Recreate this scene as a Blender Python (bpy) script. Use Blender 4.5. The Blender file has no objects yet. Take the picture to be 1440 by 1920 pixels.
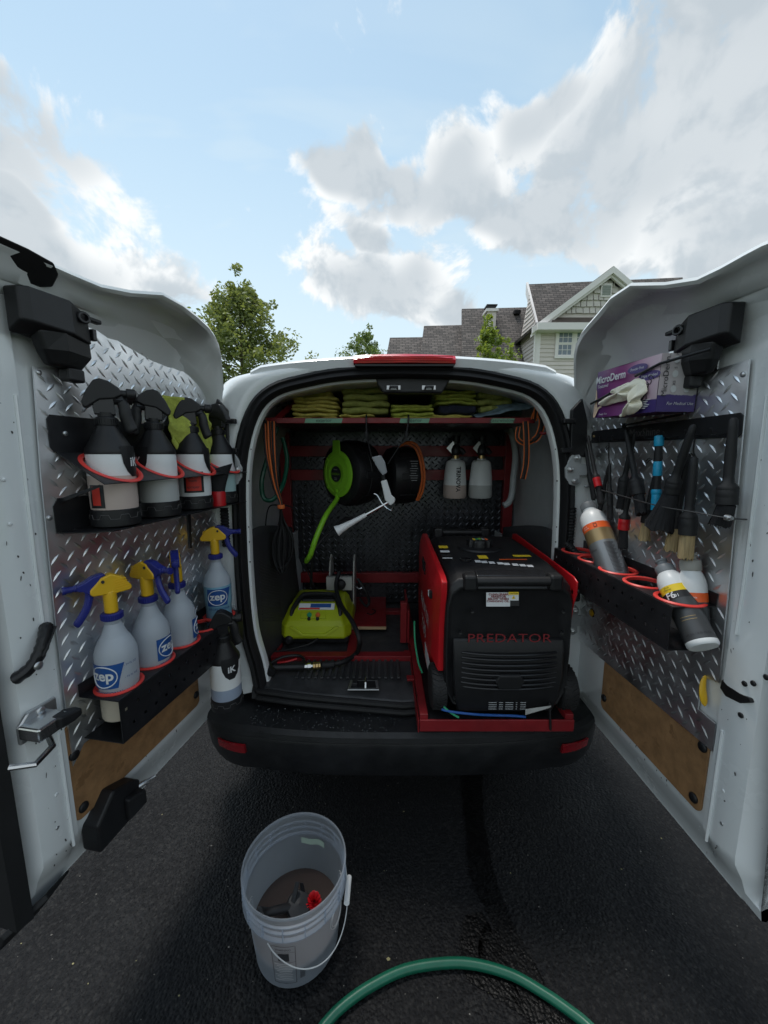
import bpy, math, random
from mathutils import Matrix, Vector
random.seed(7)
R = math.radians
scene = bpy.context.scene
COL = scene.collection

# ------------------------------------------------------------------ camera
CAM_H, PITCH, FPX = 1.5, R(8.5), 720.0
cd = bpy.data.cameras.new('camera'); cam = bpy.data.objects.new('camera', cd); COL.objects.link(cam)
cam.location = (0, 0, CAM_H); cam.rotation_euler = (R(90) - PITCH, 0, 0)
cd.sensor_fit = 'HORIZONTAL'; cd.sensor_width = 36; cd.lens = 18.0
cd.clip_start = 0.02; cd.clip_end = 5000
scene.camera = cam
scene.view_settings.view_transform = 'Standard'
scene.view_settings.look = 'None'
scene.view_settings.gamma = 1.0
scene.view_settings.exposure = 0.98
scene.view_settings.use_curve_mapping = False
scene.cycles.max_bounces = 6; scene.cycles.diffuse_bounces = 3; scene.cycles.glossy_bounces = 3
scene.cycles.transparent_max_bounces = 12
scene.cycles.caustics_reflective = False
scene.cycles.caustics_refractive = False
scene.cycles.sample_clamp_indirect = 6.0

# ------------------------------------------------------------------ world: sky with broken cloud
SUN_EL, SUN_AZ = R(72), R(-30)          # azimuth from +Y towards +X; high, ahead and to the left, behind thin cloud
sun_dir = Vector((math.sin(SUN_AZ) * math.cos(SUN_EL), math.cos(SUN_AZ) * math.cos(SUN_EL), math.sin(SUN_EL)))
w = bpy.data.worlds.new('World'); scene.world = w; w.use_nodes = True
w.cycles.sampling_method = 'MANUAL'; w.cycles.sample_map_resolution = 256
nt = w.node_tree; nt.nodes.clear()
N = nt.nodes.new; LK = nt.links.new
def math_node(op, a, b=None, clamp=False):
    n = N('ShaderNodeMath'); n.operation = op; n.use_clamp = clamp
    for i, v in enumerate((a, b)):
        if v is None: continue
        if isinstance(v, (int, float)): n.inputs[i].default_value = v
        else: LK(v, n.inputs[i])
    return n.outputs[0]
def vmath(op, a, b=None):
    n = N('ShaderNodeVectorMath'); n.operation = op
    for i, v in enumerate((a, b)):
        if v is None: continue
        if isinstance(v, (tuple, list, Vector)): n.inputs[i].default_value = tuple(v)
        else: LK(v, n.inputs[i])
    return n
def smooth(v, lo, hi, t0=0.0, t1=1.0):
    n = N('ShaderNodeMapRange'); n.interpolation_type = 'SMOOTHSTEP'
    LK(v, n.inputs[0]); n.inputs[1].default_value = lo; n.inputs[2].default_value = hi
    n.inputs[3].default_value = t0; n.inputs[4].default_value = t1
    return n.outputs[0]
sky = N('ShaderNodeTexSky'); sky.sky_type = 'NISHITA'; sky.sun_disc = False
sky.sun_elevation = SUN_EL; sky.sun_rotation = SUN_AZ; sky.dust_density = 0.25; sky.air_density = 1.0; sky.ozone_density = 1.0
tc = N('ShaderNodeTexCoord'); DIR = tc.outputs['Generated']
sep = N('ShaderNodeSeparateXYZ'); LK(DIR, sep.inputs[0])
zc = math_node('MAXIMUM', sep.outputs[2], 0.0)
den = math_node('ADD', zc, 0.28)
inv = math_node('DIVIDE', 1.0, den)
sc = N('ShaderNodeVectorMath'); sc.operation = 'SCALE'; LK(DIR, sc.inputs[0]); LK(inv, sc.inputs['Scale'])
PLN = sc.outputs[0]
def noise(vec, scale, detail=8, rough=0.55, dist=0.0):
    n = N('ShaderNodeTexNoise'); n.noise_dimensions = '3D'; LK(vec, n.inputs['Vector'])
    n.inputs['Scale'].default_value = scale; n.inputs['Detail'].default_value = detail
    n.inputs['Roughness'].default_value = rough; n.inputs['Distortion'].default_value = dist
    return n.outputs['Fac']
nA = noise(DIR, 6.5, 7, 0.60, 0.3)
nB = noise(vmath('ADD', DIR, (-0.018, -0.004, 0.036)).outputs[0], 6.5, 4, 0.60, 0.3)
nC = noise(DIR, 2.4, 2, 0.5)
n3 = noise(vmath('MULTIPLY', PLN, (1.0, 2.4, 1.0)).outputs[0], 1.7, 4, 0.6, 0.4)
def raydir(px, py):
    d = Vector((px - 720, FPX * math.cos(PITCH) + (960 - py) * math.sin(PITCH), -FPX * math.sin(PITCH) + (960 - py) * math.cos(PITCH)))
    return d.normalized()
# cumulus banks: direction towards each bank and its angular half-width (banks are about half as high as wide)
banks = [(1320, 230, .46), (1060, 345, .27), (1400, 90, .40), (1180, 300, .34), (1010, 200, .15), (700, 345, .13), (860, 350, .19), (960, 370, .20), (740, 550, .23),
         (690, 440, .10), (0, 165, .19), (-160, 190, .30), (90, 480, .24), (40, 390, .13), (-80, 430, .20), (780, 352, .13),
         (290, 510, .17), (1400, 450, .24), (860, 560, .12), (1150, 515, .09), (1750, 300, .45)]
SQ = 1.75
wn = N('ShaderNodeTexNoise'); LK(DIR, wn.inputs['Vector']); wn.inputs['Scale'].default_value = 4.0; wn.inputs['Detail'].default_value = 2
WARP = N('ShaderNodeVectorMath'); WARP.operation = 'SCALE'; LK(vmath('SUBTRACT', wn.outputs['Color'], (.5, .5, .5)).outputs[0], WARP.inputs[0]); WARP.inputs['Scale'].default_value = .30
DSQ = vmath('MULTIPLY', vmath('ADD', DIR, WARP.outputs[0]).outputs[0], (1.0, 1.0, SQ)).outputs[0]
acc = None
for (px, py, rw) in banks:
    d = raydir(px, py)
    s = vmath('DISTANCE', DSQ, (d.x, d.y, d.z * SQ)).outputs['Value']
    bl = smooth(s, 1.25 * rw, 0.22 * rw)
    acc = bl if acc is None else math_node('MAXIMUM', acc, bl)
behind = smooth(sep.outputs[1], 0.30, -0.2)                      # the half of the sky behind the viewer: the same broken cloud
mass = math_node('MAXIMUM', acc, math_node('MULTIPLY', behind, smooth(nC, .42, .60)))
field = math_node('ADD', math_node('MULTIPLY', mass, 0.78), math_node('MULTIPLY', math_node('SUBTRACT', nA, 0.5), 2.1))
cov = smooth(field, 0.31, 0.56)
core = smooth(math_node('ADD', mass, math_node('MULTIPLY', math_node('SUBTRACT', nC, .5), .9)), 0.50, 1.0)
lit = smooth(math_node('SUBTRACT', nA, nB), -0.12, 0.06)
# thin veil, thicker towards the horizon
veil = math_node('MULTIPLY', smooth(n3, .34, .72), 0.62)
hz = smooth(sep.outputs[2], 0.75, 0.05, 0.10, 0.85)
veil = math_node('MAXIMUM', math_node('MULTIPLY', veil, smooth(sep.outputs[2], .95, .35)), hz)
def rgb(c):
    n = N('ShaderNodeRGB'); n.outputs[0].default_value = (*c, 1); return n.outputs[0]
def mix(f, a, b):
    n = N('ShaderNodeMix'); n.data_type = 'RGBA'
    if isinstance(f, (int, float)): n.inputs[0].default_value = f
    else: LK(f, n.inputs[0])
    LK(a, n.inputs[6]); LK(b, n.inputs[7]); return n.outputs[2]
SKY_S = 0.10
SC = 1.0 / SKY_S
hsv = N('ShaderNodeHueSaturation'); LK(sky.outputs[0], hsv.inputs['Color']); hsv.inputs['Hue'].default_value = 0.472; hsv.inputs['Saturation'].default_value = 0.78; hsv.inputs['Value'].default_value = 1.0
blue = hsv.outputs[0]
c0 = mix(veil, blue, rgb([v * SC for v in (.39, .45, .475)]))
cshade = mix(lit, rgb([v * SC for v in (.335, .368, .392)]), rgb([v * SC for v in (.53, .54, .54)]))
cshade = mix(math_node('MULTIPLY', core, .78), cshade, rgb([v * SC for v in (.265, .298, .325)]))
c1 = mix(math_node('MULTIPLY', cov, .96), c0, cshade)
bg = N('ShaderNodeBackground'); LK(c1, bg.inputs[0]); bg.inputs[1].default_value = SKY_S
ow = N('ShaderNodeOutputWorld'); LK(bg.outputs[0], ow.inputs[0])

# ------------------------------------------------------------------ sun, veiled by cloud
sd = bpy.data.lights.new('sun', 'SUN'); so = bpy.data.objects.new('sun', sd); COL.objects.link(so)
sd.energy = 1.7; sd.angle = R(16); sd.color = (1.0, 0.96, 0.90)
so.rotation_euler = (-sun_dir).to_track_quat('-Z', 'Y').to_euler(); so.location = (0, 0, 30)

# ------------------------------------------------------------------ helpers
CAMP = Vector((0, 0, CAM_H)); FW = Vector((0, math.cos(PITCH), -math.sin(PITCH))); UP = Vector((0, math.sin(PITCH), math.cos(PITCH))); RT = Vector((1, 0, 0))
def ray(px, py): return FW * FPX + RT * (px - 720) + UP * (960 - py)
def at_y(px, py, y): d = ray(px, py); return CAMP + d * (y / d.y)
def at_z(px, py, z): d = ray(px, py); return CAMP + d * ((z - CAM_H) / d.z)

class Frame:
    """wall-like frame: u along, w out of the wall, z up"""
    def __init__(s, hx, hy, deg, side):
        a = R(deg); s.h = Vector((hx, hy, 0)); s.e = Vector((side * math.sin(a), -math.cos(a), 0)); s.n = Vector((-side * math.cos(a), -math.sin(a), 0))
        s.M = Matrix(((s.e.x, s.n.x, 0, hx), (s.e.y, s.n.y, 0, hy), (0, 0, 1, 0), (0, 0, 0, 1)))
    def P(s, u, w_, z): return s.h + s.e * u + s.n * w_ + Vector((0, 0, z))
    def at(s, px, py, w_=0.0):
        d = ray(px, py); t = ((s.h + s.n * w_ - CAMP).dot(s.n)) / d.dot(s.n); return CAMP + d * t
LD = Frame(-.645, 1.45, 10, -1)
RD = Frame(.775, 1.47, 2, 1)

WM = {}
def wm(o): return WM.get(o.name, Matrix()) if o else Matrix()
def tag(o, label=None, cat=None, group=None, kind=None):
    if label: o['label'] = label
    if cat: o['category'] = cat
    if group: o['group'] = group
    if kind: o['kind'] = kind
    return o
def thing(name, label, cat, M=None, group=None):
    o = bpy.data.objects.new(name, None); COL.objects.link(o)
    M = M if isinstance(M, Matrix) else Matrix.Translation(M if M is not None else (0, 0, 0))
    o.matrix_world = M; o.empty_display_size = .05; WM[o.name] = M.copy()
    return tag(o, label, cat, group)
def struct_root(name, M=(0, 0, 0)):
    o = bpy.data.objects.new(name, None); COL.objects.link(o); o.matrix_world = Matrix.Translation(M); WM[o.name] = Matrix.Translation(M); o['kind'] = 'structure'; return o

class B:
    def __init__(s, M=None): s.v = []; s.f = []; s.mi = []; s.M = M or Matrix(); s.m = 0
    def add(s, vs, fs):
        o = len(s.v); s.v += [s.M @ Vector(p) for p in vs]; s.f += [[i + o for i in f] for f in fs]; s.mi += [s.m] * len(fs); return s
    def box(s, c, d, rot=None):
        x, y, z = d[0] / 2, d[1] / 2, d[2] / 2
        vs = [Vector((i, j, k)) for i in (-x, x) for j in (-y, y) for k in (-z, z)]
        if rot is not None: vs = [rot @ p for p in vs]
        return s.add([p + Vector(c) for p in vs], [(0, 1, 3, 2), (4, 6, 7, 5), (0, 4, 5, 1), (2, 3, 7, 6), (0, 2, 6, 4), (1, 5, 7, 3)])
    def box2(s, a, b): return s.box([(a[i] + b[i]) / 2 for i in range(3)], [abs(b[i] - a[i]) for i in range(3)])
    def lathe(s, prof, n=24, M=None, cap=True, a0=0, a1=2 * math.pi):
        full = abs(a1 - a0 - 2 * math.pi) < 1e-6; M = M or Matrix(); cols = n if full else n + 1
        vs = [M @ Vector((r * math.cos(a0 + (a1 - a0) * k / n), r * math.sin(a0 + (a1 - a0) * k / n), z)) for (r, z) in prof for k in range(cols)]
        fs = []
        for i in range(len(prof) - 1):
            for k in range(n):
                k2 = (k + 1) % cols; fs.append((i * cols + k, i * cols + k2, (i + 1) * cols + k2, (i + 1) * cols + k))
        if cap and full:
            if prof[0][0] > 1e-5: fs.append(tuple(reversed(range(cols))))
            if prof[-1][0] > 1e-5: fs.append(tuple(range((len(prof) - 1) * cols, len(prof) * cols)))
        return s.add(vs, fs)
    def tube(s, pts, r, n=10, cap=True, closed=False, flat=None):
        pts = [Vector(p) for p in pts]; L = len(pts); rs = r if isinstance(r, (list, tuple)) else [r] * L
        vs = []; prev = None
        for i, p in enumerate(pts):
            a = pts[(i - 1) % L] if (i > 0 or closed) else pts[0]; b = pts[(i + 1) % L] if (i < L - 1 or closed) else pts[-1]
            t = (b - a).normalized()
            if prev is None:
                q = Vector((0, 0, 1)) if abs(t.z) < .9 else Vector((1, 0, 0)); x = t.cross(q).normalized()
            else: x = (prev - t * prev.dot(t)).normalized()
            y = t.cross(x); prev = x
            for k in range(n):
                an = 2 * math.pi * k / n; vs.append(p + (x * math.cos(an) + y * math.sin(an) * (flat or 1)) * rs[i])
        fs = [(i * n + k, i * n + (k + 1) % n, ((i + 1) % L) * n + (k + 1) % n, ((i + 1) % L) * n + k) for i in range(L if closed else L - 1) for k in range(n)]
        if cap and not closed: fs += [tuple(reversed(range(n))), tuple(range((L - 1) * n, L * n))]
        return s.add(vs, fs)
    def prism(s, poly, h0, h1, ax='y'):
        """poly in the plane across ax (xz for y, xy for z, yz for x)"""
        def pt(p, h): return {'y': (p[0], h, p[1]), 'z': (p[0], p[1], h), 'x': (h, p[0], p[1])}[ax]
        n = len(poly); vs = [pt(p, h0) for p in poly] + [pt(p, h1) for p in poly]
        return s.add(vs, [tuple(range(n)), tuple(reversed(range(n, 2 * n)))] + [(i, i + n, (i + 1) % n + n, (i + 1) % n) for i in range(n)])
    def loft(s, rings, cap=True, close=True):
        n = len(rings[0]); vs = [p for r_ in rings for p in r_]
        fs = [(i * n + k, i * n + (k + 1) % n, (i + 1) * n + (k + 1) % n, (i + 1) * n + k) for i in range(len(rings) - 1) for k in range(n if close else n - 1)]
        if cap and close: fs += [tuple(reversed(range(n))), tuple(range((len(rings) - 1) * n, len(rings) * n))]
        return s.add(vs, fs)
    def grid(s, fn, nu, nv):
        vs = [fn(i / nu, j / nv) for j in range(nv + 1) for i in range(nu + 1)]
        return s.add(vs, [(j * (nu + 1) + i, j * (nu + 1) + i + 1, (j + 1) * (nu + 1) + i + 1, (j + 1) * (nu + 1) + i) for j in range(nv) for i in range(nu)])
    def patch(s, r, a0, a1, z0, z1, n=10, t=.0006):
        rr = r + t
        return s.add([(rr * math.cos(a0 + (a1 - a0) * k / n), rr * math.sin(a0 + (a1 - a0) * k / n), z) for z in (z0, z1) for k in range(n + 1)],
                     [(k, k + 1, n + 2 + k, n + 1 + k) for k in range(n)])
    def build(s, name, mat, parent=None, smooth_deg=40, bevel=0, seg=2, subsurf=0, thick=0, recalc=True):
        me = bpy.data.meshes.new(name)
        if parent is not None:
            Mi = wm(parent).inverted(); vs = [Mi @ p for p in s.v]; base = None
        else:
            lo = [min(p[i] for p in s.v) for i in range(3)]; hi = [max(p[i] for p in s.v) for i in range(3)]
            base = Vector(((lo[0] + hi[0]) / 2, (lo[1] + hi[1]) / 2, lo[2])); vs = [p - base for p in s.v]
        me.from_pydata([tuple(p) for p in vs], [], s.f)
        mats = mat if isinstance(mat, (list, tuple)) else [mat]
        for m_ in mats: me.materials.append(MAT[m_])
        if len(mats) > 1: me.polygons.foreach_set('material_index', s.mi)
        if recalc:
            import bmesh
            bm = bmesh.new(); bm.from_mesh(me); bmesh.ops.recalc_face_normals(bm, faces=bm.faces); bm.to_mesh(me); bm.free()
        if smooth_deg:
            me.shade_smooth(); me.set_sharp_from_angle(angle=R(smooth_deg))
        me.update()
        o = bpy.data.objects.new(name, me); COL.objects.link(o)
        if parent is not None:
            o.parent = parent; WM[o.name] = wm(parent)
        else:
            o.location = base; WM[o.name] = Matrix.Translation(base)
        if thick: md = o.modifiers.new('thick', 'SOLIDIFY'); md.thickness = thick; md.offset = 0
        if bevel:
            md = o.modifiers.new('bevel', 'BEVEL'); md.width = bevel; md.segments = seg; md.limit_method = 'ANGLE'; md.angle_limit = R(35); md.harden_normals = False
        if subsurf: md = o.modifiers.new('sub', 'SUBSURF'); md.levels = subsurf; md.render_levels = subsurf
        return o

def text_geo(body, size, extrude=0.0, spacing=1.0, offset=0.0, align='CENTER'):
    cu = bpy.data.curves.new('txt', 'FONT'); cu.body = body; cu.size = size; cu.align_x = align; cu.align_y = 'CENTER'
    cu.extrude = extrude; cu.space_character = spacing; cu.offset = offset; cu.resolution_u = 3
    o = bpy.data.objects.new('txt', cu); COL.objects.link(o)
    dg = bpy.context.evaluated_depsgraph_get(); dg.update()
    me = bpy.data.meshes.new_from_object(o.evaluated_get(dg))
    vs = [tuple(v.co) for v in me.vertices]; fs = [tuple(p.vertices) for p in me.polygons]
    bpy.data.objects.remove(o); bpy.data.curves.remove(cu); bpy.data.meshes.remove(me)
    return vs, fs
def text(name, body, size, origin, right, up, mat, parent=None, sx=1.0, spacing=1.0, shear=0.0, lift=.0008, offset=0.0, align='CENTER'):
    vs, fs = text_geo(body, size, 0, spacing, offset, align)
    right = Vector(right).normalized(); up = Vector(up).normalized(); nrm = right.cross(up)
    b = B(); b.add([Vector(origin) + right * (x * sx + y * shear) + up * y + nrm * lift for x, y, z in vs], fs)
    return b.build(name, mat, parent, 0, recalc=False)
def text_cyl(name, body, size, r, a0, z0, M, mat, parent, sx=1.0, vertical=False, spacing=1.0, offset=0.0, t=.0011):
    vs, fs = text_geo(body, size, 0, spacing, offset); b = B(M); out = []
    for x, y, z in vs:
        if vertical: x, y = y, -x
        an = a0 + x * sx / r; out.append(((r + t) * math.cos(an), (r + t) * math.sin(an), z0 + y))
    b.add(out, fs); return b.build(name, mat, parent, 0, recalc=False)
def spline(pts, n=8, closed=False):
    pts = [Vector(p) for p in pts]; out = []; L = len(pts)
    for i in range(L if closed else L - 1):
        g = lambda k: pts[k % L] if closed else pts[max(0, min(L - 1, k))]
        p0, p1, p2, p3 = g(i - 1), g(i), g(i + 1), g(i + 2)
        for k in range(n):
            t = k / n; out.append(.5 * ((2 * p1) + (p2 - p0) * t + (2 * p0 - 5 * p1 + 4 * p2 - p3) * t * t + (3 * p1 - p0 - 3 * p2 + p3) * t ** 3))
    if not closed: out.append(pts[-1])
    return out
def axis_matrix(origin, zdir, xhint=(1, 0, 0)):
    z = Vector(zdir).normalized(); x = Vector(xhint); x = (x - z * x.dot(z)).normalized(); y = z.cross(x)
    return Matrix(((x.x, y.x, z.x, origin[0]), (x.y, y.y, z.y, origin[1]), (x.z, y.z, z.z, origin[2]), (0, 0, 0, 1)))

# ------------------------------------------------------------------ materials
MAT = {}
def mk(name, col, rough=.5, metal=0, var=.0, vscale=8, bump=0, bscale=80, coat=0, alpha=1, trans=0, spec=.5, sss=0, speck=None, rvar=0, ior=1.45, detail=4, stretch=None):
    m = bpy.data.materials.new(name); m.use_nodes = True; t = m.node_tree; p = t.nodes['Principled BSDF']; MAT[name] = m
    p.inputs['Base Color'].default_value = (*col, 1); p.inputs['Roughness'].default_value = rough; p.inputs['Metallic'].default_value = metal
    p.inputs['Coat Weight'].default_value = coat; p.inputs['Coat Roughness'].default_value = .12; p.inputs['Alpha'].default_value = alpha
    p.inputs['Transmission Weight'].default_value = trans; p.inputs['Specular IOR Level'].default_value = spec; p.inputs['IOR'].default_value = ior
    if sss: p.inputs['Subsurface Weight'].default_value = sss; p.inputs['Subsurface Radius'].default_value = (.01, .01, .01)
    c = t.nodes.new('ShaderNodeTexCoord'); vec = c.outputs['Object']
    if stretch:
        mp = t.nodes.new('ShaderNodeVectorMath'); mp.operation = 'MULTIPLY'; mp.inputs[1].default_value = stretch; t.links.new(vec, mp.inputs[0]); vec = mp.outputs[0]
    def nz(scale, d=detail, ro=.6):
        n = t.nodes.new('ShaderNodeTexNoise'); t.links.new(vec, n.inputs['Vector']); n.inputs['Scale'].default_value = scale; n.inputs['Detail'].default_value = d; n.inputs['Roughness'].default_value = ro; return n.outputs['Fac']
    cur = None
    if var:
        r_ = t.nodes.new('ShaderNodeMapRange'); t.links.new(nz(vscale), r_.inputs[0]); r_.inputs[1].default_value = .3; r_.inputs[2].default_value = .7
        mx = t.nodes.new('ShaderNodeMix'); mx.data_type = 'RGBA'; t.links.new(r_.outputs[0], mx.inputs[0])
        mx.inputs[6].default_value = (*[v * (1 - var) for v in col], 1); mx.inputs[7].default_value = (*[min(1, v * (1 + var)) for v in col], 1); cur = mx.outputs[2]
    if speck:   # (colour, scale, threshold)
        r_ = t.nodes.new('ShaderNodeMapRange'); t.links.new(nz(speck[1], 5, .65), r_.inputs[0]); r_.inputs[1].default_value = speck[2]; r_.inputs[2].default_value = speck[2] + .04
        mx = t.nodes.new('ShaderNodeMix'); mx.data_type = 'RGBA'; t.links.new(r_.outputs[0], mx.inputs[0])
        if cur is not None: t.links.new(cur, mx.inputs[6])
        else: mx.inputs[6].default_value = (*col, 1)
        mx.inputs[7].default_value = (*speck[0], 1); cur = mx.outputs[2]
    if cur is not None: t.links.new(cur, p.inputs['Base Color'])
    if rvar:
        r_ = t.nodes.new('ShaderNodeMapRange'); t.links.new(nz(vscale * 2.3), r_.inputs[0]); r_.inputs[1].default_value = .3; r_.inputs[2].default_value = .7
        r_.inputs[3].default_value = max(.02, rough - rvar); r_.inputs[4].default_value = min(1, rough + rvar); t.links.new(r_.outputs[0], p.inputs['Roughness'])
    if bump:
        bn = t.nodes.new('ShaderNodeBump'); bn.inputs['Strength'].default_value = bump; bn.inputs['Distance'].default_value = .002
        t.links.new(nz(bscale), bn.inputs['Height']); t.links.new(bn.outputs[0], p.inputs['Normal'])
    return m
mk('van_white', (.82, .845, .85), .24, var=.03, vscale=4, coat=1.0, speck=((.16, .16, .17), 46, .735), rvar=.06)
mk('van_inside', (.50, .53, .54), .42, var=.08, vscale=5, rvar=.1)
mk('tread_plate', (.86, .87, .885), .40, 1.0, var=.08, vscale=6, bump=.10, bscale=60, rvar=.12)
mk('tread_plate_dark', (.065, .067, .075), .34, .9, var=.25, vscale=9, bump=.3, bscale=140, rvar=.12, stretch=(1, 1, .35))
mk('black_plastic', (.012, .012, .0135), .45, var=.25, vscale=20, bump=.12, bscale=600)
mk('black_gloss', (.014, .014, .016), .26, var=.2, vscale=12)
mk('black_metal', (.014, .014, .016), .38, var=.3, vscale=15, bump=.05, bscale=300, rvar=.1)
mk('black_rubber', (.009, .009, .010), .62, var=.25, vscale=12, bump=.1, bscale=300)
mk('bumper_plastic', (.011, .0115, .013), .44, var=.35, vscale=7, bump=.25, bscale=700, rvar=.14)
mk('mat_rubber', (.045, .046, .049), .46, var=.35, vscale=9, bump=.15, bscale=260, rvar=.15)
mk('trim_plastic', (.034, .034, .037), .55, var=.2, vscale=10, bump=.2, bscale=500)
mk('red_ring', (.74, .055, .045), .38, var=.06)
mk('red_steel', (.21, .013, .017), .42, var=.2, vscale=9, speck=((.10, .03, .03), 30, .74), rvar=.1)
mk('red_plastic', (.52, .012, .018), .33, var=.05)
mk('red_lens', (.55, .012, .028), .12, coat=1, var=.25, vscale=30, stretch=(.3, 1, 12))
mk('reflector_red', (.24, .006, .012), .18, coat=1, bump=.25, bscale=240)
mk('bottle_white', (.80, .81, .81), .42, var=.03, sss=.3)
mk('bottle_clear', (.60, .65, .72), .34, var=.05, vscale=12, sss=.25)
mk('liquid_pink', (.58, .47, .42), .4, var=.04)
mk('liquid_aqua', (.42, .60, .60), .4, var=.04)
mk('liquid_blue', (.22, .44, .58), .35, var=.04)
mk('liquid_cream', (.62, .55, .44), .4, var=.05)
mk('liquid_greyblue', (.33, .39, .50), .4, var=.08)
mk('liquid_grey', (.50, .51, .50), .4, var=.04)
mk('label_blue', (.018, .085, .30), .4)
mk('label_white', (.72, .73, .74), .45)
mk('label_red', (.62, .045, .03), .5, var=.08)
mk('label_orange', (.85, .13, .025), .42)
mk('label_yellow', (.85, .60, .03), .42)
mk('label_black', (.02, .02, .022), .4)
mk('silver_label', (.24, .25, .26), .34, .6, var=.08, vscale=6)
mk('gold_label', (.36, .26, .13), .34, .6, var=.06)
mk('dark_label', (.075, .077, .08), .36, .4, var=.1)
mk('print_dark', (.03, .03, .035), .5)
mk('print_grey', (.35, .36, .37), .5)
mk('print_faint', (.10, .095, .095), .3)
mk('logo_red', (.21, .02, .025), .4)
mk('yellow_plastic', (.78, .46, .02), .36, var=.04)
mk('blue_plastic', (.022, .028, .21), .34, var=.06)
mk('cyan_plastic', (.02, .36, .60), .38)
mk('grey_cap', (.21, .22, .23), .4, var=.08)
mk('taupe_cap', (.36, .35, .32), .45, var=.08)
mk('white_plastic', (.76, .77, .77), .36, var=.03)
mk('hardboard', (.30, .165, .075), .58, var=.24, vscale=26, bump=.15, bscale=220, speck=((.225, .12, .052), 11, .60), rvar=.12)
mk('zinc', (.56, .57, .58), .34, .9, var=.1, vscale=30)
mk('steel_bright', (.62, .63, .64), .22, 1.0)
mk('brass', (.52, .37, .17), .30, .95)
mk('painted_grey', (.44, .46, .47), .45, var=.05)
mk('lime_plastic', (.40, .47, .012), .36, var=.05)
mk('reel_green', (.24, .56, .03), .40, var=.05)
mk('green_hose', (.004, .088, .050), .33, var=.12, vscale=20, coat=.2)
mk('orange_hose', (.58, .13, .03), .45)
mk('orange_cord', (.62, .14, .03), .6)
mk('strap_black', (.02, .018, .018), .8, bump=.3, bscale=900)
mk('brush_black', (.010, .010, .011), .6)
mk('bristle_black', (.010, .010, .012), .7, bump=1.0, bscale=420, stretch=(1, 1, .05))
mk('bristle_tan', (.42, .31, .16), .75, var=.35, vscale=160, bump=1.0, bscale=420, stretch=(1, 1, .06))
mk('towel_lime', (.50, .55, .10), .95, var=.25, vscale=60, bump=1.0, bscale=700)
mk('towel_yellow', (.62, .53, .13), .95, var=.2, vscale=60, bump=.9, bscale=600)
mk('towel_olive', (.38, .40, .11), .95, var=.2, vscale=60, bump=.9, bscale=600)
mk('towel_navy', (.025, .028, .05), .95, var=.2, vscale=60, bump=.9, bscale=600)
mk('towel_blue', (.18, .26, .32), .95, var=.2, vscale=50, bump=.9, bscale=600)
mk('tape_green', (.22, .42, .29), .7, var=.06, vscale=40)
mk('plywood_edge', (.44, .31, .18), .7, var=.3, vscale=120, stretch=(.05, .05, 1))
mk('glove_latex', (.86, .81, .66), .5, var=.05, sss=.3)
mk('glove_skin', (.66, .48, .36), .5)
mk('box_purple', (.125, .040, .155), .42)
mk('box_violet', (.08, .05, .20), .42)
mk('bucket_plastic', (.66, .71, .78), .34, var=.04)
mk('bucket_water', (.055, .040, .035), .08)
mk('tape_old', (.30, .38, .31), .7, var=.1)
mk('reel_beige', (.40, .40, .37), .5, var=.1)
mk('clear_block', (.50, .52, .56), .2, trans=.4)
mk('tyre', (.014, .014, .015), .7, bump=.2, bscale=200)
mk('blue_cord', (.02, .10, .36), .5)
mk('green_cord', (.03, .33, .16), .5)
mk('wire_grey', (.05, .05, .05), .5)
mk('silver_tag', (.62, .62, .60), .4, .3)
mk('glass_dark', (.02, .025, .03), .05)
mk('chrome_sticker', (.55, .55, .56), .3, .5)
# ------------------------------------------------------------------ special materials
def special(name):
    m = bpy.data.materials.new(name); m.use_nodes = True; MAT[name] = m; return m, m.node_tree, m.node_tree.nodes['Principled BSDF']
def tn(t, kind, **kw):
    n = t.nodes.new(kind)
    for k, v in kw.items():
        if k in n.inputs.keys(): n.inputs[k].default_value = v
        else: setattr(n, k, v)
    return n
def tmath(t, op, a, b=None, clamp=False):
    n = t.nodes.new('ShaderNodeMath'); n.operation = op; n.use_clamp = clamp
    for i, v in enumerate((a, b)):
        if v is None: continue
        if isinstance(v, (int, float)): n.inputs[i].default_value = v
        else: t.links.new(v, n.inputs[i])
    return n.outputs[0]
def tmap(t, v, a, b, c=0.0, d=1.0, sm=True):
    n = t.nodes.new('ShaderNodeMapRange'); n.interpolation_type = 'SMOOTHSTEP' if sm else 'LINEAR'
    t.links.new(v, n.inputs[0])
    for i, x in enumerate((a, b, c, d)): n.inputs[i + 1].default_value = x
    return n.outputs[0]
def tmix(t, f, a, b):
    n = t.nodes.new('ShaderNodeMix'); n.data_type = 'RGBA'
    if isinstance(f, (int, float)): n.inputs[0].default_value = f
    else: t.links.new(f, n.inputs[0])
    for i, v in ((6, a), (7, b)):
        if isinstance(v, tuple): n.inputs[i].default_value = (*v, 1)
        else: t.links.new(v, n.inputs[i])
    return n.outputs[2]
# bucket: milky see-through polypropylene
m, t, p = special('bucket_plastic'); p.inputs['Base Color'].default_value = (.55, .59, .64, 1); p.inputs['Roughness'].default_value = .3
tr = tn(t, 'ShaderNodeBsdfTransparent'); tr.inputs[0].default_value = (.86, .90, .95, 1)
tl = tn(t, 'ShaderNodeBsdfTranslucent'); tl.inputs[0].default_value = (.58, .63, .70, 1)
m1 = tn(t, 'ShaderNodeMixShader'); m1.inputs[0].default_value = .5; t.links.new(p.outputs[0], m1.inputs[1]); t.links.new(tl.outputs[0], m1.inputs[2])
m2 = tn(t, 'ShaderNodeMixShader'); m2.inputs[0].default_value = .58; t.links.new(m1.outputs[0], m2.inputs[1]); t.links.new(tr.outputs[0], m2.inputs[2])
t.links.new(m2.outputs[0], t.nodes['Material Output'].inputs[0])
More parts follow.
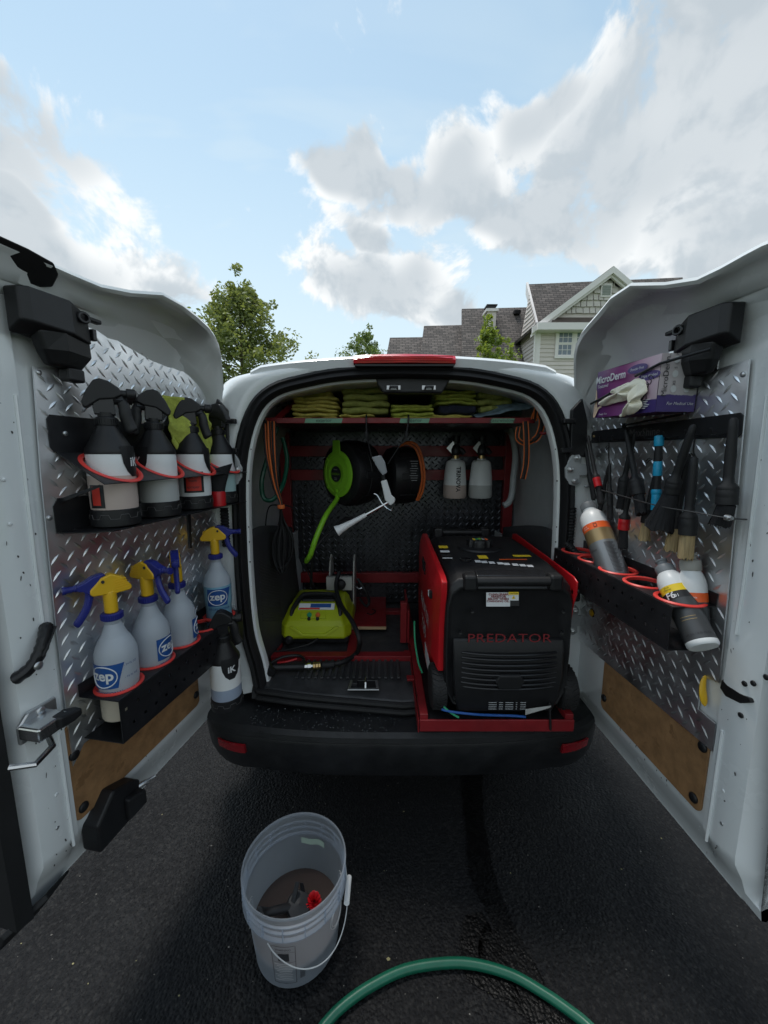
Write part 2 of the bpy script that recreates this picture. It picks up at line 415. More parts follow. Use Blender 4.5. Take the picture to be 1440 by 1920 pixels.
# spray bottles: milky polyethylene that lets some light through
m, t, p = special('bottle_clear'); p.inputs['Base Color'].default_value = (.76, .81, .87, 1); p.inputs['Roughness'].default_value = .3
tr = tn(t, 'ShaderNodeBsdfTransparent'); tr.inputs[0].default_value = (.9, .94, .98, 1)
tl = tn(t, 'ShaderNodeBsdfTranslucent'); tl.inputs[0].default_value = (.82, .86, .92, 1)
m1 = tn(t, 'ShaderNodeMixShader'); m1.inputs[0].default_value = .45; t.links.new(p.outputs[0], m1.inputs[1]); t.links.new(tl.outputs[0], m1.inputs[2])
m2 = tn(t, 'ShaderNodeMixShader'); m2.inputs[0].default_value = .10; t.links.new(m1.outputs[0], m2.inputs[1]); t.links.new(tr.outputs[0], m2.inputs[2])
t.links.new(m2.outputs[0], t.nodes['Material Output'].inputs[0])
# asphalt: fresh black sealcoat with coarse stone relief and worn, drier areas
def asphalt(name, wet):
    m, t, p = special(name)
    c = tn(t, 'ShaderNodeTexCoord'); v = c.outputs['Object']
    def nz(s, d=4, ro=.6):
        n = tn(t, 'ShaderNodeTexNoise'); t.links.new(v, n.inputs['Vector']); n.inputs['Scale'].default_value = s; n.inputs['Detail'].default_value = d; n.inputs['Roughness'].default_value = ro; return n.outputs['Fac']
    vo = tn(t, 'ShaderNodeTexVoronoi'); vo.feature = 'SMOOTH_F1'; t.links.new(v, vo.inputs['Vector']); vo.inputs['Scale'].default_value = 115; vo.inputs['Smoothness'].default_value = .4
    big = tmap(t, nz(1.1, 3), .38, .64)
    fine = nz(260, 3)
    k = .35 if wet else 1.0
    colr = tmix(t, big, tuple(x * k for x in (.0045, .0046, .0054)), tuple(x * k for x in (.0080, .0082, .0093)))
    colr = tmix(t, tmap(t, nz(60, 3), .42, .7), colr, tuple(x * k for x in (.0125, .0125, .0135)))
    colr = tmix(t, tmap(t, nz(23, 6, .7), .745, .775), colr, tuple(x * k for x in (.07, .066, .06)))
    vc = tn(t, 'ShaderNodeTexVoronoi'); t.links.new(v, vc.inputs['Vector']); vc.inputs['Scale'].default_value = 150
    sg_ = tn(t, 'ShaderNodeSeparateColor'); t.links.new(vc.outputs['Color'], sg_.inputs[0])
    colr = tmix(t, tmap(t, sg_.outputs[0], .80, .97, 0, .75, False), colr, tuple(x * k for x in (.022, .0217, .0215)))
    t.links.new(colr, p.inputs['Base Color']); p.inputs['Specular IOR Level'].default_value = .12 if not wet else .12
    rg = tmap(t, nz(2.0, 4), .35, .65, .50, .72) if not wet else tmap(t, nz(40, 4), .35, .65, .3, .5)
    t.links.new(rg, p.inputs['Roughness'])
    h = tmath(t, 'ADD', tmath(t, 'MULTIPLY', vo.outputs['Distance'], -1.0), tmath(t, 'MULTIPLY', fine, .35))
    h = tmath(t, 'ADD', h, tmath(t, 'MULTIPLY', nz(30, 3), .5))
    bn = tn(t, 'ShaderNodeBump'); bn.inputs['Strength'].default_value = .8 if not wet else .5; bn.inputs['Distance'].default_value = .006
    t.links.new(h, bn.inputs['Height']); t.links.new(bn.outputs[0], p.inputs['Normal'])
asphalt('asphalt', False); asphalt('asphalt_wet', True)
# grass ground, shingles, siding
mk('lawn', (.06, .10, .03), .9, var=.4, vscale=1.5)
m, t, p = special('roof_shingle')
c = tn(t, 'ShaderNodeTexCoord'); br = tn(t, 'ShaderNodeTexBrick'); t.links.new(c.outputs['UV'], br.inputs['Vector'])
br.inputs['Color1'].default_value = (.20, .172, .160, 1); br.inputs['Color2'].default_value = (.095, .084, .080, 1); br.inputs['Mortar'].default_value = (.035, .032, .032, 1)
br.inputs['Scale'].default_value = 1.0; br.inputs['Mortar Size'].default_value = .016; br.inputs['Brick Width'].default_value = .34; br.inputs['Row Height'].default_value = .15; br.inputs['Bias'].default_value = .1
t.links.new(br.outputs[0], p.inputs['Base Color']); p.inputs['Roughness'].default_value = .9
bn = tn(t, 'ShaderNodeBump'); bn.inputs['Strength'].default_value = .6; bn.inputs['Distance'].default_value = .03; t.links.new(br.outputs['Fac'], bn.inputs['Height']); bn.invert = True; t.links.new(bn.outputs[0], p.inputs['Normal'])
mk('siding', (.69, .625, .59), .7, var=.04, vscale=3)
mk('siding_shake', (.62, .58, .54), .75, var=.08, vscale=4)
mk('house_trim', (.84, .80, .79), .5)
mk('window_glass', (.22, .26, .32), .08)
mk('roof_metal', (.10, .075, .065), .5)
mk('bark', (.10, .075, .055), .9, var=.3, vscale=6, bump=.8, bscale=20)
def leafmat(name, a, b):
    m, t, p = special(name)
    oi = tn(t, 'ShaderNodeTexCoord'); n = tn(t, 'ShaderNodeTexNoise'); t.links.new(oi.outputs['Object'], n.inputs['Vector']); n.inputs['Scale'].default_value = 2.2; n.inputs['Detail'].default_value = 6
    t.links.new(tmix(t, tmap(t, n.outputs['Fac'], .35, .65), a, b), p.inputs['Base Color']); p.inputs['Roughness'].default_value = .55
    tl = tn(t, 'ShaderNodeBsdfTranslucent'); tl.inputs[0].default_value = (b[0] * 1.6, b[1] * 1.5, b[2], 1)
    mx = tn(t, 'ShaderNodeMixShader'); mx.inputs[0].default_value = .35; t.links.new(p.outputs[0], mx.inputs[1]); t.links.new(tl.outputs[0], mx.inputs[2]); t.links.new(mx.outputs[0], t.nodes['Material Output'].inputs[0])
leafmat('leaf_dark', (.09, .13, .036), (.20, .245, .08))
leafmat('leaf_mid', (.065, .115, .034), (.15, .215, .065))
leafmat('leaf_bright', (.13, .20, .03), (.24, .31, .06))

# ------------------------------------------------------------------ ground
b = B()
b.add([(-400, -300, 0), (400, -300, 0), (400, 900, 0), (-400, 900, 0)], [(0, 1, 2, 3)])
o = b.build('ground', 'lawn', None, 0); tag(o, 'grassy ground reaching out to the horizon', None, kind='structure')
b = B()
b.add([(-6, -7, .005), (6, -7, .005), (6, 10.5, .005), (-6, 10.5, .005)], [(0, 1, 2, 3)])
driveway = b.build('driveway', 'asphalt', None, 0); tag(driveway, 'black sealed asphalt driveway under the van', None, kind='structure')
ZG = .005
def splash(name, outline, label, seed):
    rnd = random.Random(seed); P = [at_z(x, y, ZG + .002) for x, y in outline]; P = spline(P, 10, True)
    c = sum(P, Vector()) / len(P); out = []
    for i, q in enumerate(P):
        out.append(q + Vector((rnd.uniform(-1, 1), rnd.uniform(-1, 1), 0)) * .004)
    bb = B(); bb.add(out, [tuple(range(len(out)))]); o = bb.build(name, 'asphalt_wet', None, 0); o.location.z = ZG + .003
    return tag(o, label, None, kind='stuff')
splash('wet_streak', [(868, 1440), (902, 1440), (905, 1520), (918, 1600), (930, 1650), (953, 1710), (976, 1760), (1002, 1805), (1020, 1842), (1010, 1858), (975, 1842), (946, 1800), (932, 1760), (918, 1715), (898, 1680), (882, 1640), (874, 1560)], 'dark wet streak of water running from under the van', 3)
splash('wet_patch', [(872, 1722), (880, 1715), (905, 1714), (914, 1730), (903, 1750), (898, 1778), (905, 1800), (935, 1830), (985, 1852), (1010, 1862), (1030, 1885), (1070, 1925), (1010, 1925), (980, 1905), (930, 1870), (880, 1838), (866, 1800), (864, 1760)], 'dark wet puddle on asphalt crossed by the green hose', 5)

# loose grit and scraps of leaf on the driveway
mk('grit', (.16, .15, .135), .8, var=.4, vscale=200); mk('leaf_scrap', (.22, .20, .10), .8)
def scatter(name, label, n, mat, seed, smin, smax, flat):
    rnd = random.Random(seed); b = B()
    for k in range(n):
        x, y = rnd.uniform(-1.6, 1.8), rnd.uniform(.55, 2.2); s_ = rnd.uniform(smin, smax) * (1 if rnd.random() < .85 else 1.7); a0 = rnd.uniform(0, 6)
        top = (x + rnd.uniform(-.3, .3) * s_, y, ZG + s_ * flat); ring = [(x + s_ * rnd.uniform(.6, 1) * math.cos(a0 + j * 1.257), y + s_ * rnd.uniform(.5, .9) * math.sin(a0 + j * 1.257), ZG + .0006) for j in range(5)]
        b.add(ring + [top], [(j, (j + 1) % 5, 5) for j in range(5)])
    return tag(b.build(name, mat, None, 0), label, None, kind='stuff')
scatter('loose_grit', 'pale loose grit scattered over the black asphalt', 420, 'grit', 12, .0010, .0026, .9)
scatter('leaf_litter', 'tiny dry leaf scraps scattered over the asphalt', 60, 'leaf_scrap', 14, .002, .0042, .25)

# ------------------------------------------------------------------ house beyond the driveway
def uvquad(b, P, su=1.0): pass
def roof_plane(name, P, parent, mat='roof_shingle', th=.12):
    """quad roof slope with thickness; uv in metres along eave / slope"""
    P = [Vector(q) for q in P]; n = (P[1] - P[0]).cross(P[3] - P[0]).normalized()
    me = bpy.data.meshes.new(name); Mi = wm(parent).inverted()
    vs = [Mi @ q for q in P] + [Mi @ (q - n * th) for q in P]
    fs = [(0, 1, 2, 3), (7, 6, 5, 4), (0, 4, 5, 1), (1, 5, 6, 2), (2, 6, 7, 3), (3, 7, 4, 0)]
    me.from_pydata([tuple(q) for q in vs], [], fs); me.materials.append(MAT[mat])
    uv = me.uv_layers.new(name='UVMap'); e = (P[1] - P[0]).normalized(); s = n.cross(e)
    W = wm(parent)
    for lp in me.loops:
        q = W @ me.vertices[lp.vertex_index].co - P[0]; uv.data[lp.index].uv = (q.dot(e), q.dot(s))
    o = bpy.data.objects.new(name, me); COL.objects.link(o); o.parent = parent; WM[o.name] = wm(parent); return o
HY = 20.0
pk = at_y(1142, 507, HY); el = at_y(1003, 611, HY); er_x = 2 * pk.x - el.x; ez = el.z
house = thing('house', 'pale clapboard house with steep brown shingled roofs and white gable trim behind the van', 'house', (pk.x, HY, 0))
wl = at_y(1008, 640, HY).x; wr = 2 * pk.x - wl
b = B(); b.prism([(wl, 0), (wr, 0), (wr, ez), (pk.x, pk.z - .45), (wl, ez)], HY, HY + 6, 'y'); b.build('wall', 'siding', house, 0)
# each lap board of the front and of the return wall
z = 0.3; k = 0
lap = B()
while z < ez - .35:
    lap.add([(wl + .10, HY - .045, z), (wr - .10, HY - .045, z), (wr - .10, HY - .008, z + .2), (wl + .10, HY - .008, z + .2), (wl + .10, HY - .005, z), (wr - .10, HY - .005, z)], [(0, 1, 2, 3), (0, 4, 5, 1)])
    z += .2
tag(lap.build('clapboard', 'siding', house, 0), kind='stuff')
lap = B(); z = .3
while z < ez + 2.0:
    y1 = HY + 2.4 - .5 * max(0, z - ez)
    y0 = HY + .1 + .62 * max(0, z + .3 - ez)
    lap.add([(wl - .045, y0, z), (wl - .045, y1, z), (wl - .008, y1, z + .2), (wl - .008, y0, z + .2), (wl, y0, z), (wl, y1, z)], [(0, 1, 2, 3), (0, 4, 5, 1)]); z += .2
tag(lap.build('clapboard', 'siding', house, 0), kind='stuff')
# shake courses in the gable: separate rows of shingles with gaps
shk = B(); z = at_y(1142, 588, HY).z; row = 0; rr = random.Random(4)
while z < pk.z - .7:
    half = (pk.z - .55 - z) / (pk.z - .45 - ez) * (pk.x - wl); x = pk.x - half + (row % 2) * .1
    while x < pk.x + half - .05:
        wd = rr.uniform(.2, .36); x2 = min(x + wd, pk.x + half)
        shk.add([(x + .022, HY - .09, z + rr.uniform(-.03, .02)), (x2 - .022, HY - .09, z), (x2 - .022, HY - .02, z + .30), (x + .022, HY - .02, z + .30), (x + .022, HY, z), (x2 - .022, HY, z)], [(0, 1, 2, 3), (0, 4, 5, 1)]); x = x2
    z += .30; row += 1
tag(shk.build('gable_shake', 'siding_shake', house, 0), kind='stuff')
sl = (pk.z - ez) / (pk.x - el.x)
for sgn in (-1, 1):
    x0 = pk.x + sgn * (pk.x - el.x + .25); z0 = ez - .25 * sl
    roof_plane('roof', [(x0, HY - .35, z0 + .04), (x0, HY + 7, z0 + .04), (pk.x, HY + 7, pk.z + .04), (pk.x, HY - .35, pk.z + .04)] if sgn > 0 else [(pk.x, HY - .35, pk.z + .04), (pk.x, HY + 7, pk.z + .04), (x0, HY + 7, z0 + .04), (x0, HY - .35, z0 + .04)], house)
    d = Vector((pk.x - x0, 0, pk.z - z0)); nn = Vector((-d.z, 0, d.x)).normalized() * (-.36 if d.x > 0 else .36)
    bb = B(); a = Vector((x0, HY - .40, z0 + .02)); c2 = Vector((pk.x, HY - .40, pk.z + .02)); q = Vector((0, .12, 0))
    dn = Vector((0, 0, -.30))
    bb.loft([[a, a + q, a + q + dn, a + dn], [c2, c2 + q, c2 + q + dn, c2 + dn]]); bb.build('rake_board', 'house_trim', house, 0)
    bb = B(); a2 = a + Vector((0, .13, -.30)); c3 = c2 + Vector((0, .13, -.30)); dn2 = Vector((0, 0, -.13)); q2 = Vector((0, .12, 0))
    bb.loft([[a2, a2 + q2, a2 + q2 + dn2, a2 + dn2], [c3, c3 + q2, c3 + q2 + dn2, c3 + dn2]]); bb.build('rake_board', 'house_trim', house, 0)
# pent roof strip and frieze under the gable
zs = at_y(1142, 600, HY).z
b = B(); b.prism([(HY - .55, zs - .28), (HY, zs + .12), (HY, zs - .28)], wl + .55, wr - .55, 'x'); b.build('pent_roof', 'roof_metal', house, 0)
b = B(); b.box2((wl - .25, HY - .60, zs - .62), (wr + .25, HY - .02, zs - .30)); b.build('frieze_board', 'house_trim', house, 0)
for x in (wl, wr): b = B(); b.box2((x - .12, HY - .07, 0), (x + .12, HY + .14, zs - .63)); b.build('corner_board', 'house_trim', house, 0)
b = B(); b.tube([(wl - .17, HY - .1, zs - .6), (wl - .17, HY - .1, 0)], .05, 8); b.build('downspout', 'house_trim', house)
# gable vent with slats
va, vb = at_y(1127, 533, HY), at_y(1142, 558, HY); vc = at_y(1135, 545, HY)
vent = B(); vent.box2((vc.x - .26, HY - .10, vb.z), (vc.x + .26, HY - .02, va.z)); vent = vent.build('gable_vent', 'house_trim', house, 0)
for k in range(6):
    zz = vb.z + .1 + k * (va.z - vb.z - .15) / 6; b = B(); b.box((vc.x, HY - .115, zz), (.4, .03, .055), Matrix.Rotation(R(35), 3, 'X')); b.build('slat', 'painted_grey', vent, 0)
# double window
def house_window(x0, x1, z0, z1):
    fr = B(); y = HY
    for (a, c) in (((x0 - .12, z0 - .12), (x1 + .12, z0)), ((x0 - .12, z1), (x1 + .12, z1 + .14)), ((x0 - .12, z0), (x0, z1)), ((x1, z0), (x1 + .12, z1))):
        fr.box2((a[0], y - .11, a[1]), (c[0], y - .03, c[1]))
    xm = (x0 + x1) / 2; fr.box2((xm - .07, y - .10, z0), (xm + .07, y - .03, z1))
    win = fr.build('window', 'house_trim', house, 0)
    for (a, c) in ((x0, xm - .07), (xm + .07, x1)):
        for h0, h1, yy in ((z0, (z0 + z1) / 2, -.055), ((z0 + z1) / 2, z1, -.07)):
            pb = B(); pb.box2((a + .05, y + yy, h0 + .05), (c - .05, y + yy + .01, h1 - .05)); pb.build('pane', 'window_glass', win, 0)
            s = B()
            for (p0, p1) in (((a, h0), (c, h0 + .055)), ((a, h1 - .055), (c, h1)), ((a, h0 + .055), (a + .055, h1 - .055)), ((c - .055, h0 + .055), (c, h1 - .055))): s.box2((p0[0], y + yy - .02, p0[1]), (p1[0], y + yy + .015, p1[1]))
            for k in (1, 2): xx = a + (c - a) * k / 3; s.box2((xx - .012, y + yy - .012, h0 + .055), (xx + .012, y + yy - .002, h1 - .055))
            zz = (h0 + h1) / 2; s.box2((a + .055, y + yy - .011, zz - .012), (c - .055, y + yy - .003, zz + .012)); s.build('sash', 'house_trim', win, 0)
            bl = B()
            for k in range(9): bl.box((((a + c) / 2), y + yy + .035, h0 + .08 + k * (h1 - h0 - .1) / 9), (c - a - .12, .012, .05))
            bl.build('blind', 'label_white', win, 0)
wa, wb = at_y(1046, 622, HY), at_y(1098, 668, HY); house_window(wa.x, wa.x + 1.62, wb.z, wa.z)
# main roof behind the gable, and the stepped lower roofs to its left
def slope(p_top_l, p_top_r, p_bot_l, p_bot_r, yt, yb):
    return [at_y(*p_bot_l, yb), at_y(*p_bot_r, yb), at_y(*p_top_r, yt), at_y(*p_top_l, yt)]
roof_plane('roof', slope((989, 533), (1280, 520), (1003, 612), (1290, 612), 22.6, 20.9), house)
roof_plane('roof', slope((866, 579), (990, 576), (866, 720), (1016, 720), 24.0, 20.8), house)
roof_plane('roof', slope((795, 611), (880, 609), (780, 720), (880, 720), 24.0, 21.0), house)
roof_plane('roof', slope((731, 633), (860, 631), (715, 720), (860, 720), 23.6, 21.2), house)
a, c2 = at_y(989, 533, 22.6), at_y(1003, 612, 20.9)
b = B(); b.add([a + Vector((-.02, 0, .1)), c2 + Vector((-.02, -.3, .1)), c2 + Vector((-.02, -.3, -.4)), a + Vector((-.02, 0, -.5))], [(0, 1, 2, 3)]); b.build('rake_board', 'house_trim', house, 0, thick=.12)
b = B(); x0, x1 = at_y(731, 633, 23.6).x, at_y(990, 576, 24).x
b.box2((x0 + .6, 22.0, 0), (x1, 26, at_y(731, 700, 22.0).z)); b.build('wall', 'siding', house, 0)
b = B(); x0 = at_y(800, 611, 24).x; b.box2((x0, 23.4, 0), (x1 + .2, 27, at_y(800, 660, 23.4).z)); b.build('wall', 'siding', house, 0)
cp = at_y(920, 580, 23.2)
b = B(); b.box2((cp.x - .24, 22.9, cp.z - 2.5), (cp.x + .24, 23.6, cp.z - .22)); ch = b.build('chimney', 'siding', house, 0)
b = B(); b.box2((cp.x - .34, 22.8, cp.z - .22), (cp.x + .34, 23.7, cp.z - .08)); b.build('chimney_cap', 'house_trim', ch, 0)
b = B(); b.box2((cp.x - .22, 22.95, cp.z - .08), (cp.x + .22, 23.55, cp.z + .10)); b.box2((cp.x - .30, 22.9, cp.z + .105), (cp.x + .30, 23.6, cp.z + .17)); b.build('flue', 'black_metal', ch, 0)
vp = at_y(969, 586, 23.6); b = B(); b.box((vp.x, 23.6, vp.z), (.35, .3, .2)); b.build('roof_vent', 'black_metal', house, 0)

# ------------------------------------------------------------------ trees
def tree(name, label, base, height, crown0, prof, nleaf, leaf, mat, seed, trunk_r=.16, group=None, limbs=46):
    """prof: radius at fraction of crown height"""
    rnd = random.Random(seed); root = thing(name, label, 'tree', base, group); x, y, z = base
    bt = B()
    zs = [0, .25, .5, .75, .95]; bt.tube([(x + math.sin(k * 2.1 + seed) * .06 * height * .1 * k, y, z + height * k) for k in zs], [trunk_r * (1 - k * .93) for k in zs], 8)
    tips = []
    ch = height - crown0
    nl = limbs
    for i in range(nl):
        f = (i + .5) / nl; h0 = crown0 + ch * f * .9; an = i * 2.399 + rnd.uniform(-.3, .3)
        rr_ = prof(f) * rnd.uniform(.72, 1.02); p0 = Vector((x, y, z + h0 - .12 * ch * (1 - f))); d = Vector((math.cos(an), math.sin(an), 0))
        p1 = Vector((x, y, z + h0)) + d * rr_ + Vector((0, 0, rr_ * rnd.uniform(.15, .55)))
        mid = (p0 + p1) / 2 + Vector((0, 0, -.05 * rr_)); bt.tube([p0, mid, p1], [trunk_r * .28 * (1 - f * .7), trunk_r * .17 * (1 - f * .7), .008], 5)
        tips.append((p0, mid, p1, rr_))
    tips.append((Vector((x, y, z + height * .8)), Vector((x, y, z + height * .9)), Vector((x, y, z + height)), prof(.97)))
    bt.build('trunk', 'bark', root)
    clumps = []
    for (p0, mid, p1, rr_) in tips:
        for k in range(5):
            tt = rnd.uniform(.35, 1.05); c = p0.lerp(p1, tt) + Vector((rnd.gauss(0, 1), rnd.gauss(0, 1), rnd.gauss(0, .8))) * min(.045 * ch, .05 * ch * .3 + .12 * rr_)
            clumps.append((c, rnd.uniform(.05, .10) * ch ** .8 * .8 * min(1.0, .45 + .22 * rr_)))
    bl = B(); vs = []; fs = []
    for i in range(nleaf):
        c, r_ = clumps[rnd.randrange(len(clumps))]
        while True:
            q = Vector((rnd.uniform(-1, 1), rnd.uniform(-1, 1), rnd.uniform(-1, 1)))
            if q.length < 1: break
        c = c + q * r_ * 1.3; s = leaf * rnd.uniform(.6, 1.25)
        a = Vector((rnd.uniform(-1, 1), rnd.uniform(-1, 1), rnd.uniform(-.7, .7))).normalized(); n_ = a.cross(Vector((rnd.uniform(-1, 1), rnd.uniform(-1, 1), rnd.uniform(-1, 1)))).normalized()
        k = len(vs); vs += [c - a * s, c + n_ * s * .5, c + a * s, c - n_ * s * .5]; fs.append((k, k + 1, k + 2, k + 3))
    bl.add(vs, fs); bl.build('crown', mat, root, 0, recalc=False)
    return root
def cone_prof(r, p=.8): return lambda f: r * (max(0, 1 - f) ** p) * (.55 + .45 * min(1, f * 5)) + .12
tp = at_y(436, 512, 22); tree('shade_tree', 'tall dark green pyramidal tree left of the van roof', (at_y(455, 700, 22).x, 22, 0), tp.z, 1.8, cone_prof(5.2, .72), 21000, .115, 'leaf_dark', 11, .2, limbs=110)
tp = at_y(690, 616, 36); tree('shade_tree', 'small rounded green tree far behind the van left of the brake light', (at_y(684, 650, 36).x, 36, 0), tp.z, 3.0, lambda f: 3.6 * math.sin(math.pi * min(1, .18 + .80 * f)) ** .6, 9000, .13, 'leaf_mid', 23, .15)
tp = at_y(913, 590, 13.5); tree('young_tree', 'young bright yellow-green tree in front of the house roof', (at_y(915, 660, 13.5).x, 13.5, 0), tp.z, 1.6, lambda f: 1.25 * max(0, 1 - f) ** .8 + .10, 4200, .075, 'leaf_bright', 31, .06)
tp = at_y(948, 637, 14.5); tree('young_tree', 'lower bright green tree right of the young tree beside the house', (at_y(955, 668, 14.5).x, 14.5, 0), tp.z, 1.6, lambda f: .5 * math.sin(math.pi * min(1, .2 + .75 * f)) + .05, 1500, .075, 'leaf_bright', 37, .05)
tp = at_y(1092, 690, 16); tree('garden_shrub', 'dark green shrub at the foot of the house beside the right rear door', (at_y(1092, 690, 16).x, 16, 0), tp.z, .5, lambda f: .75 * math.sin(math.pi * min(1, .2 + .75 * f)), 2600, .07, 'leaf_mid', 41, .06)
# ------------------------------------------------------------------ the van
VX, VY = .073, 1.45
van = thing('cargo_van', 'white cargo van seen from behind with both rear doors swung open', 'van', (VX, VY, 0))
HALF_O = [(.585, .56), (.60, .66), (.632, .80), (.645, 1.0), (.647, 1.2), (.632, 1.465), (.578, 1.655), (.49, 1.748), (.345, 1.79), (.20, 1.811), (0, 1.818)]
HALF_B = [(.80, .50), (.84, .62), (.87, .80), (.885, 1.0), (.875, 1.2), (.80, 1.465), (.745, 1.66), (.705, 1.775), (.60, 1.812), (.40, 1.835), (0, 1.848)]
def contour(half, y):
    Lh = spline([(VX - a, y, z) for a, z in half], 4); Rh = spline([(VX + a, y, z) for a, z in reversed(half)], 4); return Lh + Rh[1:]
OP = contour(HALF_O, VY); OUT = contour(HALF_B, VY)
NRM = []
for i, p in enumerate(OP):
    a, c = OP[max(0, i - 1)], OP[min(len(OP) - 1, i + 1)]; t_ = (c - a).normalized(); NRM.append(Vector((t_.z, 0, -t_.x)))   # points to the inside
def lean(z): return -.06 * max(0, (1.15 - z)) * .9 + .05 * max(0, z - 1.5)
def inset(d, y): return [p + n_ * d + Vector((0, y - VY + lean(p.z), 0)) for p, n_ in zip(OP, NRM)]
def blend(f, y, src=None): return [p.lerp(q, f) + Vector((0, y - VY + lean(p.z) * (1 - f), 0)) for p, q in zip(OP, OUT)]
b = B()
b.loft([inset(.036, 1.50), inset(.02, 1.465), inset(0, 1.452), blend(.25, 1.447), blend(.5, 1.452), blend(.72, 1.475), blend(.9, 1.53), blend(1.0, 1.62), [Vector((q.x, 2.6, q.z)) for q in OUT],
        [Vector((q.x, 4.1, q.z)) for q in OUT], [Vector((VX + (q.x - VX) * .97, 4.75, min(q.z, 1.32 - .1 * abs(q.x - VX)))) for q in OUT], [Vector((VX + (q.x - VX) * .92, 5.75, min(q.z, 1.02 - .12 * abs(q.x - VX)))) for q in OUT],
        [Vector((VX + (q.x - VX) * .80, 5.95, min(q.z, .75))) for q in OUT]], cap=False, close=False)
b.build('body_shell', 'van_white', van, 50)
# step in the rear face (folded seams) and roof lip
b = B(); n = 28; rings = []
for i in range(n + 1):
    f = i / n; x = -.492 + f * 1.125; s = abs(f - .5) * 2; zt = 1.853 - .033 * s ** 2.2; drop = .03 if s < .93 else .03 * (1 - (s - .93) / .07 * .6)
    zt -= .0 if s < .94 else (s - .94) / .06 * .012
    zb = zt - drop - .012
    rings.append([Vector((x, 1.50 + .06 * s * s, zt + .004)), Vector((x, 1.445 + .035 * s * s, zt)), Vector((x, 1.436 + .035 * s * s, zt - .010)), Vector((x, 1.450 + .03 * s * s, zb)), Vector((x, 1.52 + .06 * s * s, zb - .004))])
b.loft(rings); b.build('roof_lip', 'van_white', van, 50)
b = B()
b.loft([[Vector((VX - .182 + .364 * f + (.0), y, z)) for (y, z) in ((1.428 + .012 * abs(f - .5) * 2, 1.853 - .004 * (abs(f - .5) * 2) ** 3), (1.415 + .012 * abs(f - .5) * 2, 1.842 - .01 * (abs(f - .5) * 2) ** 6), (1.418 + .012 * abs(f - .5) * 2, 1.822), (1.446, 1.818), (1.48, 1.85))] for f in [k / 20 for k in range(21)]])
bl = b.build('brake_light', 'red_lens', van, 40)
b = B(); b.box2((VX - .176, 1.424, 1.811), (VX + .176, 1.45, 1.8175)); b.build('brake_light_base', 'black_plastic', bl, 0)
for k in range(3): b = B(); b.tube([(VX - .17 + .0, 1.4175, 1.829 + k * .0065), (VX + .17, 1.4175, 1.829 + k * .0065)], .0014, 6); b.build('lens_rib', 'red_plastic', bl)
# rubber seal round the opening
b = B(); b.loft([inset(-.006, 1.453), inset(-.004, 1.438), inset(.006, 1.430), inset(.014, 1.437), inset(.018, 1.434), inset(.028, 1.428), inset(.036, 1.438), inset(.038, 1.47)], cap=False, close=False); b.build('door_seal', 'black_rubber', van, 60)
# inner flange and lining
b = B(); b.loft([inset(.037, 1.475), inset(.0455, 1.478), inset(.048, 1.488), inset(.048, 1.505)], cap=False, close=False); fl = b.build('pinch_flange', 'van_white', van, 50)
for s_ in (-1, 1):
    for k, zz in enumerate((.78, .88, .98, 1.08, 1.16, 1.22, 1.40, 1.52)):
        xx = VX + s_ * (.645 - .0415 - (.0 if zz < 1.3 else (zz - 1.3) * .11)); b = B(Matrix.Translation((xx, 1.4785 + lean(zz), zz)) @ Matrix.Rotation(R(90), 4, 'X')); b.lathe([(.0030, -.001), (.0030, .0016)], 10); b.build('flange_hole', 'black_plastic', fl)
def wide(d, y, k): return [Vector((VX + (p.x - VX) * k, y, p.z)) for p in inset(d, 1.45)]
b = B(); b.loft([inset(.048, 1.506), wide(.046, 1.53, 1.05), wide(.04, 1.75, 1.12), wide(.04, 2.3, 1.14), wide(.04, 3.1, 1.12)], cap=False, close=False); b.build('interior_lining', 'van_inside', van, 50)
b = B(); b.box2((VX - .75, 3.08, .5), (VX + .75, 3.12, 1.82)); b.build('bulkhead', 'black_plastic', van, 0)
# cargo floor with moulded front edge
def sill(x): s = (x - VX) / .60; return 1.372 - .035 * max(0, 1 - abs(s) * 1.25) + .10 * max(0, abs(s) - .75) * 1.2
def sill_z(x): s = (x - VX) / .60; return .585 - .022 * max(0, 1 - abs(s) * 1.35) ** .8
b = B()
def floor_pt(i, j):
    x = VX - .60 + 1.20 * i; y0 = sill(x); ys = [(0, -.045), (.006, -.02), (.02, -.004), (.05, 0), (.12, .004), (.3, .006), (1.7, .006)]
    k = j * (len(ys) - 1); a = int(min(k, len(ys) - 2)); f = k - a; dy = ys[a][0] * (1 - f) + ys[a + 1][0] * f; dz = ys[a][1] * (1 - f) + ys[a + 1][1] * f
    return (x, y0 + dy, sill_z(x) * (1 - min(1, dy / .3)) + .585 * min(1, dy / .3) + dz)
b.grid(floor_pt, 60, 24); fm = b.build('cargo_floor_mat', 'mat_rubber', van, 50)
for k in range(17):
    x = -.36 + k * .0262; b = B(); b.box((x, 1.535, .5945), (.013, .16, .006)); b.build('mat_rib', 'mat_rubber', fm, 0, bevel=.0025)
for dz, dy, r_ in ((-.012, .006, .012), (-.034, -.004, .011)):
    b = B(); b.tube([(VX - .575 + 1.15 * k / 50, sill(VX - .575 + 1.15 * k / 50) - .002 + dy, sill_z(VX - .575 + 1.15 * k / 50) + dz) for k in range(51)], r_, 8); b.build('sill_seal', 'black_rubber', van)
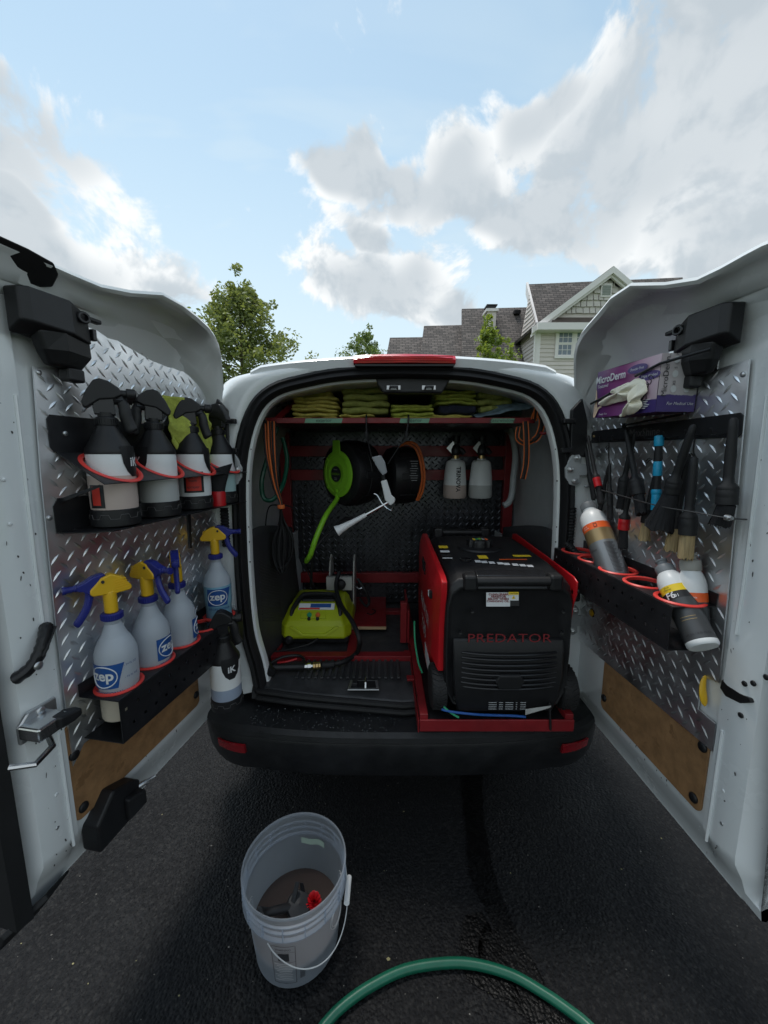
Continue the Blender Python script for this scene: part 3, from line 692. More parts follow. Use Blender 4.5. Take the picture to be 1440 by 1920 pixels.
# floor latch recess
lp = at_z(682, 1285, .59)
b = B(); b.prism([(lp.x - .062, lp.y - .035), (lp.x + .062, lp.y - .035), (lp.x + .055, lp.y + .03), (lp.x - .055, lp.y + .03)], .590, .5945, 'z'); lt = b.build('floor_latch', 'zinc', van, 0, bevel=.002)
b = B(); b.prism([(lp.x - .05, lp.y - .026), (lp.x + .05, lp.y - .026), (lp.x + .045, lp.y + .02), (lp.x - .045, lp.y + .02)], .595, .5965, 'z'); b.build('latch_recess', 'black_plastic', lt, 0)
b = B(); b.box((lp.x - .035, lp.y - .006, .603), (.022, .022, .014)); b.build('latch_block', 'black_plastic', lt, 0, bevel=.002)
b = B(); b.tube([(lp.x + .008, lp.y - .028, .596), (lp.x + .008, lp.y - .02, .614), (lp.x + .008, lp.y + .012, .614), (lp.x + .008, lp.y + .02, .596)], .004, 8); b.build('striker_bar', 'steel_bright', lt)
# header panel with two door strikers
hp0, hp1 = at_y(705, 708, 1.50), at_y(842, 738, 1.50)
b = B(); b.prism([(hp0.x - .005, hp0.z + .01), (hp1.x + .01, hp0.z + .01), (hp1.x - .01, hp0.z - .03), (hp1.x - .028, hp1.z), (hp0.x + .028, hp1.z), (hp0.x + .006, hp0.z - .03)], 1.485, 1.53, 'y'); hd = b.build('header_panel', 'black_plastic', van, 0, bevel=.006)
for px in (738, 804):
    c = at_y(px, 727, 1.483); b = B(); b.box((c.x, 1.482, c.z), (.052, .006, .018)); st = b.build('striker_plate', 'zinc', hd, 0, bevel=.002)
    b = B(); b.tube([(c.x - .014, 1.480, c.z - .004), (c.x - .014, 1.462, c.z), (c.x + .014, 1.462, c.z), (c.x + .014, 1.480, c.z - .004)], .0042, 8); b.build('striker_loop', 'black_metal', st)
# lower black side trims and wheel arches
for s_ in (-1, 1):
    xo = lambda a: VX + s_ * a
    b = B(); n = 16
    def trim(i, j, s_=s_):
        y = 1.50 + i * .50; zt = 1.20 - .30 * max(0, i - .2) ** 1.2 * .35; z = .59 + j * (zt - .59)
        bow = .05 * math.sin(i * math.pi * .6)
        return (VX + s_ * (.60 - .075 * i ** .8 * (1 - .35 * j) + .012 * j - .0 * bow), y, z)
    b.grid(trim, 20, 16); side = b.build('side_trim', 'trim_plastic', van, 50, thick=.008)
    for k in range(20):   # slanted mouldings pressed into the trim
        zz = .80 + k * .014; b = B(); pa = trim(.10, (zz - .59) / .61); pb = trim(.48, (zz - .08 - .59) / .61)
        b.tube([Vector(pa) - Vector((s_ * .005, 0, 0)), Vector(pb) - Vector((s_ * .005, 0, 0))], .0022, 5); b.build('trim_rib', 'trim_plastic', side)
    b = B(); b.lathe([(.27, -.09), (.33, -.07), (.34, .12)], 24, Matrix.Translation((xo(.66), 2.22, .56)) @ Matrix.Rotation(R(90 * s_), 4, 'Y'), cap=True, a0=0); b.build('wheel_arch', 'van_inside', van, 40)
    b = B(); b.box2((xo(.59), 2.0, .59), (xo(.605), 3.0, 1.05)); b.build('lower_panel', 'van_inside', van, 0)
b = B(); b.tube(spline([at_y(474, 1212, 1.56), at_y(487, 1175, 1.66), at_y(496, 1140, 1.76), at_y(506, 1105, 1.86), at_y(514, 1085, 1.92)], 5), [.004, .008] + [.013] * 19, 8, flat=.4); b.build('arch_edge', 'van_white', van)
# corrugated wiring boots, black corner brackets and hinges
for s_, px in ((-1, 424), (1, 1068)):
    c = at_y(px, 990, 1.452); pts = [(c.x, 1.445, 1.30 - k * .006) for k in range(26)]
    b = B(); b.tube(pts, [.013 if k % 2 else .0165 for k in range(26)], 12); b.build('wiring_boot', 'black_rubber', van, 20)
    q = at_y(410 if s_ < 0 else 1088, 760, 1.44)
    b = B(); b.prism([(q.x - s_ * .0, 1.70), (q.x - s_ * .035, 1.66), (q.x - s_ * .03, 1.50), (q.x + s_ * .03, 1.49), (q.x + s_ * .025, 1.62)], 1.425, 1.445, 'y'); br_ = b.build('corner_bracket', 'black_plastic', van, 0, bevel=.003)
    for zz in (1.62, 1.515):
        b = B(); b.box((q.x - s_ * .042, 1.43, zz), (.045, .02, .018)); b.build('bracket_tab', 'black_plastic', br_, 0, bevel=.004)
    b = B(); b.box2((VX + s_ * .715, 1.455, .62), (VX + s_ * .755, 1.50, 1.46)); b.build('pillar_seal', 'black_rubber', van, 0, bevel=.01)
def hinge(cx, cz, s_):
    b = B(Matrix.Translation((cx, 1.432, cz)))
    b.prism([(-.028, .005), (-.02, .03), (-.005, .056), (.018, .06), (.03, .045), (.026, .02), (.075, .016), (.075, -.022), (.028, -.024), (.03, -.05), (.012, -.062), (-.01, -.055), (-.024, -.03)], -.005, .014, 'y')
    if s_ < 0: b.v = [Vector((2 * cx - p.x, p.y, p.z)) for p in b.v]
    h = b.build('hinge', 'painted_grey', van, 0, bevel=.003)
    for dx, dz in ((.01, .042), (-.012, 0), (.006, -.042)):
        b = B(Matrix.Translation((cx + s_ * dx, 1.425, cz + dz)) @ Matrix.Rotation(R(90), 4, 'X')); b.lathe([(.013, -.002), (.013, .003), (.008, .004), (.008, .010), (.004, .012)], 6, cap=True); b.build('bolt', 'zinc', h, 30)
hc = at_y(1074, 880, 1.43); hinge(hc.x, hc.z, 1); hc = at_y(1070, 1163, 1.43); hinge(hc.x, hc.z, 1)
hinge(2 * VX - at_y(1074, 880, 1.43).x, at_y(1074, 880, 1.43).z, -1); hinge(2 * VX - hc.x, hc.z, -1)
b = B(); b.box((at_y(1075, 1115, 1.43).x, 1.43, at_y(1075, 1115, 1.43).z), (.05, .03, .055)); b.build('door_catch', 'black_plastic', van, 0, bevel=.012)
# rear bumper swept round the corners
def bump_path(t):     # t in -1..1 -> x, y, normal
    a = abs(t); s_ = 1 if t >= 0 else -1
    if a < .7: x = .57 * a / .7; return VX + s_ * x, 1.25 + .04 * (a / .7) ** 3, Vector((s_ * .12 * (a / .7) ** 2, -1, 0)).normalized()
    f = (a - .7) / .3; an = f * R(84); r_ = .30
    n_ = Vector((s_ * math.sin(R(9) + an * .93), -math.cos(R(9) + an * .93), 0)); return VX + s_ * (.57 + r_ * math.sin(an) * .97), 1.29 + r_ * (1 - math.cos(an)) * 1.2, n_
prof = [(-.20, .522), (-.12, .518), (-.05, .508), (-.014, .500), (0, .486), (.004, .468), (-.004, .460), (.000, .448), (-.004, .400), (-.010, .345), (-.022, .315), (-.045, .298), (-.13, .285), (-.20, .28)]
rings = []
for k in range(61):
    x, y, n_ = bump_path(-1 + k / 30); rings.append([Vector((x, y, 0)) + n_ * d + Vector((0, 0, z - .012 * abs(-1 + k / 30) ** 6)) for d, z in prof])
b = B(); b.loft(rings, cap=False, close=False); bump = b.build('rear_bumper', 'bumper_plastic', van, 28)
for s_, px in ((-1, 422), (1, 1065)):
    t0 = .80; rr_ = []
    for k in range(9):
        x, y, n_ = bump_path(s_ * (.715 + k * .0105)); rr_.append([Vector((x, y, 0)) + n_ * d + Vector((0, 0, z)) for d, z in ((.002, .432 - .0005 * k), (.008, .428), (.004, .395), (-.012, .392))])
    b = B(); b.loft(rr_); b.build('reflector', 'reflector_red', bump, 40)
    b = B(); 
    for k in range(40):
        rnd = random.Random(k * 7 + s_); x, y, n_ = bump_path(s_ * rnd.uniform(.1, .8)); 
    b = None
# beads of water left on the bumper top
b = B(); rnd = random.Random(77)
for k in range(260):
    t_ = rnd.uniform(-.72, -.02); x, y, n_ = bump_path(t_); d = rnd.uniform(-.11, -.015); r_ = rnd.uniform(.0012, .0032); zz = .501 + (-d - .014) / .10 * .016
    b.lathe([(r_, 0), (r_ * .8, r_ * .35), (r_ * .3, r_ * .55), (0.00001, r_ * .6)], 6, Matrix.Translation(Vector((x, y, zz)) + n_ * d), cap=False)
mk('water_drop', (.25, .27, .28), .03, trans=.7); o = b.build('water_beads', 'water_drop', bump); tag(o, kind='stuff')
# tail lamps, wheels and underbody
for s_ in (-1, 1):
    b = B(); b.loft([[Vector((VX + s_ * (a), y, z)) for a, y in ((.845, 1.53), (.885, 1.60), (.888, 1.70), (.83, 1.70))] for z in (.80, .9, 1.1, 1.30)]); b.build('tail_lamp', 'red_lens', van, 30)
    for yy in (2.25, 4.95):
        b = B(); b.lathe([(.20, -.10), (.30, -.10), (.325, -.07), (.325, .07), (.30, .10), (.20, .10)], 28, Matrix.Translation((VX + s_ * .74, yy, .325)) @ Matrix.Rotation(R(90), 4, 'Y')); wh = b.build('wheel', 'tyre', van, 40)
        b = B(); b.lathe([(.02, -.08), (.19, -.085), (.205, -.09), (.205, .09), (.19, .085), (.02, .08)], 20, Matrix.Translation((VX + s_ * .74, yy, .325)) @ Matrix.Rotation(R(90), 4, 'Y')); b.build('rim', 'painted_grey', wh, 30)
b = B(); b.box2((VX - .78, 1.50, .30), (VX + .78, 5.7, .52)); b.build('underbody', 'black_plastic', van, 0, bevel=.03)

# ------------------------------------------------------------------ rear doors
def interp(tab, x):
    for (a, p), (c, q) in zip(tab, tab[1:]):
        if x <= c:
            f = max(0, min(1, (x - a) / (c - a))); f = f * f * (3 - 2 * f) if False else f
            return tuple(p[i] * (1 - f) + q[i] * f for i in range(len(p)))
    return tab[-1][1]
def curve_tab(pts): 
    s_ = spline([(a, *p) if len(p) == 2 else (a, p[0], 0) for a, p in pts], 6); return [(v.x, (v.y, v.z)) for v in s_]
ZT = curve_tab([(-.035, (1.55,)), (-.01, (1.665,)), (.053, (1.745,)), (.155, (1.785,)), (.285, (1.808,)), (.42, (1.816,)), (.64, (1.812,)), (.76, (1.80,))])
TOPL = curve_tab([(-.035, (.045, 1.70)), (.049, (.095, 1.84)), (.16, (.145, 1.872)), (.27, (.165, 1.888)), (.38, (.150, 1.905)), (.475, (.095, 1.882)), (.617, (.075, 1.882)), (.76, (.075, 1.875))])
TOPR = curve_tab([(-.035, (.050, 1.70)), (.08, (.125, 1.835)), (.18, (.165, 1.868)), (.30, (.19, 1.882)), (.43, (.185, 1.918)), (.54, (.116, 1.882)), (.687, (.100, 1.885)), (.76, (.095, 1.88))])
def tread_poly(poly, s=.0192, L=.0155, W=.0038, H=.0016, rnd=None, w0=.004):
    """lozenge treads for a sheet outline, in (u, z)"""
    def inside(x, y):
        c = False; n_ = len(poly); j = n_ - 1
        for i in range(n_):
            xi, yi = poly[i]; xj, yj = poly[j]
            if (yi > y) != (yj > y) and x < (xj - xi) * (y - yi) / (yj - yi) + xi: c = not c
            j = i
        return c
    x0 = min(p[0] for p in poly); x1 = max(p[0] for p in poly); y0 = min(p[1] for p in poly); y1 = max(p[1] for p in poly); vs = []; fs = []
    ni = int((x1 - x0) / s); nj = int((y1 - y0) / s)
    for i in range(ni + 1):
        for j in range(nj + 1):
            if (i + j) % 2: continue
            x = x0 + (i + .5) * s; y = y0 + (j + .5) * s
            if not (inside(x - .011, y) and inside(x + .011, y) and inside(x, y - .011) and inside(x, y + .011)): continue
            a = R(45) if i % 2 else R(-45); d = (math.cos(a), math.sin(a)); n_ = (-d[1], d[0]); k = len(vs)
            for (l, t_, h) in ((-L, 0, 0), (-L * .28, -W, 0), (L * .28, -W, 0), (L, 0, 0), (L * .28, W, 0), (-L * .28, W, 0), (-L * .45, 0, H), (L * .45, 0, H)):
                vs.append((x + d[0] * l + n_[0] * t_, w0 + h, y + d[1] * l + n_[1] * t_))
            fs += [(k, k + 1, k + 6), (k + 1, k + 2, k + 7, k + 6), (k + 2, k + 3, k + 7), (k + 3, k + 4, k + 7), (k + 4, k + 5, k + 6, k + 7), (k + 5, k, k + 6)]
    return vs, fs
def disc(FR, u, w_, z, r, mat, name, parent, h=.004, n=16):
    M = FR.M @ Matrix.Translation((u, w_, z)) @ Matrix.Rotation(R(-90), 4, 'X'); b = B(M); b.lathe([(r, 0), (r, h * .6), (r * .8, h), (.0001, h)], n, cap=False); return b.build(name, mat, parent, 50)
def make_door(FR, top, label, left):
    us = [-.035, -.03, -.015, 0, .02, .05, .09, .14, .2, .26, .32, .38, .44, .5, .56, .61, .636, .640, .66, .69, .715, .735, .748, .752]
    rings = []
    for u in us:
        zt = interp(ZT, u)[0]; wt, zp = interp(top, u); d = zp - zt
        if u < .62: wb = -.006
        elif u < .70: wb = -.006 if u < .638 else .003
        else: wb = .003 - .075 * ((u - .70) / .052) ** 2
        e = 0 if u < .70 else ((u - .70) / .052) ** 2 * .05
        z0 = .455
        ring = [(-.062, z0), (-.050, z0 + .004), (-.045, z0 + .03), (-.03 + (wb + .006) * .5 - e, z0 + .065), (wb - .006, z0 + .11), (wb, z0 + .13), (wb, .90), (wb, 1.25), (wb, zt - .05), (wb + .003, zt - .012), (wb * .5 + .008, zt), (wb * .3 + .022, zt + .010),
                (wb * .2 + .028, zt + .02), (.030 + wt * .06, zt + d * .32), (.032 + wt * .22, zt + d * .58), (.02 + wt * .58, zt + d * .82), (wt - .008, zp - .010), (wt, zp - .003), (wt - .003, zp + .004), (wt - .03, zp + .003),
                (wt * .5 - .035, zp - .05), (wt * .2 - .055, zp - .15), (-.075, 1.55), (-.095, 1.30), (-.105, .95), (-.095, .65), (-.075, z0 + .02)]
        ring = [(w_ - (e if 4 < i < 20 else 0), z) for i, (w_, z) in enumerate(ring)]
        k = 1.0 if u > -.02 else .72
        rings.append([FR.P(u, w_ * k, z) for w_, z in ring])
    b = B(); b.loft(rings); door = b.build('door', 'van_white', van, 33); door['label'] = label
    # hardboard lining with black plugs
    def rrect(u0, u1, z0, z1, r, n=5):
        out = []
        for (cx, cz, a) in ((u1 - r, z0 + r, -90), (u1 - r, z1 - r, 0), (u0 + r, z1 - r, 90), (u0 + r, z0 + r, 180)):
            for k in range(n + 1): an = R(a + 90 * k / n); out.append((cx + r * math.cos(an), cz + r * math.sin(an)))
        return out
    u0, u1 = (.165, .640) if left else (.20, .625)
    b = B(FR.M); b.prism(rrect(u0, u1, .600, .86, .02), -.0055, -.0005, 'y'); b.build('hardboard_panel', 'hardboard', door, 0, bevel=.0012)
    for (u, z) in ((u0 + .018, .645), (u1 - .022, .628), (u1 - .016, .778)): disc(FR, u, -.0005, z, .0125, 'black_plastic', 'panel_plug', door, .006)
    # tread plate sheet
    topc = [(u, interp(ZT, u)[0] - .006) for u in (.0, .03, .06, .1, .15, .2, .26, .32, .38, .44, .5)]
    if left: poly = [(-.012, .79), (-.012, 1.60)] + topc + [(.515, 1.81), (.515, 1.70), (.605, 1.685), (.618, 1.45), (.628, 1.1), (.632, .755), (.60, .79)]
    else: poly = [(-.012, .775), (-.012, 1.60)] + topc + [(.52, 1.81), (.52, 1.70), (.598, 1.705), (.612, 1.4), (.625, 1.1), (.630, .965), (.585, .955), (.585, .865), (.636, .862), (.640, .79), (.60, .79), (.2, .778)]
    b = B(FR.M); b.prism(poly, .0005, .0038, 'y'); vs, fs = tread_poly(poly); b.add(vs, fs); b.build('diamond_plate', 'tread_plate', door, 30)
    for (u, z) in ((.595 if left else .588, 1.675), (.02, 1.60), (.3, 1.79), (.612, 1.36)): disc(FR, u, .004, z, .006, 'zinc', 'rivet', door, .003, 10)
    for pts in ([(.655, .0045, .56), (.655, .0045, .70), (.655, .0045, .86)], [(.655, .0045, 1.10), (.655, .0045, 1.25), (.648, .0045, 1.62)]):
        b = B(FR.M); b.tube(pts, .0035, 8); b.build('pressed_rib', 'van_white', door)
    for (u, z) in ((.690, 1.36), (.690, 1.45), (.676, .72), (.684, .64), (.690, 1.58)):
        disc(FR, u, .0028, z, .0042, 'van_white' if z > .7 else 'zinc', 'weld_dimple', door, .0018, 10)
    b = B(FR.M); b.tube([(u_, -.056, .4545) for u_ in (.0, .25, .5, .70)] + [(.742, -.062, .47), (.7535, -.07, .60), (.7535, -.07, 1.2), (.7535, -.07, 1.75)], .0042, 8); b.build('hem_edge', 'van_white', door)
    mk('chip_dark', (.07, .065, .065), .8) if 'chip_dark' not in MAT else None
    rnd = random.Random(21 if left else 22); b = B(FR.M)
    for k in range(46):     # chipped paint along the free edge and the lower panel
        if rnd.random() < .75: u, z = rnd.uniform(.642, .704), rnd.uniform(.52, 1.66); w_ = .0036
        else: u, z = rnd.uniform(.10, .60), rnd.uniform(.575, .60); w_ = -.0055
        l = rnd.uniform(.0008, .0032); h_ = rnd.uniform(.001, .007) if rnd.random() < .35 else l; a = rnd.uniform(-.4, .4)
        b.add([(u + dx * math.cos(a) - dz * math.sin(a), w_, z + dx * math.sin(a) + dz * math.cos(a)) for dx, dz in ((-l * .5, -h_), (l * .4, -h_ * .7), (l * .6, h_ * .6), (0, h_), (-l * .7, h_ * .2))], [(0, 1, 2, 3, 4)])
    tag(b.build('paint_chips', 'chip_dark', door, 0), kind='stuff')
    return door
door_l = make_door(LD, TOPL, 'left rear door with its inside lined in diamond plate and hung with spray bottles', True)
door_r = make_door(RD, TOPR, 'right rear door with its inside lined in diamond plate and hung with brushes', False)
def on(FR): return B(FR.M)
# --- left door fittings
b = on(LD); b.loft([[(.752 + .02, -.085, z), (.752 + .022, -.03 + .01 * math.sin(z * 3), z), (.745, -.012 + .0, z), (.738, -.03, z)] for z in (.47, .6, .8, 1.0, 1.2, 1.4, 1.6, 1.75, 1.84)]); b.build('weather_strip', 'black_rubber', door_l, 40)
b = on(LD); b.loft([[(.65, -.05, .455), (.65, -.03, .478), (.65, -.025, .475), (.65, -.045, .45)], [(.72, -.05, .45), (.72, -.01, .50), (.72, .0, .49), (.72, -.04, .44)], [(.785, -.07, .43), (.785, -.05, .47), (.785, -.04, .46), (.785, -.06, .425)]]); b.build('corner_guard', 'black_rubber', door_l, 0, bevel=.004)
b = on(LD); b.loft([[(.585, .075, 1.868), (.585, .055, 1.845), (.585, .045, 1.862)], [(.60, .082, 1.886), (.60, .04, 1.84), (.60, .03, 1.872)], [(.65, .085, 1.888), (.65, .03, 1.835), (.65, .02, 1.88)], [(.74, .085, 1.885), (.74, .02, 1.83), (.74, .0, 1.88)], [(.78, .06, 1.87), (.78, -.02, 1.83), (.78, -.04, 1.87)]]); b.build('corner_guard', 'black_rubber', door_l, 30, bevel=.004)
def lock_box(FR, door, du=0.0):
    b = on(FR)      # upper housing with a slanted face
    b.loft([[(.545 + du, .004, 1.742), (.545 + du, .004, 1.815), (.530 + du, .052, 1.815), (.530 + du, .056, 1.752)],
            [(.600 + du, .004, 1.738), (.600 + du, .004, 1.828), (.585 + du, .070, 1.828), (.585 + du, .072, 1.758)],
            [(.662 + du, .022, 1.738), (.662 + du, .022, 1.828), (.660 + du, .060, 1.828), (.660 + du, .060, 1.762)],
            [(.680 + du, .020, 1.738), (.680 + du, .020, 1.824), (.678 + du, .052, 1.824), (.678 + du, .052, 1.762)]])
    o = b.build('latch_housing', 'black_plastic', door, 0, bevel=.004, seg=3)
    b = on(FR)      # rounded lower case
    b.loft([[(.530 + du, .004, 1.745), (.528 + du, .050, 1.765), (.600 + du, .066, 1.765), (.645 + du, .050, 1.755), (.645 + du, .022, 1.745)],
            [(.528 + du, .004, 1.715), (.526 + du, .050, 1.722), (.595 + du, .064, 1.722), (.635 + du, .046, 1.718), (.635 + du, .022, 1.715)],
            [(.545 + du, .004, 1.688), (.548 + du, .040, 1.690), (.590 + du, .050, 1.690), (.620 + du, .036, 1.690), (.620 + du, .020, 1.690)]])
    b.build('latch_case', 'black_plastic', door, 0, bevel=.006, seg=3)
    b = on(FR); b.box((.565 + du, .030, 1.678), (.040, .030, .030)); b.build('latch_skirt', 'black_plastic', door, 0, bevel=.005)
    M = FR.M @ Matrix.Translation((.556 + du, .066, 1.802)) @ Matrix.Rotation(R(-90), 4, 'X') @ Matrix.Rotation(R(20), 4, 'Y')
    b = B(M); b.lathe([(.008, 0), (.0125, 0), (.013, .006), (.011, .008), (.008, .008), (.007, .001)], 20, cap=False); b.build('latch_wheel', 'black_gloss', door, 40)
    b = on(FR); b.box((.522 + du, .055, 1.808), (.036, .016, .010)); b.build('latch_tongue', 'black_plastic', door, 0, bevel=.003)
    b = on(FR); b.box((.524 + du, .055, 1.775), (.010, .012, .026)); b.build('latch_tooth', 'black_gloss', door, 0, bevel=.002)
lock_box(LD, door_l, -.022); lock_box(RD, door_r, -.088)
# pull handle with finger grooves
pts = spline([(.722, .006, 1.040), (.706, .026, 1.058), (.690, .031, 1.082), (.675, .028, 1.106), (.656, .012, 1.122)], 6)
b = on(LD); b.tube(pts, [.0175 + .0012 * math.sin(k * 1.9) for k in range(len(pts))], 12, flat=.7); ph = b.build('pull_handle', 'black_plastic', door_l, 40)
disc(LD, .704, .042, 1.062, .009, 'zinc', 'handle_screw', ph, .004)
for k in range(6):
    f = k / 5; b = on(LD); b.box((.690 - f * .030, .046 - f * .014, 1.090 + f * .026), (.0035, .010, .026), Matrix.Rotation(R(-35), 3, 'Y')); b.build('grip_rib', 'black_plastic', ph, 0, bevel=.001)
# door latch: steel plate, wire bail and black lever
b = on(LD); b.prism([(.655, .955), (.715, .955), (.735, .935), (.735, .895), (.655, .895)], .002, .012, 'y'); la = b.build('door_latch', 'zinc', door_l, 0, bevel=.003)
b = on(LD); b.box((.705, .038, .925), (.065, .055, .03)); b.build('latch_body', 'steel_bright', la, 0, bevel=.004)
b = on(LD); b.tube([(.70, .035, .900), (.72, .072, .892), (.765, .085, .890), (.785, .05, .895)], .006, 8); b.build('latch_bail', 'steel_bright', la)
b = on(LD); b.loft([[(.70, .05, .915), (.70, .075, .915), (.70, .075, .942), (.70, .05, .942)], [(.672, .045, .912), (.672, .078, .915), (.672, .078, .938), (.672, .045, .94)], [(.655, .06, .918), (.655, .08, .92), (.655, .08, .936), (.655, .06, .938)]]); b.build('latch_lever', 'black_plastic', la, 0, bevel=.004)
disc(LD, .69, .012, .945, .009, 'zinc', 'latch_screw', la, .004)
# bottom latch block
b = on(LD); b.prism([(.618, .498), (.618, .575), (.565, .628), (.50, .602), (.482, .585), (.482, .53), (.51, .498)], -.02, .035, 'y'); sb = b.build('stop_block', 'black_plastic', door_l, 0, bevel=.006)
b = on(LD); b.loft([[(.54, .035, .51), (.54, .035, .58), (.54, .05, .575), (.54, .05, .515)], [(.49, .035, .52), (.49, .035, .57), (.49, .06, .565), (.49, .06, .525)]]); b.build('stop_lip', 'black_plastic', sb, 0, bevel=.004)
b = B(axis_matrix(LD.P(.486, .03, .565), LD.P(.44, .055, .567) - LD.P(.486, .03, .565))); b.lathe([(.008, 0), (.008, .02), (.005, .025), (.004, .045)], 10); b.build('stop_pin', 'zinc', sb)
# --- right door fittings: handle slot, screw holes, yellow seal, plug
b = B(RD.M); b.prism([(.634, .955), (.650, .944), (.685, .950), (.708, .968), (.704, .976), (.680, .972), (.650, .972), (.636, .978)], -.01, .0042, 'y'); b.build('latch_slot', 'black_plastic', door_r, 0, bevel=.002)
for (u, z) in ((.688, 1.000), (.706, 1.012), (.722, 1.036), (.690, .925)): disc(RD, u, .0025 if u < .71 else -.006, z, .0062, 'black_plastic', 'screw_hole', door_r, .003, 12)
pts = spline([(.595, .004, .962), (.597, .010, .945), (.602, .012, .92), (.608, .008, .890)], 4)
b = on(RD); b.tube(pts, [.003, .005, .006, .007, .008, .0085, .009, .0095, .010, .010, .0095, .007, .003][:len(pts)], 10, flat=.5); b.build('foam_seal', 'yellow_plastic', door_r)
disc(RD, .112, .004, .918, .0165, 'black_plastic', 'panel_hole', door_r, .0015, 20); disc(RD, .109, .0052, .916, .0135, 'yellow_plastic', 'panel_plug', door_r, .002, 20)
# ------------------------------------------------------------------ bottle racks on the doors
def holed_plate(b, cells, rc, back, front, T):
    """sheet between back and front edges with a round hole in each cell; T(u, s) -> point, s runs 0..1 from back to front (true length `front`)"""
    for (u0, u1, cu, cs) in cells:
        hw = [u0 - cu, u1 - cu, (back - cs), (front - cs)]
        angs = sorted(set([2 * math.pi * k / 36 for k in range(36)] + [math.atan2(y, x) % (2 * math.pi) for x in hw[:2] for y in hw[2:]]))
        inn, out = [], []
        for a in angs:
            c, s_ = math.cos(a), math.sin(a); tx = (hw[1] / c if c > 1e-9 else hw[0] / c if c < -1e-9 else 1e9); ty = (hw[3] / s_ if s_ > 1e-9 else hw[2] / s_ if s_ < -1e-9 else 1e9); t_ = min(tx, ty)
            out.append(T(cu + c * t_, cs + s_ * t_)); inn.append(T(cu + c * rc, cs + s_ * rc))
        n = len(angs); b.add(inn + out, [(i, (i + 1) % n, n + (i + 1) % n, n + i) for i in range(n)])
def ring_part(FR, u, w_, z, tilt, r0, r1, parent, h=.005):
    M = FR.M @ Matrix.Translation((u, w_, z)) @ Matrix.Rotation(tilt, 4, 'X'); b = B(M)
    b.lathe([(r0, -.006), (r0, h * .5), ((r0 + r1) / 2, h), (r1, h * .4), (r1, -.0005), (r0 + .002, -.001)], 40, cap=False); return b.build('ring', 'red_ring', parent, 50)
def box_rack(FR, name, label, u0, u1, ztop, zbot, depth, centers, rc, seed, end_open=False):
    """folded sheet rack: back flange, holed top, perforated front, floor"""
    centers = sorted(centers); c = FR.P((u0 + u1) / 2, depth / 2, zbot); root = thing(name, label, 'rack', c)
    edges = [u0] + [(a + d) / 2 for a, d in zip(centers, centers[1:])] + [u1]; cells = [(edges[i], edges[i + 1], centers[i], depth / 2) for i in range(len(centers))]
    b = B(FR.M); holed_plate(b, cells, rc, .0045, depth, lambda u, s_: (u, s_, ztop)); b.build('top_plate', 'black_metal', root, 0, thick=.002)
    b = B(FR.M); b.box2((u0, .0045, ztop + .001), (u1, .0065, ztop + .032)); b.build('back_flange', 'black_metal', root, 0, bevel=.0006)
    b = B(FR.M); b.box2((u0, .0045, zbot), (u1, depth, zbot + .002)); b.build('floor_plate', 'black_metal', root, 0)
    # front with rows of square holes: built as strips around the holes
    rows = [ztop - (ztop - zbot) * k for k in (.28, .70)]; hs = .0042; b = B(FR.M)
    zs = [zbot] + [v for r_ in reversed(rows) for v in (r_ - hs, r_ + hs)] + [ztop - .001]
    step = (u1 - u0) / 15; us = [u0 + step * (k + .5) for k in range(15)]
    for i in range(len(zs) - 1):
        if i % 2 == 0: b.box2((u0, depth, zs[i]), (u1, depth + .002, zs[i + 1]))
        else:
            off = step * .5 if i == 1 else 0; x = u0
            for u in us:
                uu = u + off
                if uu + hs > u1: continue
                b.box2((x, depth, zs[i]), (uu - hs, depth + .002, zs[i + 1])); x = uu + hs
            b.box2((x, depth, zs[i]), (u1, depth + .002, zs[i + 1]))
    b.build('front_plate', 'black_metal', root, 0)
    for cu in centers: ring_part(FR, cu, depth / 2, ztop + .001, 0, rc - .003, rc + .007, root)
    return root
# upper rack on the left door: slanted ring plate over a shallow tray
UC = [.500, .345, .190, .042]
ur = thing('bottle_rack', 'upper black metal rack with red rings on the left rear door', 'rack', LD.P(.3, .06, 1.32))
SL = math.atan2(1.505 - 1.434, .12); slen = math.hypot(.12, .071)
def slant(u, s_): return (u - .012 * 0, .004 + s_ * math.cos(SL), 1.505 - s_ * math.sin(SL))
b = B(LD.M); edges = [-.03, .115, .268, .423, .580]; cc = list(reversed(UC)); holed_plate(b, [(edges[i], edges[i + 1], cc[i], slen * .52) for i in range(4)], .062, 0, slen, slant); b.build('ring_plate', 'black_metal', ur, 0, thick=.002)
b = B(LD.M); b.prism([(-.02, 1.505), (.585, 1.505), (.592, 1.515), (.592, 1.578), (.585, 1.588), (-.02, 1.588)], .0042, .0062, 'y'); b.build('back_flange', 'black_metal', ur, 0)
b = B(LD.M); b.prism([(.602, .004), (.585, .075), (.56, .115), (-.03, .115), (-.03, .004)], 1.322, 1.3245, 'z'); b.build('tray', 'black_metal', ur, 0)
b = B(LD.M); b.prism([(.45, 1.400), (.590, 1.402), (.602, 1.385), (.602, 1.325), (.45, 1.325)], .0042, .0062, 'y'); b.prism([(.004, 1.400), (.115, 1.434), (.116, 1.432), (.115, 1.428), (.004, 1.39)], .583, .585, 'x'); b.build('tray_flange', 'black_metal', ur, 0)
for cu in UC:
    p_ = slant(cu, slen * .52); M = LD.M @ Matrix.Translation(p_) @ Matrix.Rotation(-SL, 4, 'X'); b = B(M); b.lathe([(.0585, -.006), (.0585, .003), (.063, .005), (.0685, .002), (.0685, -.0002), (.06, -.001)], 40, cap=False); b.build('ring', 'red_ring', ur, 50)
disc(LD, .555, .0062, 1.548, .006, 'zinc', 'screw', ur, .003, 10)
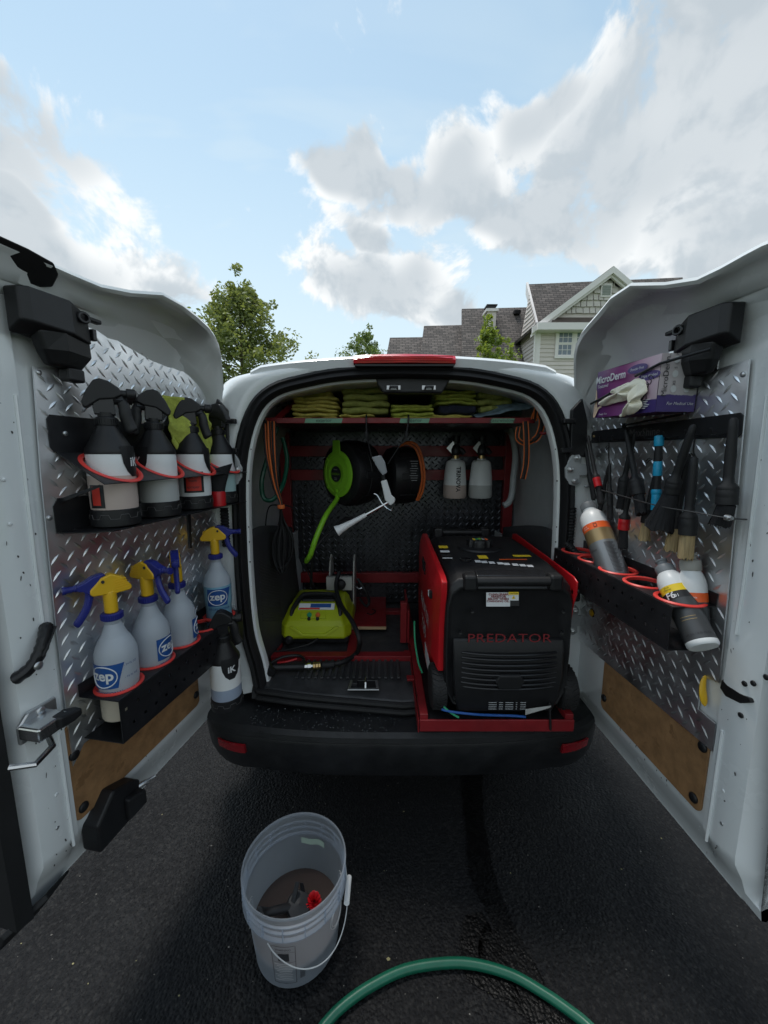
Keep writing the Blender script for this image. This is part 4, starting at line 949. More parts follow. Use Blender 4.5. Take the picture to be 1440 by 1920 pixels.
b = on(LD); b.loft([[(.16, .012, 1.325), (.178, .012, 1.325), (.178, .018, 1.325), (.16, .018, 1.325)], [(.19, .03, 1.19), (.205, .03, 1.19), (.205, .036, 1.19), (.19, .036, 1.19)]]); o = b.build('hanging_tool', 'black_plastic', None, 0, bevel=.002); tag(o, 'slim black plastic tool hanging below the upper left rack', 'tool')
lower_rack = box_rack(LD, 'bottle_rack', 'lower black perforated rack with red rings on the left rear door', .045, .598, .915, .803, .115, [.535, .418, .302, .190, .100], .048, 1)
right_rack = box_rack(RD, 'bottle_rack', 'black perforated rack with red rings on the right rear door', .012, .600, 1.142, 1.032, .112, [.072, .187, .310, .430, .552], .048, 2)

# ------------------------------------------------------------------ spray bottles
def prism_y(b, poly, t_): b.prism(poly, -t_, t_, 'y')
def ik_bottle(M, label, head_rot, badge_rot, fill=None, fill_h=.11, tag_red=None, word='iK', group='black and white trigger sprayers', S=1.0):
    root = thing('spray_bottle', label, 'spray bottle', M, group)
    r = .0505
    b = B(M); b.lathe([(r * .9, 0), (r * 1.05, .004), (r * 1.06, .02), (r * 1.03, .042), (r * .985, .044)], 36); base_ = b.build('base_cup', 'black_plastic', root, 35)
    b = B(M)
    for k in range(8):
        a = 2 * math.pi * k / 8
        q = [(a + d_, z_) for d_, z_ in ((0, .022), (.12, .022), (.19, .032), (.50, .032), (.57, .022), (.785, .022))]
        b.tube([(r * 1.065 * math.cos(x_), r * 1.065 * math.sin(x_), z_) for x_, z_ in q], .0007, 5)
    b.build('base_groove', 'print_faint', base_)
    top = .183
    pr = [(r * .985, .044), (r, .06), (r, .15), (r * .985, .178), (r * .93, top)]
    if fill:
        b = B(M); b.lathe([(r * .985, .0435), (r, .06), (r, fill_h)], 40, cap=False); b.build('liquid_fill', fill, root, 50)
        b = B(M); b.lathe([(r, fill_h), (r, .15), (r * .985, .178), (r * .93, top)], 40, cap=False); b.build('bottle', 'bottle_white', root, 50)
    else:
        b = B(M); b.lathe(pr, 40, cap=False); b.build('bottle', 'bottle_white', root, 50)
    b = B(M); b.lathe([(r * 1.0, .176), (r * 1.012, .18), (r * .985, .188), (r * .44, .240), (r * .42, .245)], 36); b.build('shoulder_cone', 'black_plastic', root, 50)
    b = B(M); b.lathe([(.021, .243), (.0235, .245), (.0235, .261), (.022, .263), (.017, .265), (.017, .275)], 24); cl = b.build('collar', 'black_plastic', root, 30)
    b = B(M)
    for k in range(28): a = 2 * math.pi * k / 28; b.box((.0238 * math.cos(a), .0238 * math.sin(a), .253), (.002, .002, .013), Matrix.Rotation(a, 3, 'Z'))
    b.build('collar_knurl', 'black_plastic', cl, 0)
    # badge: shield dropping from the cone with the maker's letters
    b = B(M); a = badge_rot; rows = [(.196, .66), (.178, .64), (.155, .58), (.135, .42), (.122, .18)]; n = 10
    vs = [((r * 1.006 + .0008 if z_ < .18 else r * (1.0 if z_ < .19 else .95) + .0014) * math.cos(a + (k / n - .5) * 2 * hw), (r * 1.006 + .0008 if z_ < .18 else r * (1.0 if z_ < .19 else .95) + .0014) * math.sin(a + (k / n - .5) * 2 * hw), z_) for z_, hw in rows for k in range(n + 1)]
    b.add(vs, [(i * (n + 1) + k, i * (n + 1) + k + 1, (i + 1) * (n + 1) + k + 1, (i + 1) * (n + 1) + k) for i in range(len(rows) - 1) for k in range(n)]); bd = b.build('badge', 'black_plastic', root, 40)
    if word: text_cyl('badge_letters', word, .030, r * 1.012, a, .157, M, 'label_white', bd, t=.0016, offset=.0008)
    Mh = M @ Matrix.Translation((0, 0, .272)) @ Matrix.Scale(1.12, 4) @ Matrix.Rotation(head_rot, 4, 'Z')
    # hood: wedge-shaped shell, open mechanism below
    b = B(Mh); prism_y(b, [(-.038, .012), (-.032, .010), (-.008, .028), (.018, .032), (.032, .040), (.029, .054), (.010, .068), (-.005, .072), (-.016, .068), (-.030, .046), (-.040, .022)], .0155); b.build('trigger_head', 'black_plastic', root, 0, bevel=.005, seg=3)
    b = B(Mh); prism_y(b, [(-.020, -.002), (.018, -.002), (.016, .028), (.022, .038), (-.018, .038), (-.022, .014)], .011); b.lathe([(.0095, 0), (.0095, .055)], 12, Matrix.Translation((-.022, 0, .030)) @ Matrix.Rotation(R(90), 4, 'Y')); b.build('pump_body', 'black_gloss', root, 0, bevel=.002)
    b = B(Mh); b.lathe([(.0085, 0), (.0085, .010), (.0125, .011), (.0125, .026), (.009, .029), (.004, .029)], 14, Matrix.Translation((.030, 0, .044)) @ Matrix.Rotation(R(90), 4, 'Y')); b.build('nozzle', 'black_plastic', root, 30)
    b = B(Mh); tp_ = spline([(.026, 0, .036), (.034, 0, .018), (.036, 0, -.004), (.043, 0, -.030), (.047, 0, -.038)], 4); b.tube(tp_, [.009, .009, .009, .0095, .01, .01, .0105, .0105, .0105, .0105, .0105, .0105, .011, .011, .010, .009, .006][:len(tp_)], 10, flat=1.2); b.build('trigger', 'black_plastic', root)
    if tag_red:
        a0, a1, z0, z1 = tag_red; b = B(M); b.patch(r, a0 - .16, a1 + .16, z0 - .006, z1 + .004, t=.0008); bk = b.build('label_backing', 'label_black', root, 0)
        b = B(M); b.patch(r, a0, a1, z0, z1, t=.0018); b.build('paper_label', 'label_red', bk, 0)
    return root
def upright(FR, u, w_, z, rot=0): return Matrix.Translation(FR.P(u, w_, z)) @ Matrix.Rotation(rot, 4, 'Z')
def face_cam(p, extra=0): return math.atan2(-p[1], -p[0]) + extra
ikspec = [(.495, 'front-most black and white sprayer on the left door, holding pinkish liquid', 12, 62, 'liquid_pink', .125, (-.95, -.55, .055, .10)),
          (.345, 'second black and white sprayer in the upper left rack, holding clear grey liquid', 195, -60, 'liquid_grey', .105, None),
          (.190, 'third sprayer in the upper left rack, with a red paper label', 12, 75, None, .1, (-.45, .40, .062, .118)),
          (.042, 'sprayer nearest the hinge in the upper left rack, holding pale aqua liquid', 165, 90, 'liquid_aqua', .12, None)]
for k, (u, lab, hr, br_, fl_, fh, tr_) in enumerate(ikspec):
    p_ = LD.P(u, .060, 1.325); fc = face_cam(p_); M = Matrix.Translation(p_) @ Matrix.Rotation(fc, 4, 'Z')     # local +x looks at the viewer
    tr2 = None
    o = ik_bottle(M, lab, R(hr + 78) if k in (0, 2) else R(hr + 78), R(br_), fl_, fh, tr_, word=('iK' if k in (0, 1) else None))
    if k == 2:
        for ln, (tx, zz) in enumerate((('put in', .105), ('foam', .094), ('sprayer', .074))): text_cyl('handwriting', tx, .012, .0525, R(-4), zz, M, 'print_dark', o)
hp = at_y(427, 1322, 1.245); M = Matrix.Translation(hp) @ Matrix.Rotation(face_cam(hp), 4, 'Z')
ik_bottle(M, 'black and white sprayer hanging off the end of the lower left rack', R(78), R(22), 'liquid_greyblue', .085, None, 'iK')

def zep_bottle(M, label, head_rot, label_rot, fill, fill_h, z_scale=1.0, group='clear sprayers with yellow and blue heads'):
    root = thing('spray_bottle', label, 'spray bottle', M, group); r = .0435
    side = [(r * .86, 0), (r * .97, .004), (r, .012), (r, .07)]
    pr_hi = [(r, .07), (r * 1.0, .085), (r * 1.02, .088), (r * 1.06, .10), (r * 1.08, .16), (r * 1.06, .176), (r * .96, .192), (r * .78, .208)]
    ribs = []
    for k in range(9):
        f = k / 8; rr_ = r * (.74 - .33 * f ** .8); z_ = .210 + f * .036; ribs += [(rr_ + .0006, z_), (rr_ - .0008, z_ + .002)]
    neck = [(.0185, .250), (.018, .262)]
    full = side + pr_hi + ribs + neck
    lo = [q for q in full if q[1] <= fill_h]; 
    def r_at(zz):
        for (ra, za), (rb, zb) in zip(full, full[1:]):
            if za <= zz <= zb: return ra + (rb - ra) * (zz - za) / max(1e-6, zb - za)
    lo = lo + [(r_at(fill_h), fill_h)]; hi = [(r_at(fill_h), fill_h)] + [q for q in full if q[1] > fill_h]
    b = B(M); b.lathe(lo, 36); b.build('liquid_fill', fill, root, 40)
    b = B(M); b.lathe(hi, 36, cap=False); b.build('bottle', 'bottle_clear', root, 60)
    R1 = r * 1.085
    a = label_rot; rows = []; n = 14; b = B(M); vs = []
    for i, (z_, a0, a1) in enumerate(((.096, -.95, .50), (.115, -.95, .58), (.135, -.95, .70), (.150, -.95, .80), (.158, -.95, .86))):
        for k in range(n + 1): an = a + a0 + (a1 - a0) * k / n; vs.append(((R1 + .0008) * math.cos(an), (R1 + .0008) * math.sin(an), z_))
    b.add(vs, [(i * (n + 1) + k, i * (n + 1) + k + 1, (i + 1) * (n + 1) + k + 1, (i + 1) * (n + 1) + k) for i in range(4) for k in range(n)]); lb = b.build('label', 'label_blue', root, 0)
    # oval ring and brand letters
    for rx, mt in ((.032, 'label_white'), ):
        b = B(M); pts = [((R1 + .0015) * math.cos(a - .18 + rx * math.cos(t_) / R1), (R1 + .0015) * math.sin(a - .18 + rx * math.cos(t_) / R1), .127 + .027 * math.sin(t_)) for t_ in [2 * math.pi * k / 30 for k in range(30)]]; b.tube(pts, .0014, 5, closed=True); b.build('logo_oval', mt, lb)
    text_cyl('brand_letters', 'zep', .036, R1, a - .18, .130, M, 'label_white', lb, t=.0016, offset=.001)
    text_cyl('brand_line', 'PROFESSIONAL', .011, R1, a - .05, .084, M, 'label_blue', lb, t=.0012)
    text_cyl('scale_print', '- 24 FL OZ', .007, R1, a + 1.15, .15, M, 'label_blue', lb, t=.0012); text_cyl('scale_print', '- 16 FL OZ', .007, R1, a + 1.15, .118, M, 'label_blue', lb, t=.0012)
    b = B(M); b.lathe([(.021, .258), (.0235, .260), (.0235, .274), (.021, .276)], 24); cl = b.build('collar', 'blue_plastic', root, 35)
    b = B(M)
    for k in range(30): an = 2 * math.pi * k / 30; b.box((.0236 * math.cos(an), .0236 * math.sin(an), .267), (.0018, .0018, .012), Matrix.Rotation(an, 3, 'Z'))
    b.build('collar_knurl', 'blue_plastic', cl, 0)
    Mh = M @ Matrix.Translation((0, 0, .276)) @ Matrix.Rotation(head_rot, 4, 'Z') @ Matrix.Diagonal((.80, .9, .96, 1))
    b = B(Mh); b.lathe([(.0185, 0), (.0185, .05), (.017, .06)], 20); prism_y(b, [(-.058, .058), (-.052, .052), (-.012, .050), (.045, .054), (.052, .062), (.05, .072), (.02, .098), (-.005, .104), (-.03, .094), (-.056, .066)], .0155); hd_ = b.build('trigger_head', 'yellow_plastic', root, 30, bevel=.0035, seg=3)
    for k in range(5):
        b = B(Mh); prism_y(b, [(-.052 + k * .002, .062 + k * .006), (-.012, .060 + k * .006), (-.012, .0628 + k * .006), (-.050 + k * .002, .0648 + k * .006)], .0166); b.build('head_rib', 'yellow_plastic', hd_, 0)
    b = B(Mh); b.lathe([(.0042, -.0185), (.0042, .0185)], 10, Matrix.Translation((.018, 0, .088)) @ Matrix.Rotation(R(90), 4, 'X')); b.build('pivot_hole', 'print_dark', hd_)
    b = B(Mh); prism_y(b, [(.030, .060), (.052, .058), (.066, .070), (.080, .074), (.080, .088), (.060, .094), (.040, .104), (.014, .108), (.006, .102), (.022, .096)], .0125); b.build('pump_body', 'blue_plastic', root, 0, bevel=.003)
    b = B(Mh); b.lathe([(.009, 0), (.009, .006), (.0075, .008), (.0085, .024), (.010, .027), (.010, .034), (.004, .035)], 12, Matrix.Translation((.078, 0, .081)) @ Matrix.Rotation(R(90), 4, 'Y')); b.build('nozzle', 'blue_plastic', root, 30)
    b = B(Mh); tp_ = spline([(.050, 0, .064), (.052, 0, .048), (.062, 0, .022), (.082, 0, -.004), (.092, 0, -.014)], 4); b.tube(tp_, [.0085] * (len(tp_) - 3) + [.008, .007, .004], 8, flat=1.25); b.build('trigger', 'blue_plastic', root)
    return root
ZB = .829
zspec = [(.535, .835, 'nearest sprayer in the lower left rack, blue nozzle pointing out to the left', 186, -32, 'liquid_cream', .070),
         (.418, .835, 'second sprayer in the lower left rack, holding clear liquid, its head turned half right', 40, 66, 'bottle_clear', .088),
         (.302, .835, 'third sprayer in the lower left rack, its blue trigger facing the viewer', 0, 98, 'bottle_clear', .088),
         (.100, .872, 'sprayer at the hinge end of the lower left rack, holding blue liquid', 80, 8, 'liquid_blue', .165)]
for u, zz, lab, hr, lr, fl_, fh in zspec:
    p_ = LD.P(u, .0575, zz); M = Matrix.Translation(p_) @ Matrix.Rotation(face_cam(p_), 4, 'Z')
    zep_bottle(M, lab, R(hr) if hr != 186 else R(-78), R(lr), fl_, fh)

# ------------------------------------------------------------------ green cloth tucked behind the upper sprayers
def cloth(name, label, pts_uv, mat, cat, seed, P, amp=.012, th=.006, n=22):
    """crumpled sheet: P(s, t) gives the base surface"""
    import mathutils
    b = B()
    def f(s_, t_):
        q = Vector(P(s_, t_)); nz = mathutils.noise.noise_vector(Vector((s_ * 3.1 + seed, t_ * 3.1, seed * .7))) * amp + mathutils.noise.noise_vector(Vector((s_ * 8 + seed, t_ * 8, 3.3))) * amp * .45
        return q + nz
    b.grid(f, n, n); o = b.build(name, mat, None, 80, thick=th, subsurf=1); return tag(o, label, cat)
cloth('microfiber_cloth', 'lime green microfibre cloth stuffed behind the sprayers in the upper left rack', None, 'towel_lime', 'cloth', 5,
      lambda s_, t_: LD.P(.245 - s_ * .26, .012 + .055 * math.sin(s_ * 9) ** 2 * (1 - t_ * .3) + .02 * t_, 1.672 - .012 * s_ - t_ * (.105 + .09 * math.sin(s_ * 7.5 + .6) ** 2)), .018, .007, 26)
# short red-handled brush standing in the upper tray
M = Matrix.Translation(LD.P(.112, .092, 1.325)) @ Matrix.Rotation(face_cam(LD.P(.112, .092, 1.325)), 4, 'Z')
br_ = thing('detail_brush', 'short brush with red base and black bristles standing in the upper left rack', 'brush', M)
b = B(M); b.lathe([(.024, 0), (.024, .045), (.022, .050)], 20); b.build('handle', 'red_plastic', br_, 30)
b = B(M); b.loft([[Vector((.015 * math.cos(a) * (1 + f * .1), (.022 + f * .018) * math.sin(a) + f * f * .012, .048 + f * .085 + (.012 * math.sin(a) * f))) for a in [2 * math.pi * k / 16 for k in range(16)]] for f in (0, .33, .66, 1)]); b.build('bristles', 'bristle_black', br_, 40)
# ------------------------------------------------------------------ right door: glove box, brush rail, brushes, bottles
RX = RD.e * -1            # reading direction on the right door (towards the hinge is to the left): image right = +u
def R_at(px, py, w_=.03): return RD.at(px, py, w_)
gb = thing('glove_box', 'purple and white cardboard box of latex gloves strapped to the right rear door', 'box', RD.P(.34, .05, 1.60))
bw, bh, bd_ = .272, .140, .100
GM = RD.M @ Matrix.Translation((.336, .006, 1.682)) @ Matrix.Rotation(R(2), 4, 'Y')
def printed(name, stops, stripe):
    m, t, p = special(name); c = tn(t, 'ShaderNodeTexCoord'); sp = tn(t, 'ShaderNodeSeparateXYZ'); t.links.new(c.outputs['UV'], sp.inputs[0])
    cr = tn(t, 'ShaderNodeValToRGB'); t.links.new(sp.outputs[0], cr.inputs[0]); els = cr.color_ramp.elements
    els[0].position = 0; els[0].color = (*stops[0][1], 1); els[1].position = 1; els[1].color = (*stops[-1][1], 1)
    for pos, colr in stops[1:-1]: e = els.new(pos); e.color = (*colr, 1)
    wv = tn(t, 'ShaderNodeTexNoise'); wv.inputs['Scale'].default_value = 4; t.links.new(c.outputs['UV'], wv.inputs['Vector'])
    low = tmap(t, tmath(t, 'ADD', sp.outputs[1], tmath(t, 'MULTIPLY', wv.outputs['Fac'], .10)), stripe[0], stripe[0] + .02, 1, 0)
    t.links.new(tmix(t, tmath(t, 'MULTIPLY', low, tmap(t, sp.outputs[0], stripe[1], stripe[2], .15, 1)), cr.outputs[0], (.065, .04, .19)), p.inputs['Base Color']); p.inputs['Roughness'].default_value = .36
printed('box_print', [(0, (.10, .03, .16)), (.22, (.17, .03, .15)), (.45, (.30, .07, .24)), (.66, (.50, .24, .40)), (1, (.58, .45, .50))], (.27, .35, .8))
printed('box_print_end', [(0, (.60, .52, .55)), (.3, (.60, .55, .56)), (1, (.55, .53, .53))], (.33, -.1, 0))
def uv_grid(o, n, m_):
    uvl = o.data.uv_layers.new(name='UVMap')
    for lp in o.data.loops: k = lp.vertex_index; uvl.data[lp.index].uv = ((k % (n + 1)) / n, (k // (n + 1)) / m_)
b = B(GM); b.grid(lambda i, j: (-bw / 2 + bw * i, bd_ + .004 * math.sin(i * 9) * math.sin(j * math.pi) - .008 * math.exp(-((i - .5) / .2) ** 2 - ((j - .5) / .4) ** 2), -bh / 2 + bh * j), 24, 8); uv_grid(b.build('front_panel', 'box_print', gb, 60), 24, 8)
b = B(GM); b.grid(lambda i, j: (bw / 2 + .003 * math.sin(i * math.pi) * math.sin(j * math.pi), bd_ - bd_ * i, -bh / 2 + bh * j), 8, 8); uv_grid(b.build('end_panel', 'box_print_end', gb, 60), 8, 8)
b = B(GM); q_ = [(-bw / 2, 0, -bh / 2), (bw / 2, 0, -bh / 2), (bw / 2, 0, bh / 2), (-bw / 2, 0, bh / 2), (-bw / 2, bd_, -bh / 2), (bw / 2, bd_, -bh / 2), (bw / 2, bd_, bh / 2), (-bw / 2, bd_, bh / 2)]
b.add(q_, [(0, 1, 2, 3), (0, 4, 5, 1), (2, 6, 7, 3), (3, 7, 4, 0)]); b.build('carton', 'box_purple', gb, 0)
G3 = GM.to_3x3()
def gtext(name, s_, size, fu, fz, mat, rotd=0, sx=1.0, shear=0, spacing=1.0, off=0, end=False):
    if end: org = GM @ Vector((bw / 2 + .0042, bd_ * (1 - fu), -bh / 2 + bh * fz)); ax = Vector((0, -1, 0))
    else: org = GM @ Vector((-bw / 2 + bw * fu, bd_ + .0045, -bh / 2 + bh * fz)); ax = Vector((1, 0, 0))
    ca, sa = math.cos(R(rotd)), math.sin(R(rotd)); r_ = G3 @ (ax * ca + Vector((0, 0, sa))); u_ = G3 @ (ax * -sa + Vector((0, 0, ca)))
    return text(name, s_, size, org, r_, u_, mat, gb, sx, spacing, shear, lift=.0, offset=off)
gtext('brand_letters', 'MicroDerm', .030, .27, .80, 'label_white', 0, 1.0, 0, 1.0, .0006); gtext('brand_sub', 'Textured', .014, .15, .66, 'label_white')
gtext('print', 'Powder Free', .008, .20, .06, 'label_white', 0, 1, .25)
b = B(GM)
for k in range(6): b.box((-bw / 2 + bw * (.78 - .01 * (k % 2)), bd_ + .0045, -bh / 2 + bh * (.23 - k * .030)), (.085 - .012 * (k % 3), .0004, .0016))
tag(b.build('small_print', 'label_white', gb, 0), kind='stuff')
for fu, fz, s_ in ((.70, .84, 'Powder Free'), (.88, .66, 'Triple Washed')):
    b = B(GM); b.add([(-bw / 2 + bw * fu + .040 * math.cos(a), bd_ + .0040, -bh / 2 + bh * fz + .0115 * math.sin(a)) for a in [2 * math.pi * k / 28 for k in range(28)]], [tuple(range(28))]); b.build('oval_badge', 'box_violet', gb, 0); gtext('badge_letters', s_, .010, fu, fz, 'label_white')
gtext('brand_letters', 'MicroDerm.', .020, .13, .62, 'print_dark', 90, 1.0, end=True); gtext('print', 'For Medical Use', .0105, .58, .14, 'label_white', 0, 1, .25, end=True)
for fu, fz, s_ in ((.36, .42, 'XS'), (.36, .68, 'S'), (.36, .92, 'M'), (.70, .42, 'SM'), (.70, .68, 'L'), (.70, .92, 'XL')):
    b = B(GM); b.add([(bw / 2 + .0040, bd_ * (1 - fu) + .0075 * math.cos(a), -bh / 2 + bh * (fz - .03) + .0085 * math.sin(a)) for a in [2 * math.pi * k / 20 for k in range(20)]], [tuple(range(20))]); b.build('size_dot', 'label_white', gb, 0)
    gtext('size_letters', s_, .010, fu, fz + .075, 'print_dark', 90, end=True)
gtext('cross_mark', 'X', .018, .70, .65, 'print_dark', 70, end=True)
for pts in ([(.80, .20), (.84, .30), (.88, .47), (.86, .40), (.88, .25), (.82, .22)], [(.84, .42), (.88, .40), (.885, .50), (.85, .50), (.845, .43)], [(.86, .56), (.90, .50), (.92, .56), (.88, .62), (.91, .66), (.95, .58)], [(.79, .46), (.78, .60), (.80, .64)]):
    b = B(GM); b.tube(spline([(-bw / 2 + bw * a, bd_ + .0045, -bh / 2 + bh * c_) for a, c_ in pts], 4), .0010, 5); b.build('scrawl', 'print_dark', gb)
b = B(GM); b.add([(-bw / 2 + x, bd_ + .0045, -bh / 2 + z) for x, z in ((.003, .002), (.012, .0), (.03, .026), (.045, .03), (.042, .036), (.022, .030), (.018, .05), (.012, .08), (.006, .09), (.008, .05), (.003, .03))], [tuple(range(11))]); b.build('printed_hand', 'glove_skin', gb, 0)
# straps holding it
for (u0, z0, u1, z1) in ((.560, 1.735, .395, 1.708), (.285, 1.680, .190, 1.662)):
    b = B(); b.tube([RD.P(u0, .060 if u0 > .5 else .113, z0), RD.P((u0 + u1) / 2, .113, (z0 + z1) / 2), RD.P(u1, .115, z1)], .0035, 8); o = b.build('zip_strap', 'black_plastic', None); tag(o, 'black strap across the %s of the glove box' % ('upper right corner' if u0 > .5 else 'left end'), 'strap')
b = B(RD.M); b.tube([(.225, .02, 1.592), (.36, .03, 1.597), (.47, .03, 1.602)], .003, 6); b.box((.222, .02, 1.590), (.012, .008, .016)); o = b.build('zip_strap', 'black_plastic', None, 0); tag(o, 'black strap running along under the glove box', 'strap')
# gloves pulled half out of the opening
gl = B()
import mathutils
def blob(pts, rs):
    ps = spline(pts, 5); rr_ = [interp([(i / (len(rs) - 1), (r_,)) for i, r_ in enumerate(rs)], k / (len(ps) - 1))[0] for k in range(len(ps))]; gl.tube(ps, rr_, 10, flat=.45)
def G(px, py, w_=.11): return R_at(px, py, w_)
def glove(name, fingers, palm, label):
    gl_ = B()
    for pts, rs in fingers:
        ps = spline([R_at(*q) for q in pts], 6); rr_ = [interp([(i / (len(rs) - 1), (r_,)) for i, r_ in enumerate(rs)], k / (len(ps) - 1))[0] for k in range(len(ps))]
        gl_.tube(ps, rr_, 10, flat=.5)
    ps = spline([R_at(*q) for q in palm[0]], 6); rr_ = [interp([(i / (len(palm[1]) - 1), (r_,)) for i, r_ in enumerate(palm[1])], k / (len(ps) - 1))[0] * (1 + .18 * math.sin(k * 2.3)) for k in range(len(ps))]; gl_.tube(ps, rr_, 14, flat=.35)
    for i, v in enumerate(gl_.v): gl_.v[i] = v + mathutils.noise.noise_vector(v * 60) * .0045 + mathutils.noise.noise_vector(v * 160) * .0016
    o = gl_.build(name, 'glove_latex', None, 70); o.modifiers.new('sub', 'SUBSURF').levels = 1; return tag(o, label, 'glove')
def crumple(name, label, outline, w0, seed):
    """limp glove: lobed sheet with folds; outline of photo directions, w0 = distance off the door"""
    import mathutils
    c = sum((R_at(x, y, w0) for x, y in outline), Vector()) / len(outline); rim = spline([R_at(x, y, w0 - .004) for x, y in outline], 5, True); n = len(rim); b = B(); rings = []
    for f in (1.0, .82, .6, .38, .18):
        ring = []
        for i, q in enumerate(rim):
            p_ = c.lerp(q, f); h = .012 * (1 - f ** 2.5) + .007 * math.sin(i / n * 2 * math.pi * 5 + seed) * (1 - f) * f * 3
            nz = mathutils.noise.noise_vector(p_ * 70 + Vector((seed, 0, 0))) * .006 * (1 - f * .6) + mathutils.noise.noise_vector(p_ * 170 + Vector((0, seed, 0))) * .0025
            ring.append(p_ + RD.n * h + nz)
        rings.append(ring)
    b.loft(rings, cap=False); k = len(b.v); b.v.append(c + RD.n * .014); b.f += [(4 * n + i, 4 * n + (i + 1) % n, k) for i in range(n)]; b.mi += [0] * n
    o = b.build(name, 'glove_latex', None, 55, thick=.003); o.modifiers.new('sub', 'SUBSURF').levels = 1; return tag(o, label, 'glove')
crumple('latex_glove', 'cream latex glove pulled out of the box with its fingers pointing left', [(1210, 714), (1196, 708), (1184, 716), (1168, 722), (1148, 731), (1146, 737), (1166, 735), (1150, 744), (1124, 753), (1122, 759), (1132, 762), (1160, 754), (1186, 748), (1202, 738), (1212, 726)], .114, 1)
crumple('latex_glove', 'cream latex glove hanging limply down from the opening of the glove box', [(1212, 722), (1200, 718), (1186, 730), (1180, 746), (1184, 754), (1172, 768), (1162, 780), (1168, 782), (1184, 772), (1176, 778), (1190, 776), (1204, 760), (1201, 750), (1212, 738)], .120, 4)

# brush rail with hooks
rail = thing('brush_rail', 'black metal rail with hooks and cut-out lettering on the right rear door', 'rack', RD.P(.31, .006, 1.54))
b = B(RD.M); b.prism([(.025, 1.543), (.600, 1.538), (.608, 1.546), (.606, 1.585), (.598, 1.592), (.030, 1.585), (.022, 1.578)], .006, .0085, 'y'); b.build('rail_plate', 'black_metal', rail, 0, bevel=.0008)
org = RD.P(.300, .0092, 1.565); text('rail_letters', 'MaxShine', .034, org, RD.e, (0, 0, 1), 'print_faint', rail, 1.0, lift=0)
for k in range(8):
    u = .07 + k * .072; b = B(RD.M); b.tube([(u, .008, 1.548), (u, .030, 1.546), (u, .046, 1.548), (u, .050, 1.560)], .0026, 6); b.build('hook', 'black_metal', rail)
for (u, z) in ((.04, 1.566), (.59, 1.568)): disc(RD, u, .0085, z, .005, 'brass' if u < .1 else 'zinc', 'screw', rail, .003, 10)
# brushes: top, ferrule start, ferrule end, bristle end in photo directions, taken on a plane 35 mm off the door
def brush(label, top, f0, f1, tip, rh, rf, rb0, rb1, mats, w_=.035, fan=0, tilt=0, hook=True, handle_parts=None):
    P = [R_at(*q, w_) for q in (top, f0, f1, tip)]; root = thing('detail_brush', label, 'brush', P[3], 'brushes hanging on the right rear door')
    hm, fm_, bm_ = mats; d = (P[1] - P[0]); L = d.length; z_ = -d.normalized(); M = axis_matrix(P[1], z_, RD.e)
    b = B(M); b.lathe([(rf * .98, -.002), (rf, .002), (rf * .96, .007), (rh * 1.05, .016), (rh * .92, .03), (rh, L * .45), (rh * .85, L * .85), (rh * .75, L * .97), (rh * .4, L)], 14); b.build('handle', hm, root, 50)
    dd = (P[2] - P[1]); M2 = axis_matrix(P[1], dd, RD.e); lf = dd.length; b = B(M2); b.lathe([(rf * .94, 0), (rf, .002), (rf, lf * .45), (rf * .985, lf * .5), (rf, lf * .55), (rf * 1.0, lf)], 18); b.build('ferrule', fm_, root, 40)
    db = (P[3] - P[2]); M3 = axis_matrix(P[2], db, RD.e); lb = db.length; rings = []; n = 26; rnd = random.Random(int(top[0] * 7 + tip[1]))
    for f in (0, .3, .6, .85, 1.0):
        rr_ = rb0 + (rb1 - rb0) * f ** 1.2; rings.append([Vector((rr_ * math.cos(a) + fan * f * f, rr_ * math.sin(a) * .8, lb * f + (rnd.uniform(-.10, .06) * lb if f == 1 else 0))) for a in [2 * math.pi * k / n for k in range(n)]])
    b = B(M3); b.loft(rings)
    for k in range(46):     # loose hairs that break up the outline
        a = rnd.uniform(0, 2 * math.pi); q = rnd.uniform(.75, 1.0); p0 = Vector((rb0 * q * math.cos(a), rb0 * q * math.sin(a) * .8, lb * .1)); p1 = Vector((rb1 * q * 1.06 * math.cos(a) + fan, rb1 * q * 1.06 * math.sin(a) * .8, lb * rnd.uniform(.9, 1.08)))
        b.tube([p0, (p0 + p1) / 2 + Vector((fan * -.25, 0, 0)), p1], .0006, 3)
    b.build('bristles', bm_, root, 25)
    if handle_parts:
        for (f0_, f1_, mt, k_) in handle_parts: b = B(M); b.lathe([(rh * k_ * .9, L * f0_), (rh * k_, L * f0_ + .004), (rh * k_, L * f1_ - .004), (rh * k_ * .9, L * f1_)], 14); b.build('grip_band', mt, root, 50)
    return root
K = ('brush_black', 'brush_black', 'bristle_black'); KR = ('brush_black', 'red_plastic', 'bristle_black'); KT = ('brush_black', 'brush_black', 'bristle_tan')
brush('thin black brush nearest the hinge on the brush rail', (1095, 818), (1106, 893), (1109, 908), (1114, 936), .0062, .0095, .009, .010, K)
brush('thin black brush with short red ferrule near the hinge end of the rail', (1102, 816), (1118, 896), (1122, 913), (1127, 944), .0068, .0125, .011, .012, KR, .048)
brush('slim black brush hanging on a cord third along the rail, leaning left', (1142, 872), (1130, 925), (1127, 945), (1122, 968), .006, .009, .009, .010, K, .030)
brush('slim black brush hanging on a cord third along the rail, hanging straight', (1143, 868), (1143, 925), (1144, 948), (1145, 974), .006, .010, .010, .010, K, .040)
brush('black brush with wide black ferrule behind the leaning one, mid rail', (1190, 812), (1170, 902), (1167, 930), (1163, 954), .008, .0165, .014, .0145, K, .030)
brush('black brush leaning right with broad black ferrule, mid rail', (1174, 806), (1193, 905), (1197, 928), (1203, 965), .0092, .0185, .016, .017, K, .052)
